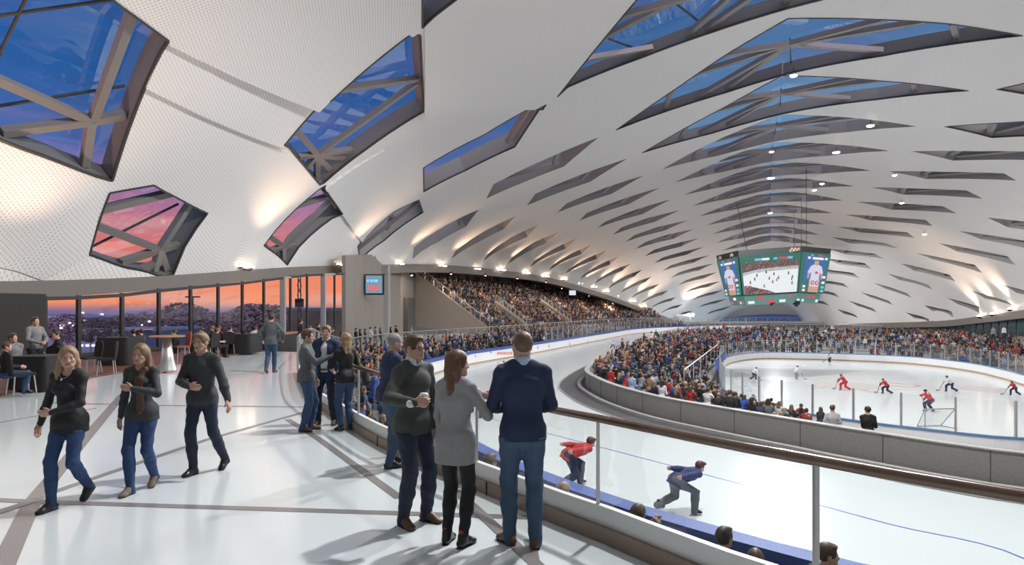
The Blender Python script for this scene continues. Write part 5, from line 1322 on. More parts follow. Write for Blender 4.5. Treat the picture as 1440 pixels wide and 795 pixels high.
def torso_prims(J, fem, o=0., arms=True, bulk=1.):
    P_, Rt, Rc, Rp, W = J['P'], J['Rt'], J['Rc'], J['Rp'], J['W']
    def T(x, y, z): return W + Rc @ V3(x, y, z - .17)
    def Q(x, y, z): return P_ + Rp @ V3(x, y, z)
    f = Rc @ V3(0, 1, 0); b = bulk
    if fem:
        pr = [ell(Q(0, -.005, -.01), (.158 + o, .108 + o, .115 + o), Rp, .05), cap(W - Rt @ V3(0, 0, .05), W + Rc @ V3(0, 0, .03), .118 * b + o, .112 * b + o, f, .78, .06), ell(T(0, -.008, .35), (.142 * b + o, .098 + o, .15 + o), Rc, .05),
              ell(T(-.066, .072, .345), (.056 + o * .6, .052 + o * .6, .055 + o * .6), Rc, .04), ell(T(.066, .072, .345), (.056 + o * .6, .052 + o * .6, .055 + o * .6), Rc, .04)]
        r = .036
    else:
        pr = [ell(Q(0, -.002, -.01), (.155 + o, .108 + o, .115 + o), Rp, .05), cap(W - Rt @ V3(0, 0, .07), W + Rc @ V3(0, .01, .03), .140 * b + o, .140 * b + o, f, .76, .06), ell(T(0, -.008, .35), (.168 * b + o, .112 * b + o, .165 + o), Rc, .05), ell(T(0, .05, .37), (.12 * b + o, .06 + o, .08 + o), Rc, .05)]
        r = .042
    S = J['S']; pr += [cap(J['N'] + Rc @ V3(s * .045, -.012, .0), S[s] + Rc @ V3(-s * .01, -.004, .012), .040 + o, .036 + o, k=.035) for s in (-1, 1)]
    pr += [cap(S[-1], S[1], r + o, fd=Rc @ V3(0, 1, 0), fl=.95, k=.05), cap(J['N'] + Rc @ V3(-.07, -.01, -.03), J['N'] + Rc @ V3(.07, -.01, -.03), .045 + o, k=.05)]
    return pr
def arm_prims(J, fem, o=0., cut=1., sides=(-1, 1)):
    pr = []; k = .85 if fem else 1.
    for s in sides:
        S, E, W = J['S'][s], J['E'][s], J['Wr'][s]
        pr.append(cap(S, S + (E - S) * min(1, cut * 2), .048 * k + o, (.048 + (.042 - .048) * min(1, cut * 2)) * k + o, k=.028))
        if cut > .5:
            e = E + (W - E) * min(1, (cut - .5) * 2); pr += [cap(E, E + (e - E) * .35, .042 * k + o, .043 * k + o, k=.02), cap(E + (e - E) * .35, e, .043 * k + o, .028 * k + o * .9, k=.02)]
    return pr
def leg_prims(J, fem, o=0., slim=1., end=.0, flare=0.):
    pr = []
    for s in (-1, 1):
        H, K, A = J['H'][s], J['K'][s], J['A'][s]; a = A - unit(A - K) * end; b = unit(K - H); sb = J['Rp'] @ V3(0, -1, 0)
        back = unit(np.cross(np.cross(K - A, V3(*J['toe'][s])), K - A)) * -1
        pr += [cap(H + V3(0, 0, -.01), K, .088 * slim + o, .057 * slim + o, k=.045), cap(H + sb * .035 + V3(0, 0, .0), H + (K - H) * .35, .085 * slim + o, .07 * slim + o, k=.04),
               cap(K, K + (a - K) * .4, .056 * slim + o, .055 * slim + o, k=.03), cap(K + (a - K) * .12 + back * .018, K + (a - K) * .5 + back * .012, .046 * slim + o, .045 * slim + o, k=.03),
               cap(K + (a - K) * .4, a, .054 * slim + o, .040 * slim + o + flare, k=.025), ell(H + sb * .06 + V3(0, 0, .01) - V3(s * .008, 0, 0), (.082 + o, .075 + o, .085 + o), None, .04)]
    return pr
def shoe(J, s, boot=0., heel=0.):
    A = J['A'][s]; t = J['toe'][s].copy(); up = V3(0, 0, 1.); up = unit(up - t * (up @ t)) if abs(t @ up) < .9 else unit(J['K'][s] - A)
    side = np.cross(t, up); z = lambda f, u, l=0.: A + t * f + up * u + side * l
    M = np.stack([side, t, up], 1)
    pr = [ell(z(-.035, -.045), (.036, .042, .042), M, .02), cap(z(-.02, -.045), z(.11, -.058), .036, .037, up, .72, .02), ell(z(.125, -.062), (.042, .055, .026), M, .02), cap(z(0, .0), z(.055, -.03), .041, .036, k=.02), cap(z(.05, -.03), z(.10, -.05), .036, .033, k=.02),
          cap(z(-.005, -.03), z(-.005, .012 + boot), .043, .044, k=.015)]
    # sole
    so = [cap(z(-.045, -.082), z(.13, -.082), .034, .041, up, .28, .01)]
    return pr, so, (A + up * -.086, -up)
HAIRC = {}
def hair_prims(J, style, fem):
    M, c = J['Rh'], J['hc']; w = .95 if fem else 1.
    def T(x, y, z): return c + M @ V3(x, y, z)
    if style == 'bald': return None
    if style in ('short', 'crop'):
        g = .013 if style == 'short' else .006
        pr = [ell(T(0, -.014, .026), (.073 * w + g, .092 + g, .088 + g * 1.25), M, .02)]
        if style == 'short': pr += [ell(T(.012, .050, .092), (.05, .035, .018), M, .02)]
        pr += [sell(T(0, .10, -.01), (.072, .062, .085), M, .012), sell(T(0, .045, -.085), (.12, .085, .075), M, .015)]
        for s in (-1, 1): pr.append(sell(T(s * .085, .002, -.02), (.022, .030, .042), M, .008))
        return pr, [(T(0, -.02, -.075), M @ V3(0, .35, -1))]
    L = {'bob': .16, 'shoulder': .24, 'long': .36}[style]
    pr = [ell(T(0, -.016, .026), (.073 * w + .017, .092 + .016, .088 + .018), M, .02)]
    for i, a in enumerate(np.linspace(-1.15, 1.15, 11)):
        x, y = math.sin(a) * .072, -math.cos(a) * .078 - .005
        wob = .012 * math.sin(i * 2.3); l = L * (1 - .10 * (i % 3 == 1) - .04 * (i % 2))
        q0 = T(x, y, .03); q1 = T(x * 1.18 + wob, y * .95 + (.012 if abs(a) > .9 else -.004), -.06)
        d = J['Rc'] @ V3(0, -.035 if abs(a) < .9 else .03, 0)
        q2 = q1 + V3(wob * .7 + math.sin(a) * .016, 0, -(l - .06) * .55) + d * .45; q3 = q1 + V3(-wob + math.sin(a) * .02, 0, -(l - .06)) + d
        pr += [cap(q0, q1, .028, .031, k=.02), cap(q1, q2, .031, .029, k=.018), cap(q2, q3, .029, .013, k=.015)]
    pr += [sell(T(0, .098, -.020), (.062 * w, .075, .098), M, .016), sell(T(0, .09, -.12), (.075, .075, .08), M, .02)]
    return pr, []
PC = [0]
def person(name, loc, rz, height, pose, label, top, legs, hair, shoes, skin='light', fem=False, h=.0065, hairstyle='short', sleeve=1., group=None, cat='person',
           hem=-.10, slim=1., flare=0., boot=0., collar=None, extra=None, legcol_o=.012, top_o=.014, neck_r=.062, vneck=0., face=True, bulk=1., parent=None, hh=None, ank=-.048, simple_hand=False, bare_legs=False):
    """one figure: continuous body mesh, with hair and each garment as child parts"""
    J = skeleton(dict(pose, fem=fem)); sc = height / 1.75
    root_kw = dict(label=label, cat=cat)
    if group: root_kw['group'] = group
    root = empty(name, loc, rz, **root_kw); PC[0] += 1
    pr = torso_prims(J, fem, 0., bulk=bulk) + arm_prims(J, fem) + leg_prims(J, fem, -.016, slim) + [cap(J['N'] + J['Rc'] @ V3(0, -.01, -.03), J['B'] + J['Rh'] @ V3(0, -.0, .05), .05 if fem else .058, .047 if fem else .055, k=.03)]
    pr += head_prims(J, fem, h)
    for s in (-1, 1):
        pr += hand_prims(J['Wr'][s], J['hd'][s], J['pn'][s], s, J['curl'].get(s, .45), .93 if fem else 1.03, simple=simple_hand or h > .012)
        pr += [cap(J['A'][s] + V3(0, 0, .02), J['A'][s] + J['toe'][s] * .10 + V3(0, 0, -.062), .030, .020, k=.02)]
    V, Q = Fld(pr, h, .02).mesh()
    loc_ = (V - J['hc']) @ J['Rh']; cen = loc_[Q].mean(1); mi = np.zeros(len(Q), int)
    if face and h < .012:
        mi[(np.abs(cen[:, 0]) < .019) & (cen[:, 2] > -.0745) & (cen[:, 2] < -.058) & (cen[:, 1] > .080)] = 1
        mi[(np.abs(np.abs(cen[:, 0]) - .031) < .017) & (cen[:, 2] > .010) & (cen[:, 2] < .0175) & (cen[:, 1] > .066)] = 2
    bm_hair = hair if not isinstance(hair, tuple) else hair
    body = to_obj('body', (V, Q), [SKIN[skin], m_lip, hair if hair else m_brow], root, sc, mi)
    if face and h < .012:
        for s in (-1, 1):
            c = J['hc'] + J['Rh'] @ V3(s * .031, .0745, -.006); Vn, Qn = Fld([ell(c, (.0108, .0095, .0068), J['Rh'])], .0035, .004).mesh()
            ce = ((Vn[Qn].mean(1) - c) @ J['Rh']); to_obj('eye', (Vn, Qn), [m_eyew, m_iris], root, sc, (np.hypot(ce[:, 0], ce[:, 2]) < .0055).astype(int))
    seed = PC[0] * 1.7; fo = .0016 if h < .012 else 0.
    hc = h * 1.25 if h < .02 else h
    # top
    tp = [p for p in torso_prims(J, fem, top_o, bulk=bulk)] + arm_prims(J, fem, top_o * .85, sleeve)
    if hem < -.02: tp += [cap(J['P'] + J['Rp'] @ V3(-.055, 0, -.02), J['P'] + J['Rp'] @ V3(-.055, 0, hem), .112 + top_o, .108 + top_o, k=.04), cap(J['P'] + J['Rp'] @ V3(.055, 0, -.02), J['P'] + J['Rp'] @ V3(.055, 0, hem), .116 + top_o, .114 + top_o, k=.04), cap(J['P'] + J['Rp'] @ V3(-.05, -.035, .02), J['P'] + J['Rp'] @ V3(-.05, -.035, hem), .108 + top_o, .112 + top_o, k=.04), cap(J['P'] + J['Rp'] @ V3(.05, -.035, .02), J['P'] + J['Rp'] @ V3(.05, -.035, hem), .108 + top_o, .112 + top_o, k=.04)]
    nb = J['N'] + J['Rc'] @ V3(0, .004, .012)
    tp += [cap(nb + J['Rc'] @ V3(0, -.004, -.03), nb + J['Rc'] @ V3(0, .0, .012), .064, .062, k=.02)] if not vneck else []
    tp += [scap(nb + J['Rc'] @ V3(0, .005, -.01), nb + J['Rc'] @ V3(0, .0, .16), neck_r, neck_r + .05, k=.008)]
    if vneck: tp += [scap(nb + J['Rc'] @ V3(0, .13, -vneck), nb + J['Rc'] @ V3(0, .10, .06), .022, .062, k=.008), scap(nb + J['Rc'] @ V3(0, .05, 0), nb + J['Rc'] @ V3(0, .08, .1), .05, k=.01)]
    hp = J['P'] + J['Rp'] @ V3(0, 0, hem)
    to_obj('top', Fld(tp, hc, .02, [(hp, J['Rp'] @ V3(0, 0, -1))] if hem > -.4 else (), fo * 1.2, seed).mesh(), top, root, sc)
    # trousers
    lp = leg_prims(J, fem, legcol_o, slim, ank, flare) + [ell(J['P'] + J['Rp'] @ V3(0, -.002, -.01), ((.158 if fem else .155) + legcol_o, .108 + legcol_o, .105 + legcol_o), J['Rp'], .05)]
    to_obj('trousers', Fld(lp, hc, .02, [(J['P'] + J['Rp'] @ V3(0, 0, min(.075, hem + .03) if pose.get('lean', 0) < .2 and 'hip_pitch' not in pose else .075), J['Rp'] @ V3(0, 0, 1))], fo * 1.3, seed + 2).mesh(), legs, root, sc)
    if hair and hairstyle != 'bald':
        a, cuts = hair_prims(J, hairstyle, fem)
        to_obj('hair', Fld(a, min(hc, .008) if h < .02 else h * .8, .02, cuts, .0012 if h < .012 else 0, seed).mesh(), hair, root, sc)
    if shoes:
        m1, m2 = shoes
        for s in (-1, 1):
            a, so, cut = shoe(J, s, boot); sh = to_obj('shoe', Fld(a, hc, .02, [cut]).mesh(), m1, root, sc)
            if h < .012: to_obj('sole', Fld(so, .006, .01).mesh(), m2, sh, sc)
    if collar:
        nbz = J['N'] + J['Rc'] @ V3(0, .004, .03)
        cp = [cap(nbz + J['Rc'] @ V3(0, -.006, -.018), nbz + J['Rc'] @ V3(0, .002, .028), .073, .066, k=.01), scap(nbz + J['Rc'] @ V3(0, -.005, -.1), nbz + J['Rc'] @ V3(0, .003, .12), .056, .060, k=.004), sell(nbz + J['Rc'] @ V3(0, .075, .03), (.022, .06, .06), J['Rc'], .005)]
        for s in (-1, 1): cp.append(cap(nbz + J['Rc'] @ V3(s * .03, .058, .012), nbz + J['Rc'] @ V3(s * .052, .076, -.030), .012, .006, k=.008))
        to_obj('collar', Fld(cp, .005 if h < .012 else h, .01).mesh(), collar, root, sc)
    if extra: extra(root, J, sc)
    return root, J, sc
# ------------------------------------------------------------------ the people on the deck
def cm(n, c, r=.75, nz=.12, ns=60, b=.12): return mat(n, c, r, noise=nz, nscale=ns, bump=b)
c_jean = cm('blue_denim', (.030, .066, .145)); c_jean2 = cm('bright_denim', (.020, .052, .145)); c_jeand = cm('dark_denim', (.014, .022, .048)); c_jeanf = cm('faded_denim', (.045, .085, .15))
c_black = cm('black_jersey', (.011, .011, .012), .7); c_char = cm('charcoal_jersey', (.036, .040, .044)); c_navy = cm('navy_knit', (.012, .024, .066)); c_green = cm('green_grey_knit', (.050, .055, .050)); c_grey = cm('grey_knit', (.25, .25, .255)); c_mgrey = cm('slate_knit', (.085, .095, .10)); c_blazer = cm('navy_blazer', (.016, .028, .085)); c_shirt = cm('white_shirt', (.66, .68, .72)); c_lblue = cm('pale_blue_shirt', (.40, .50, .64)); c_leg = cm('black_leggings', (.009, .009, .010))
h_blond = cm('blond_hair', (.30, .195, .105), .5, .25, 70); h_lbrown = cm('light_brown_hair', (.20, .12, .065), .5, .25, 70); h_brown = cm('brown_hair', (.085, .047, .026), .5, .25, 70); h_dark = cm('dark_hair', (.025, .017, .013), .5, .25, 70); h_grey = cm('grey_hair', (.24, .23, .22), .6, .25, 70); h_redb = cm('auburn_hair', (.11, .052, .028), .45, .25, 70)
s_black = mat('black_leather', (.012, .011, .011), .28); s_brown = mat('brown_leather', (.10, .052, .028), .45); s_taupe = mat('taupe_suede', (.17, .13, .105), .7); s_sole = mat('rubber_sole', (.025, .022, .02), .7); s_light = mat('pale_sole', (.5, .48, .45), .6)
def stand(px, py, hpx):
    d = CAMZ * F / (py - HY); return (px - CX) / F * d, d, hpx * d / F
def put(px, py, top, *a, **k):
    x, y, hgt = stand(px, py, py - top); return person('person', (x, y, 0), a[0], hgt, *a[1:], **k)
# --- three people walking towards the camera
def pendant(root, J, sc):
    mb = MB(); n = J['N']; R_ = J['Rc']
    pts = [n + R_ @ V3(.062 * math.sin(a), .045 + .055 * abs(math.cos(a)) + (.02 if abs(a) < .2 else 0), .01 - .075 * max(0, math.cos(a))) for a in np.linspace(-1.5, 1.5, 15)]
    mb.tube([p * sc for p in pts], .0022, 5); mb.lathe(pts[7] * sc + V3(0, .004, -.012), [(.004, -.01), (.012, 0), (.004, .01)], 8); mb.build('necklace', m_alu, root, True)
put(97, 712, 485, math.pi - .05, dict(hands={1: (.36, -.02, .83), -1: (-.02, .26, 1.055)}, elbow={-1: (-1, -.6, -.2)}, hdir={-1: (1, .25, -.1)}, palm={-1: (.1, -.9, .3), 1: (-1, .2, 0)}, feet={1: (.07, .16, .085), -1: (-.07, -.20, .17)}, toe={-1: (-.1, 1, -.55)}, head=(.62, .02, 0), twist=.05, pelvis=(0, 0, .935)),
    'woman in a black top and blue jeans walking, blonde wavy hair, hand at waist', c_black, c_jean2, h_blond, (s_black, s_sole), fem=True, hairstyle='shoulder', vneck=.07, slim=.84, boot=.05, hem=-.13, extra=pendant, bulk=.92, top_o=.010)
def scarf(root, J, sc):
    n, R_ = J['N'], J['Rc']; pr = []
    pts = [n + R_ @ V3(*q) for q in ((.02, -.055, .02), (-.075, .0, .03), (-.07, .085, -.03), (-.045, .14, -.14), (-.06, .15, -.28), (-.05, .135, -.42), (-.055, .145, -.50))]
    for a, b, w in zip(pts, pts[1:], (.03, .034, .042, .046, .046, .04)): pr.append(cap(a, b, w, w, R_ @ V3(0, 1, 0), .5, .015))
    to_obj('scarf', Fld(pr, .008, .015, (), .003, 2).mesh(), cm('brown_scarf', (.10, .055, .032)), root, sc)
put(199, 690, 482, math.pi + .06, dict(hands={1: (.27, -.04, .80), -1: (-.03, .25, 1.235)}, elbow={-1: (-1, -.3, -.6)}, hdir={-1: (1, .1, .15)}, palm={-1: (.1, -1, .1), 1: (-1, .2, 0)}, feet={1: (.045, .16, .085), -1: (-.05, -.2, .14)}, toe={-1: (-.1, 1, -.4)}, head=(0, .05, 0), pelvis=(0, 0, .935)),
    'woman in a charcoal top with a brown scarf, blue jeans and taupe ankle boots, walking', c_char, c_jean2, h_lbrown, (s_taupe, s_sole), fem=True, hairstyle='shoulder', vneck=.06, slim=.86, boot=.09, hem=-.10, extra=scarf, bulk=.92, top_o=.010)
put(284, 665, 467, math.pi - .1, dict(hands={1: (.0, .26, 1.10), -1: (-.40, .10, .90)}, elbow={1: (1, -.5, -.2), -1: (-1, -.6, 0)}, hdir={1: (-1, .25, -.05)}, palm={1: (-.1, -1, .2), -1: (1, 0, .1)}, curl={1: .25}, feet={1: (.05, .10, .085), -1: (-.16, -.24, .13)}, toe={-1: (-.15, 1, -.35)}, head=(0, .05, 0)),
    'man in a charcoal henley and dark jeans walking, one hand on his belly', c_char, c_jeand, h_lbrown, (s_black, s_sole), slim=.88, hem=-.09)
# --- the man walking away by the café
put(381, 525, 441, .05, dict(hands={1: (.30, .16, .98), -1: (-.30, .12, .96)}, elbow={1: (1, -.7, 0), -1: (-1, -.7, 0)}, feet={1: (.04, .16, .085), -1: (-.06, -.24, .15)}, toe={-1: (0, 1, -.5)}, lean=.04),
    'man in a grey sweater and blue jeans walking away beside the café tables', c_mgrey, c_jean, h_dark, (s_brown, s_light), h=.012, slim=.95)
# --- group of three by the railing
put(432, 606, 463, -math.pi / 2 + .12, dict(hands={1: (.05, .38, 1.27), -1: (-.22, .10, .86)}, elbow={1: (.5, -.6, -1), -1: (-1, -.7, 0)}, hdir={1: (0, 1, .25)}, palm={1: (-.5, -.2, 1)}, curl={1: .3}, feet={-1: (-.09, .04, .085), 1: (.12, -.05, .085)}, lean=-.02, head=(0, .03, 0)),
    'man in slate-grey sweater gesturing with an open hand in the group of three', c_mgrey, c_jean, h_brown, (s_brown, s_sole), h=.0075, hem=-.10)
def blazer(root, J, sc):
    pr = [p for p in torso_prims(J, False, .030)] + arm_prims(J, False, .024, .97)
    for s in (-1, 1): pr += [cap(J['P'] + V3(s * .06, -.01, .05), J['P'] + V3(s * .075, -.005, -.17), .125, .125, k=.04)]
    n, p = J['N'], J['P']
    pr += [scap(n + V3(0, .11, -.04), p + V3(0, .16, .12), .050, .075, k=.01), scap(p + V3(0, .16, .12), p + V3(0, .18, -.25), .075, .085, k=.01), scap(n + V3(0, .0, -.02), n + V3(0, .03, .14), .066, .10, k=.01)]
    to_obj('blazer', Fld(pr, .0085, .02, [(p + V3(0, 0, -.16), (0, 0, -1))], .0016, 3).mesh(), c_blazer, root, sc)
    mb = MB(); pts = [(p + V3(.158 * math.cos(a), .122 * math.sin(a), .03)) * sc for a in np.linspace(0, 6.283, 30)[:-1]]; mb.tube(pts, .016, 6, closed=True); mb.build('belt', s_brown, root, True)
    for s in (-1, 1):
        mb = MB(); a = n + V3(s * .055, .075, -.02); b = n + V3(s * .085, .115, -.10); c = n + V3(s * .050, .135, -.27); d = n + V3(s * .04, .11, -.10)
        mb.add([q * sc for q in (a, b, c, d)] + [(q + V3(0, .012, 0)) * sc for q in (a, b, c, d)], [(0, 1, 2, 3), (4, 7, 6, 5), (0, 4, 5, 1), (1, 5, 6, 2), (2, 6, 7, 3), (3, 7, 4, 0)]); mb.build('lapel', c_blazer, root)
put(459, 597, 457, math.pi - .05, dict(hands={1: (.24, .10, .86), -1: (-.22, .10, .84)}, feet={-1: (-.14, 0, .085), 1: (.13, .05, .085)}, head=(.12, .02, 0)),
    'man in a navy blazer, white shirt and dark jeans facing the group of three', c_shirt, c_jeand, h_lbrown, (s_brown, s_sole), h=.0075, hem=-.02, collar=c_shirt, extra=blazer, neck_r=.058)
put(486, 606, 468, .78, dict(hands={1: (.14, .26, 1.06), -1: (-.12, .25, 1.06)}, elbow={1: (1, -.6, -.4), -1: (-1, -.6, -.4)}, feet={-1: (-.08, .02, .085), 1: (.08, -.02, .085)}, head=(.35, .0, 0)),
    'blonde woman in a black T-shirt, back turned, in the group of three', c_black, c_jean, h_blond, (s_black, s_light), fem=True, h=.0075, hairstyle='shoulder', slim=.86, hem=-.08, sleeve=.52)
# --- four at the balustrade
put(547, 656, 468, -1.0, dict(hands={1: (.20, .34, 1.02), -1: (-.16, .36, 1.02)}, elbow={1: (1, -.5, -.4), -1: (-1, -.5, -.4)}, feet={-1: (-.12, .08, .085), 1: (.12, -.04, .085)}, head=(-.05, .12, 0), lean=.05, hump=.06),
    'grey-haired man in a navy sweater and jeans leaning at the glass balustrade', c_navy, c_jeanf, h_grey, (s_black, s_sole), h=.0075, hairstyle='crop', bulk=1.06, hem=-.08)
def glasses(root, J, sc):
    T = lambda x, y, z: (J['hc'] + J['Rh'] @ V3(x, y, z)) * sc
    mb = MB()
    for s in (-1, 1):
        mb.tube([T(s * .031 + .021 * math.cos(a), .094, -.008 + .015 * math.sin(a)) for a in np.linspace(0, 6.283, 15)[:-1]], .0022, 5, closed=True)
        mb.tube([T(s * .052, .093, -.002), T(s * .076, .05, -.002), T(s * .078, -.01, -.004)], .0024, 5)
    mb.tube([T(-.01, .096, -.004), T(.01, .096, -.004)], .0022, 5); mb.build('glasses', m_black, root, True)
def sweater9(root, J, sc):
    glasses(root, J, sc)
    W = J['Wr'][1]; dd = J['hd'][1]; to_obj('shirt_cuff', Fld([cap(W - dd * .035, W - dd * .01, .036, .034)], .005, .005).mesh(), c_shirt, root, sc)
W9 = {}
root9, J9, sc9 = put(581, 736, 470, -2.25, dict(hands={1: (.27, .31, 1.17), -1: (-.16, .14, .90)}, elbow={1: (1, -.5, -.8), -1: (-1, -.8, 0)}, hdir={1: (-.75, .65, .1)}, palm={1: (-.65, -.75, .05), -1: (1, .2, 0)}, curl={1: .62}, feet={-1: (-.12, .05, .085), 1: (.12, .0, .085)}, head=(.12, .02, 0)),
    'man with glasses in a green-grey sweater and navy trousers holding a paper cup', c_green, c_jeand, h_brown, (s_brown, s_sole), collar=c_shirt, extra=sweater9, hem=-.11, bulk=1.03)
def sock(root, J, sc):
    for s in (-1, 1): A = J['A'][s]; to_obj('sock', Fld([cap(A + V3(0, 0, -.035), A + V3(0, 0, .055), .037, .036)], .006, .005).mesh(), mat('red_sock', (.45, .03, .035), .8), root, sc)
put(641, 766, 492, -.42, dict(hands={1: (.10, .25, 1.26), -1: (-.20, .16, .90)}, elbow={1: (.9, -.2, -1), -1: (-1, -.6, 0)}, hdir={1: (-.15, .35, 1)}, palm={1: (-.9, .3, 0)}, curl={1: .55}, feet={-1: (-.09, .0, .085), 1: (.09, -.03, .085)}, head=(-.75, .03, 0)),
    'woman in a light grey sweater and black leggings, long auburn hair, back turned', c_grey, c_leg, h_redb, (s_black, s_sole), fem=True, hairstyle='long', slim=.86, hem=-.20, bulk=1.12, extra=sock, ank=.03)
put(735, 769, 465, .1, dict(hands={1: (.10, .27, 1.08), -1: (-.10, .27, 1.08)}, elbow={1: (1, -.5, -1.3), -1: (-1, -.5, -1.3)}, hdir={1: (-1, .3, 0), -1: (1, .3, 0)}, feet={-1: (-.10, .06, .085), 1: (.10, -.03, .085)}, toe={-1: (-.55, 1, 0), 1: (.12, 1, 0)}, head=(.28, .0, 0)),
    'man in a navy sweater with pale blue collar and jeans, back turned, at the balustrade', c_navy, c_jeanf, cm('sandy_hair', (.125, .075, .042), .5, .25, 70), (s_brown, s_sole), hairstyle='crop', collar=c_lblue, hem=-.07, bulk=1.05)
# paper cup in the hand of the man with glasses
Mw = Matrix.Translation(root9.location) @ Matrix.Rotation(root9.rotation_euler.z, 4, 'Z')
hc = J9['Wr'][1] + unit(J9['hd'][1]) * .085 + unit(J9['pn'][1]) * .045
cp = Mw @ Vector(hc * sc9)
cup = empty('paper_cup', tuple(cp), label='small paper coffee cup with white lid and orange print held by the man with glasses', cat='cup')
mb = MB(); mb.lathe((0, 0, -.055), [(.027, 0), (.037, .10)], 20); mb.build('body', mat('cup_paper', (.62, .52, .45), .6), cup, True)
mb = MB(); mb.lathe((0, 0, .044), [(.040, 0), (.041, .012), (.034, .02), (.033, .026)], 20); mb.build('lid', m_white, cup, True)
mb = MB(); mb.lathe((0, 0, -.03), [(.0300, 0), (.0345, .045)], 20); mb.build('printed_band', mat('orange_print'), cup, True)
# ------------------------------------------------------------------ spectators, café guests, skaters
def dye(n, c): return mat('cloth_' + n, c, .8)
TOPS = [('black', (.012, .012, .013)), ('charcoal', (.035, .037, .04)), ('navy', (.015, .025, .075)), ('royal blue', (.02, .07, .34)), ('red', (.36, .025, .03)), ('white', (.60, .60, .60)), ('grey', (.20, .20, .205)), ('maroon', (.11, .02, .025)), ('tan', (.30, .19, .11)), ('brown', (.08, .045, .03)), ('teal', (.03, .12, .14)), ('pale blue', (.30, .40, .55))]
TM_ = {n: dye(n.replace(' ', '_'), c) for n, c in TOPS}
HAIRS = [('dark', h_dark), ('brown', h_brown), ('fair', h_lbrown), ('blonde', h_blond), ('grey', h_grey)]
LEGS = [c_jean, c_jeand, c_leg, dye('black', (0, 0, 0))]
def seat_pose(kind):
    b = dict(pelvis=(0, -.02, .53), feet={-1: (-.13, .36, .085), 1: (.13, .36, .085)}, knee={-1: (-.1, .6, 1), 1: (.1, .6, 1)}, hip_pitch=-.15)
    if kind == 0: b.update(hands={1: (.10, .26, .68), -1: (-.10, .26, .68)})
    if kind == 1: b.update(lean=.5, hands={1: (.08, .46, .62), -1: (-.08, .46, .62)}, head=(0, .1, 0))
    if kind == 2: b.update(hands={1: (.14, .24, .70), -1: (-.05, .28, .72)}, head=(.5, 0, 0), lean=.08)
    if kind == 3: b.update(hands={1: (.06, .34, 1.02), -1: (-.06, .34, 1.02)}, elbow={1: (.6, 0, -1), -1: (-.6, 0, -1)}, head=(0, .15, 0))
    if kind == 4: b.update(hands={1: (.2, .2, .66), -1: (-.2, .2, .66)}, head=(-.6, 0, 0), lean=-.06)
    return b
def stand_pose(kind):
    if kind == 0: return dict(hands={1: (.24, .06, .82), -1: (-.24, .06, .82)})
    return dict(hands={1: (.08, .26, 1.06), -1: (-.08, .26, 1.06)}, elbow={1: (1, -.4, -.6), -1: (-1, -.4, -.6)})
def proto(pose, fem, hairstyle, h, sleeve=1.):
    root, J, sc = person('proto', (0, 0, 0), 0, 1.65 if fem else 1.75, pose, 'x', c_black, c_jean, h_dark, (s_black, s_sole) if h < .03 else None, fem=fem, h=h, hairstyle=hairstyle, sleeve=sleeve, hem=-.06, face=False)
    ch = {'_J': J['hc'] * sc, '_W': [J['Wr'][q] * sc for q in (-1, 1)]}
    for c in list(root.children): ch.setdefault(c.name.split('.')[0], []).append(c.data); bpy.data.objects.remove(c)
    bpy.data.objects.remove(root); return ch
LOD = {}
def variants(h):
    if h in LOD: return LOD[h]
    out = []
    for k in range(5): out.append(proto(seat_pose(k), False, 'short', h, (1., 1., .5, 1., .5)[k]))
    for k in range(5): out.append(proto(seat_pose(k), True, ('shoulder', 'long', 'shoulder', 'bob', 'long')[k], h))
    for k in range(2): out.append(proto(stand_pose(k), False, 'short', h)); out.append(proto(stand_pose(k), True, 'shoulder', h))
    LOD[h] = out; return out
def spawn(loc, rz, v, top, hair, legs, skin, label, group, h=.016, s=1., name='person', cat='person'):
    """a spectator: copies of the prototype's parts under their own root, with their own clothes"""
    root = empty(name, loc, rz, label=label, cat=cat, group=group)
    for part, meshes in variants(h)[v].items():
        for me in meshes if part[0] != '_' else ():
            o = link(part, me, root); o.scale = (s, s, s)
            m = {'top': top, 'hair': hair, 'trousers': legs, 'body': SKIN[skin]}.get(part)
            if m is not None: o.material_slots[0].link = 'OBJECT'; o.material_slots[0].material = m
    return root
rc = random.Random(11)
CR = []          # (distance, x, y, z, heading, section, row)
def heading(dx, dy): return math.atan2(-dx, dy)
def along(curve, step, closed=False): return resample([tuple(p) for p in curve], step, closed)
# infield stand
for r in range(ROWS):
    a = row_curve(r + .52); zs = row_za(r)
    acc = 0; last = a[0]
    for i in range(NA):
        p, q = a[i], a[(i + 1) % NA]; L = np.linalg.norm(q - p); n = L / .66; k = int(n) + (rc.random() < n - int(n))
        for t in range(k):
            u = (t + .5 + rc.uniform(-.15, .15)) / k; x, y = p + (q - p) * u
            near = NEARW[i] > .5
            if y < 21 or x < 0: continue
            if near: pr = .26 if r == 0 else 0
            elif y < 50 and r < 3: pr = .48
            elif x < 34 and y < 100: pr = .40 if r < 8 else .2
            elif y >= 95: pr = .55
            else: pr = .58
            pxx = CX + F * x / y
            if pxx > 1450 or rc.random() > pr: continue
            if 950 < pxx < 1012 and 15 < x < 26 and rc.random() < .45: continue
            d = KA[i] - WA[i]; CR.append((math.hypot(x, y), x, y, zs[i], heading(*d), 'infield stand', r))
# lower stand below the walkway
nlb = len(LB)
for r in range(4):
    c = LB * (1 - (r + .45) / 4) + LF * ((r + .45) / 4); z = LZ[r]
    pts = along(c, .64)
    for i, p in enumerate(pts[:-1]):
        x, y = p; 
        if y < 15.5 or x > 42: continue
        pr = .30 if y < 40 else (.62 if y < 60 else .72)
        if rc.random() > pr: continue
        tv = pts[i + 1] - p; CR.append((math.hypot(x, y), x + rc.uniform(-.1, .1), y, z, heading(tv[1], -tv[0]), 'lower stand', r))
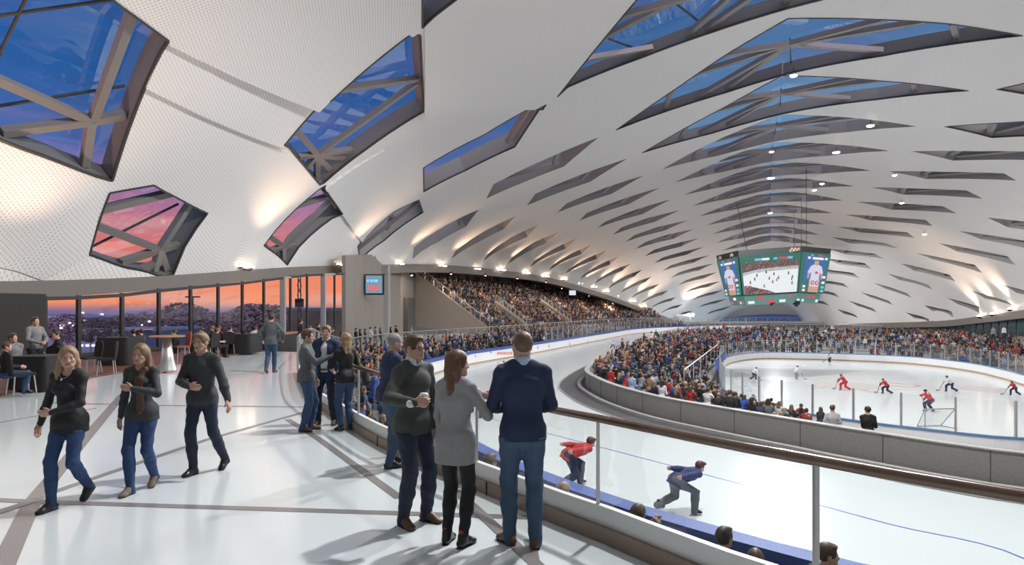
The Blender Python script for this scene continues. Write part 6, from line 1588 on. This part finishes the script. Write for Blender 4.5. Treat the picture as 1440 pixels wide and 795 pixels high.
# upper stand
iA = [near_idx(742, 7.5), near_idx(805, 7.5)]
for r in range(UN):
    c = up_curve(r + .5); z = up_z(r); pts = along(c, .56)
    par = [offset_line(Bc, 7.5 + .82 * (r + .5))[i] for i in iA]
    for i, p in enumerate(pts[1:-1]):
        if rc.random() > (.93 if r > 1 else .6): continue
        if r < 7 and any(np.hypot(*(p - q)) < 1.35 for q in par): continue
        tv = pts[i + 2] - p; CR.append((math.hypot(*p), p[0], p[1], z, heading(tv[1], -tv[0]), 'upper stand', r))
# standing along the top of the upper stand
c = along(up_curve(UN + .8), 1.1)
for i, p in enumerate(c[1:-1]):
    if rc.random() < .35: tv = c[i + 2] - p; CR.append((math.hypot(*p), p[0], p[1], up_z(UN) + .02, heading(tv[1], -tv[0]), 'upper stand gangway', 13))
CR.sort(key=lambda q: q[0])
NIND = 252
def pick(section):
    w = {'infield stand': (24, 17, 10, 9, 9, 7, 12, 5, 6, 5, 3, 3), 'lower stand': (18, 12, 16, 14, 3, 5, 9, 3, 5, 6, 3, 3)}.get(section, (14, 9, 7, 3, 4, 8, 8, 8, 20, 17, 2, 3))
    return rc.choices(range(12), w)[0], rc.choices(range(5), (9, 7, 5, 3, 1))[0], rc.choices(['light', 'tan', 'dark'], (10, 3, 1))[0], rc.choice(LEGS)
def nth(n): return str(n) + ('th' if 10 < n % 100 < 14 else {1: 'st', 2: 'nd', 3: 'rd'}.get(n % 10, 'th'))
cnt = {}
for (d, x, y, z, hd, sec, row) in CR[:NIND]:
    ti, hi, sk, lg = pick(sec); standing = rc.random() < .05 and sec != 'infield stand'; fem = rc.random() < .45
    v = (10 + rc.randrange(4)) if standing else rc.randrange(5) + (5 if fem else 0)
    key = (sec, row); cnt[key] = cnt.get(key, 0) + 1
    tn = TOPS[ti][0]; lab = '%s in %s top, %s hair, %s row %d, %s from near end' % ('standing spectator' if standing else 'spectator', tn, HAIRS[hi][0], sec, row + 1, nth(cnt[key]))
    spawn((x, y, z), hd + rc.uniform(-.3, .3), v, TM_[tn], HAIRS[hi][1], lg, sk, lab, 'spectators in the ' + sec, .016 if d < 24 else (.022 if d < 42 else .030), rc.uniform(.95, 1.08) * (1.08 if sec == 'infield stand' else 1.))
def crowd_rest():
    H = .066; base = []
    for ch in variants(H):
        Vs, Qs, Ps = [], [], []; n = 0
        for part, meshes in ch.items():
            for me in meshes if part[0] != '_' else ():
                v = np.empty(len(me.vertices) * 3, np.float32); me.vertices.foreach_get('co', v); v = v.reshape(-1, 3)
                q = np.empty(len(me.loops), np.int32); me.loops.foreach_get('vertex_index', q); q = q.reshape(-1, 4)
                if part == 'body':      # under the clothes nothing of it shows at this distance
                    c_ = v[q].mean(1); keep = np.linalg.norm(c_ - ch['_J'], axis=1) < .19
                    for w_ in ch['_W']: keep |= np.linalg.norm(c_ - w_, axis=1) < .14
                    q = q[keep]; us = np.unique(q); rm = np.zeros(len(v), np.int32); rm[us] = np.arange(len(us)); v = v[us]; q = rm[q]
                Vs.append(v); Qs.append(q + n); n += len(v); Ps.append(np.full(len(v), {'body': 0, 'top': 1, 'trousers': 2, 'hair': 3}.get(part, 2)))
        base.append((np.concatenate(Vs), np.concatenate(Qs), np.concatenate(Ps)))
    AV, AQ, AC = [], [], []; n = 0
    hc = [(.025, .017, .013), (.085, .047, .026), (.16, .09, .05), (.30, .195, .105), (.24, .23, .22)]; sk = {'light': (.50, .30, .22), 'tan': (.42, .24, .165), 'dark': (.19, .10, .07)}
    for (d, x, y, z, hd, sec, row) in CR[NIND:]:
        ti, hi, s_, lg = pick(sec); standing = sec.endswith('gangway') or rc.random() < .05
        v, q, p = base[(10 + rc.randrange(4)) if standing else rc.randrange(10)]
        a = hd + rc.uniform(-.4, .4); k = rc.uniform(.93, 1.1) * (1.12 if sec == 'infield stand' else 1.0); c, s = math.cos(a) * k, math.sin(a) * k
        w = np.stack([v[:, 0] * c - v[:, 1] * s + x, v[:, 0] * s + v[:, 1] * c + y, v[:, 2] * k + z], 1)
        pal = np.array([sk[s_], TOPS[ti][1], rc.choice([(.03, .06, .13), (.014, .02, .045), (.012, .012, .013)]), hc[hi]])
        AV.append(w); AQ.append(q + n); AC.append(pal[p]); n += len(v)
    V, Q, C = np.concatenate(AV), np.concatenate(AQ), np.concatenate(AC)
    me = bpy.data.meshes.new('spectator_crowd'); me.vertices.add(len(V)); me.vertices.foreach_set('co', V.astype(np.float32).ravel())
    me.loops.add(Q.size); me.loops.foreach_set('vertex_index', Q.astype(np.int32).ravel()); me.polygons.add(len(Q)); me.polygons.foreach_set('loop_start', (np.arange(len(Q)) * 4).astype(np.int32))
    me.update(calc_edges=True)
    at = me.color_attributes.new('cloth', 'FLOAT_COLOR', 'POINT'); at.data.foreach_set('color', np.concatenate([C, np.ones((len(C), 1))], 1).astype(np.float32).ravel())
    me.polygons.foreach_set('use_smooth', [True] * len(Q)); me.materials.append(mat('crowd_cloth', (.5, .5, .5), .8, attr='cloth'))
    link('spectator_crowd', me, label='distant crowd filling the upper stand, the far bend and the far rink side', cat='crowd', kind='stuff')
crowd_rest()
# benches
def bench(curve, z, label, h=.40, w=.36, closed=False):
    c = [np.array(p) for p in curve]; root = empty('stand_bench', (*c[0], 0), label=label, cat='bench', group='benches of the stands')
    o = c[0]; ln = [tuple(p - o) for p in c]; zz = [float(q) + h for q in (z if hasattr(z, '__len__') else [z] * len(c))]
    mb = MB(); mb.wall(ln, w, [q - .06 for q in zz], zz); mb.build('seat', mat('bench_grey', (.16, .165, .17), .5), root)
    for i in range(0, len(ln), max(1, len(ln) // 40)):
        mb = MB(); p = ln[i]; nx = ln[min(i + 1, len(ln) - 1)]; mb.box((p[0], p[1], zz[i] - h / 2 - .03), (.10, .28, h - .06), math.atan2(nx[1] - p[1], nx[0] - p[0])); mb.build('leg', m_greym, root)
for r in range(4):
    c = LB * (1 - (r + .52) / 4) + LF * ((r + .52) / 4); bench([p for p in c if p[1] < 125], LZ[r], 'grey bench running along the lower stand, row %d from the deck' % (r + 1))
sel = [i for i in range(NA) if 8 < WA[i][1] < 128 and WA[i][0] < 36]
sel = sorted(sel, key=lambda i: (i - sel[0]) % NA)
brk = max(range(len(sel)), key=lambda k: (sel[k] - sel[k - 1]) % NA); sel = sel[brk:] + sel[:brk]
for r in range(ROWS - 1):
    ss = [i for i in sel if NEARW[i] < .05 or r == 0]
    bench([row_curve(r + .5)[i] for i in ss], [row_za(r)[i] for i in ss], 'grey bench curving through the infield stand, row %d from the concrete wall' % (r + 1))
# --- the few people right below the balustrade
def near_fan(px, py, d, rz, v, top, hair, label, z=-1.75):
    x = (px - CX) / F * d; spawn((x, d, CAMZ - (py - HY) / F * d - 1.22), rz, v, top, hair, c_jeand, 'light', label, 'spectators right below the deck balustrade', .012, 1.)
T = TM_
for a in [(690, 648, 9.4, -.9, 0, T['maroon'], h_brown, 'spectator in maroon top below the balustrade, left of the man in navy'), (775, 680, 8.2, -.7, 6, T['grey'], h_blond, 'fair-haired spectator in grey below the balustrade, right of the man in navy'), (897, 713, 7.5, -.9, 8, cm('bottle_green', (.02, .045, .045)), h_brown, 'long-haired spectator in dark green below the middle glass pane'),
          (1019, 755, 6.9, -.9, 0, cm('bottle_green', (0, 0, 0)), h_dark, 'dark-haired spectator in dark green below the middle glass pane, raising a hand'), (1060, 778, 6.5, -.8, 7, cm('bottle_green', (0, 0, 0)), h_brown, 'brown-haired spectator seen from behind at the lower edge, in dark green'), (1168, 778, 6.5, -1.2, 4, cm('bottle_green', (0, 0, 0)), h_brown, 'spectator at the glass joint on the lower edge, head turned aside'),
          (527, 523, 16.5, -1.3, 2, T['royal blue'], h_dark, 'spectator in royal blue top just beyond the balustrade by the group of three'), (515, 512, 19.5, -1.3, 0, T['charcoal'], h_dark, 'spectator in charcoal just beyond the balustrade, behind the one in royal blue')]: near_fan(*a)
# --- café guests
def guest(px, hy_, d, rz, v, top, hair, label, legs=None, skin='light', h=.012, base=None):
    x = (px - CX) / F * d; head = 1.30 if v < 10 else 1.66
    z = deck_z(d) + .06
    s = (CAMZ - (hy_ - HY) / F * d - z) / head
    spawn((x, d, z), rz, v, top, hair, legs or c_leg, skin, label, 'guests around the café tables', h, max(.9, min(1.12, s)))
for a in [(10, 488, 14.6, -1.0, 0, T['black'], h_brown, 'man in a black T-shirt seated with his back turned at the left edge', c_jean), (17, 470, 16.2, -2.2, 2, T['grey'], h_brown, 'man in a grey T-shirt seated behind the man in black at the left edge'), (82, 466, 17.4, 2.3, 2, T['black'], h_dark, 'man in a black V-neck seated by the glass behind the blonde woman'),
          (49, 450, 17.0, -1.9, 12, T['grey'], h_brown, 'standing man in a grey shirt by the dark corner wall'), (186, 464, 22.6, 1.4, 4, T['black'], h_dark, 'man in black seated at the draped high table, looking left'), (198, 465, 24.0, 1.2, 0, T['charcoal'], h_dark, 'guest in charcoal seated behind the man in black at the high table'),
          (247, 465, 22.7, 1.9, 2, T['black'], h_dark, 'man in black seated on a red seat right of the bar table'), (283, 461, 26.5, 1.5, 0, T['black'], h_brown, 'guest in black seated behind the walking man, by the window'), (297, 459, 27.5, 2.2, 4, T['charcoal'], h_lbrown, 'guest in charcoal seated under the fifth mullion'), (308, 460, 28.5, 2.6, 0, T['maroon'], h_brown, 'guest in maroon seated under the fifth mullion'),
          (304, 466, 25.5, -.9, 2, T['black'], h_brown, 'guest in black seated near the end of the dark chairs, side on'), (324, 461, 28.2, -.6, 0, T['white'], h_dark, 'guest in a white shirt seated with back turned by the window row'), (353, 459, 30.5, -.4, 1, T['white'], h_dark, 'guest in a white shirt seated left of the man walking away'), (360, 460, 31.5, .7, 0, T['teal'], h_brown, 'guest in teal seated left of the man walking away'), (391, 460, 31.0, .9, 4, T['charcoal'], h_dark, 'guest in charcoal seated right of the man walking away')]: guest(*a)
# --- people standing along the walkway
for k, (px, d, tn, hi) in enumerate([(423, 33.5, 'charcoal', 0), (436, 38, 'brown', 1), (449, 37, 'black', 0), (465, 42, 'charcoal', 0), (482, 41, 'navy', 1), (493, 45, 'maroon', 0), (508, 43, 'charcoal', 1), (523, 50, 'black', 0), (537, 49, 'black', 0), (549, 51, 'brown', 1), (575, 52, 'white', 0), (585, 54, 'charcoal', 1), (597, 53, 'grey', 0), (606, 56, 'black', 0), (626, 57, 'black', 0), (642, 60, 'pale blue', 2)]):
    x = (px - CX) / F * d; gx = float(np.interp(d, [p[1] for p in Ec[-60:]] + [p[1] for p in Gc[i0 + 1:] if p[1] < 90], [p[0] for p in Ec[-60:]] + [p[0] for p in Gc[i0 + 1:] if p[1] < 90]))
    x = min(x, gx - .45)
    spawn((x, d, deck_z(d) + .01), -1.1 + rc.uniform(-.3, .3), 10 + k % 4, T[tn], HAIRS[hi][1], LEGS[k % 4], 'light', 'standing onlooker in %s top at the walkway railing, %s from the café side' % (tn, nth(k + 1)), 'onlookers at the walkway railing', .016)
for k, (px, py, d) in enumerate([(1397, 466, 74), (1412, 464, 74)]):
    p = P(px, py, d); spawn((p[0], p[1], p[2] - 1.2), 2.2, 10 + k, T['white'] if k else T['grey'], h_dark, c_jeand, 'light', 'pale standing onlooker by the dark teal glazing, %s of the two' % ('right' if k else 'left'), 'onlookers by the teal glazing', .024)
# --- hockey players
m_hred = dye('hockey_red', (.42, .03, .035)); m_hwhite = dye('hockey_white', (.62, .62, .62)); m_hnavy = dye('hockey_navy', (.018, .025, .06)); m_helm = mat('helmet_black', (.015, .015, .018), .3); m_helr = mat('helmet_dark_red', (.12, .02, .02), .3)
m_steel = mat('blade_steel', (.6, .6, .62), .2, .9); m_stick = mat('stick_shaft', (.06, .05, .045), .5); m_wbar = mat('goal_red', (.45, .05, .05), .4)
def skate_kit(helmet, stick=True, sc_=1., number=None):
    def f(root, J, sc):
        T_ = lambda x, y, z: J['hc'] + J['Rh'] @ V3(x, y, z)
        pr = [ell(T_(0, -.012, .03), (.092, .112, .10), J['Rh'], .02), cap(T_(0, .07, .055), T_(0, .10, .05), .05, .045, k=.02), sell(T_(0, .12, -.03), (.07, .08, .075), J['Rh'], .01)]
        to_obj('helmet', Fld(pr, .016, .02, [(T_(0, 0, -.05), J['Rh'] @ V3(0, .2, -1))]).mesh(), helmet, root, sc)
        for s in (-1, 1):
            A, t = J['A'][s], J['toe'][s]; mb = MB(); mb.bar(tuple((A + t * -.10 + V3(0, 0, -.10)) * sc), tuple((A + t * .16 + V3(0, 0, -.10)) * sc), .012, .05); mb.build('skate_blade', m_steel, root)
        if stick:
            a, b = J['Wr'][-1], J['Wr'][1]; a = a + unit(J['hd'][-1]) * .06; b = b + unit(J['hd'][1]) * .06; d = unit(b - a)
            k = (b[2] - .03) / max(.05, -d[2]); e = b + d * min(k, 1.1); mb = MB(); mb.bar(tuple((a - d * .1) * sc), tuple(e * sc), .032, .022); mb.bar(tuple(e * sc), tuple((e + V3(.12, .22, 0)) * sc), .02, .07); mb.build('hockey_stick', m_stick, root)
        if number:
            mb = MB(); seg = {'2': 'abged', '7': 'abc'}; c = J['C'] + J['Rc'] @ V3(0, -.135, .10); X = J['Rc'] @ V3(1, 0, 0); Z = J['Rc'] @ V3(0, 0, 1); Yn = J['Rc'] @ V3(0, 1, 0)
            for i, ch in enumerate(number):
                o = c + X * (-.075 + .15 * i); pts = {'a': ((-.05, .1), (.05, .1)), 'b': ((.05, .1), (.05, 0)), 'g': ((-.05, 0), (.05, 0)), 'e': ((-.05, 0), (-.05, -.1)), 'd': ((-.05, -.1), (.05, -.1)), 'c': ((.05, 0), (.05, -.1))}
                for q in seg[ch]: (x0, z0), (x1, z1) = pts[q]; mb.bar(tuple((o + X * x0 + Z * z0) * sc), tuple((o + X * x1 + Z * z1) * sc), .028, .05, up=tuple(Yn))
            mb.build('number', m_white, root)
    return f
def player(px, py, top, rz, jersey, short, helmet, label, stride=0, lean=.55, number=None, z=ZR, bulk=1.15, stick=True, pelv=.78, cat='hockey player', fig=1.62, hands=None, h=.018, h_scale=1.):
    d = (CAMZ - z - .02) * F / (py - HY); x = (px - CX) / F * d; hgt = (py - top) * d / F * 1.75 / fig * h_scale
    ft = [{-1: (-.16, .18, .11), 1: (.18, -.12, .11)}, {-1: (-.14, .25, .11), 1: (.26, -.42, .16)}, {1: (.14, .25, .11), -1: (-.26, -.42, .16)}][stride]
    po = dict(pelvis=(0, -.10, pelv), lean=lean, hump=.12, feet=ft, hands=hands or {1: (.22, .50, .72), -1: (-.04, .50, .98)}, elbow={1: (1, -.3, .3), -1: (-1, -.3, .3)}, head=(0, .1, 0), curl={1: 1., -1: 1.})
    return person('person', (x, d, z + .015), rz, hgt, po, label, jersey, short, None, (m_helm, m_helm), h=h, hairstyle='bald', face=False, bulk=bulk, extra=skate_kit(helmet, stick, number=number), cat=cat, hem=-.14, top_o=.03, legcol_o=.035, boot=.06)
HP = [(1060, 534, 514.5, -1.75, m_hwhite, m_hnavy, m_helm, 'white-shirted hockey player at the left end of the rink, striding right', 1), (1119, 533, 512.5, -1.2, m_hwhite, dye('hockey_grey', (.25, .25, .26)), m_helm, 'white-shirted hockey player in grey trousers, second from the left of the rink', 0), (1187, 549, 524, 1.35, m_hred, m_hred, m_helr, 'hockey player all in red left of the faded leaf mark', 2),
      (1246, 554, 530, 1.3, m_hred, m_hnavy, m_helr, 'hockey player in red shirt and navy shorts, middle of the ice', 2), (1307, 579, 545, .45, m_hred, m_hnavy, m_helm, 'nearest hockey player, red numbered shirt and navy shorts, by the near goal', 0), (1336, 551, 526, 1.5, m_hwhite, m_hnavy, m_helm, 'white-shirted hockey player right of the nearest red one', 2), (1426, 556, 534, 1.7, m_hred, m_hnavy, m_helm, 'hockey player at the right edge of the picture, red sleeves', 2), (1167, 509.5, 496, 2.2, m_hwhite, m_hnavy, m_helm, 'goalkeeper in white and navy before the far goal', 0)]
for a in HP: player(*a, number='27' if a[0] == 1307 else None, h=.016 if a[0] == 1307 else .02)
def goal(px, py, d_, w, rz, label, hgt=1.22):
    c = on_plane(px, py, ZR); root = empty('hockey_goal', (c[0], c[1], ZR), rz, label=label, cat='goal')
    mb = MB(); mb.tube([(-w / 2, 0, 0), (-w / 2, 0, hgt), (w / 2, 0, hgt), (w / 2, 0, 0)], .05, 8); mb.build('frame', m_greym, root)
    mb = MB(); mb.tube([(-w / 2, 0, .03), (-w / 2 + .2, .9, .03), (w / 2 - .2, .9, .03), (w / 2, 0, .03)], .04, 6); mb.tube([(-w / 2, 0, hgt), (-w / 2 + .2, .9, .03)], .03, 6); mb.tube([(w / 2, 0, hgt), (w / 2 - .2, .9, .03)], .03, 6); mb.build('back_frame', m_greym, root)
    mb = MB()
    for k in range(13):
        t = -w / 2 + w * k / 12; t2 = t * (1 - .4 / w); mb.tube([(t, 0, hgt), (t2, .9, .05)], .008, 4)
    for k in range(1, 8): v = k / 8; mb.tube([(-w / 2 + .2 * v, .9 * v, hgt * (1 - v)), (w / 2 - .2 * v, .9 * v, hgt * (1 - v))], .008, 4)
    mb.build('net', mat('net_cord', (.5, .55, .52), .8), root)
goal(1322, 604, 0, 1.95, .1, 'grey framed hockey goal in front of the nearest red player')
goal(1166, 506, 0, 2.2, 3.0, 'far hockey goal behind the goalkeeper')
# --- speed skaters
def skater(px, py, top, rz, up, lo, label, stride=1, h=.012, fig=1.30, hscale=1.):
    return player(px, py, top, rz, up, lo, mat('skin_hood', (.10, .03, .035), .5), label, stride, 1.15, z=ZT, bulk=.95, stick=False, pelv=.74, cat='speed skater', fig=fig, hands={1: (.42, -.25, .92), -1: (-.10, -.22, 1.0)}, h=h, h_scale=hscale)
skater(806, 684, 607, -1.25, m_hred, m_hnavy, 'speed skater in red and navy crouching just right of the man in navy', 1)
skater(958, 722, 640, -1.35, dye('skater_navy', (.02, .03, .12)), dye('skater_grey', (.10, .11, .13)), 'speed skater in navy and grey crouching behind the middle glass pane', 2)
skater(691, 577, 543, -1.2, m_hred, m_hnavy, 'speed skater in red just left of the man in navy', 1)
skater(667, 588, 549, -1.2, m_hnavy, m_hnavy, 'speed skater in navy between the woman in grey and the man in navy', 2)
skater(703, 524, 506, -1.0, m_hwhite, dye('skater_pale', (.45, .5, .55)), 'pale-suited skater on the far straight left of the man in navy', 1, .02)
player(862, 490.5, 478, -2.6, m_hwhite, m_hnavy, m_helm, 'skater in white top and black tights alone on the far straight', 1, .3, z=ZT, bulk=1., stick=False, pelv=.84, cat='skater', fig=1.7, hands={1: (.25, .1, .85), -1: (-.25, .1, .85)}, h=.024)
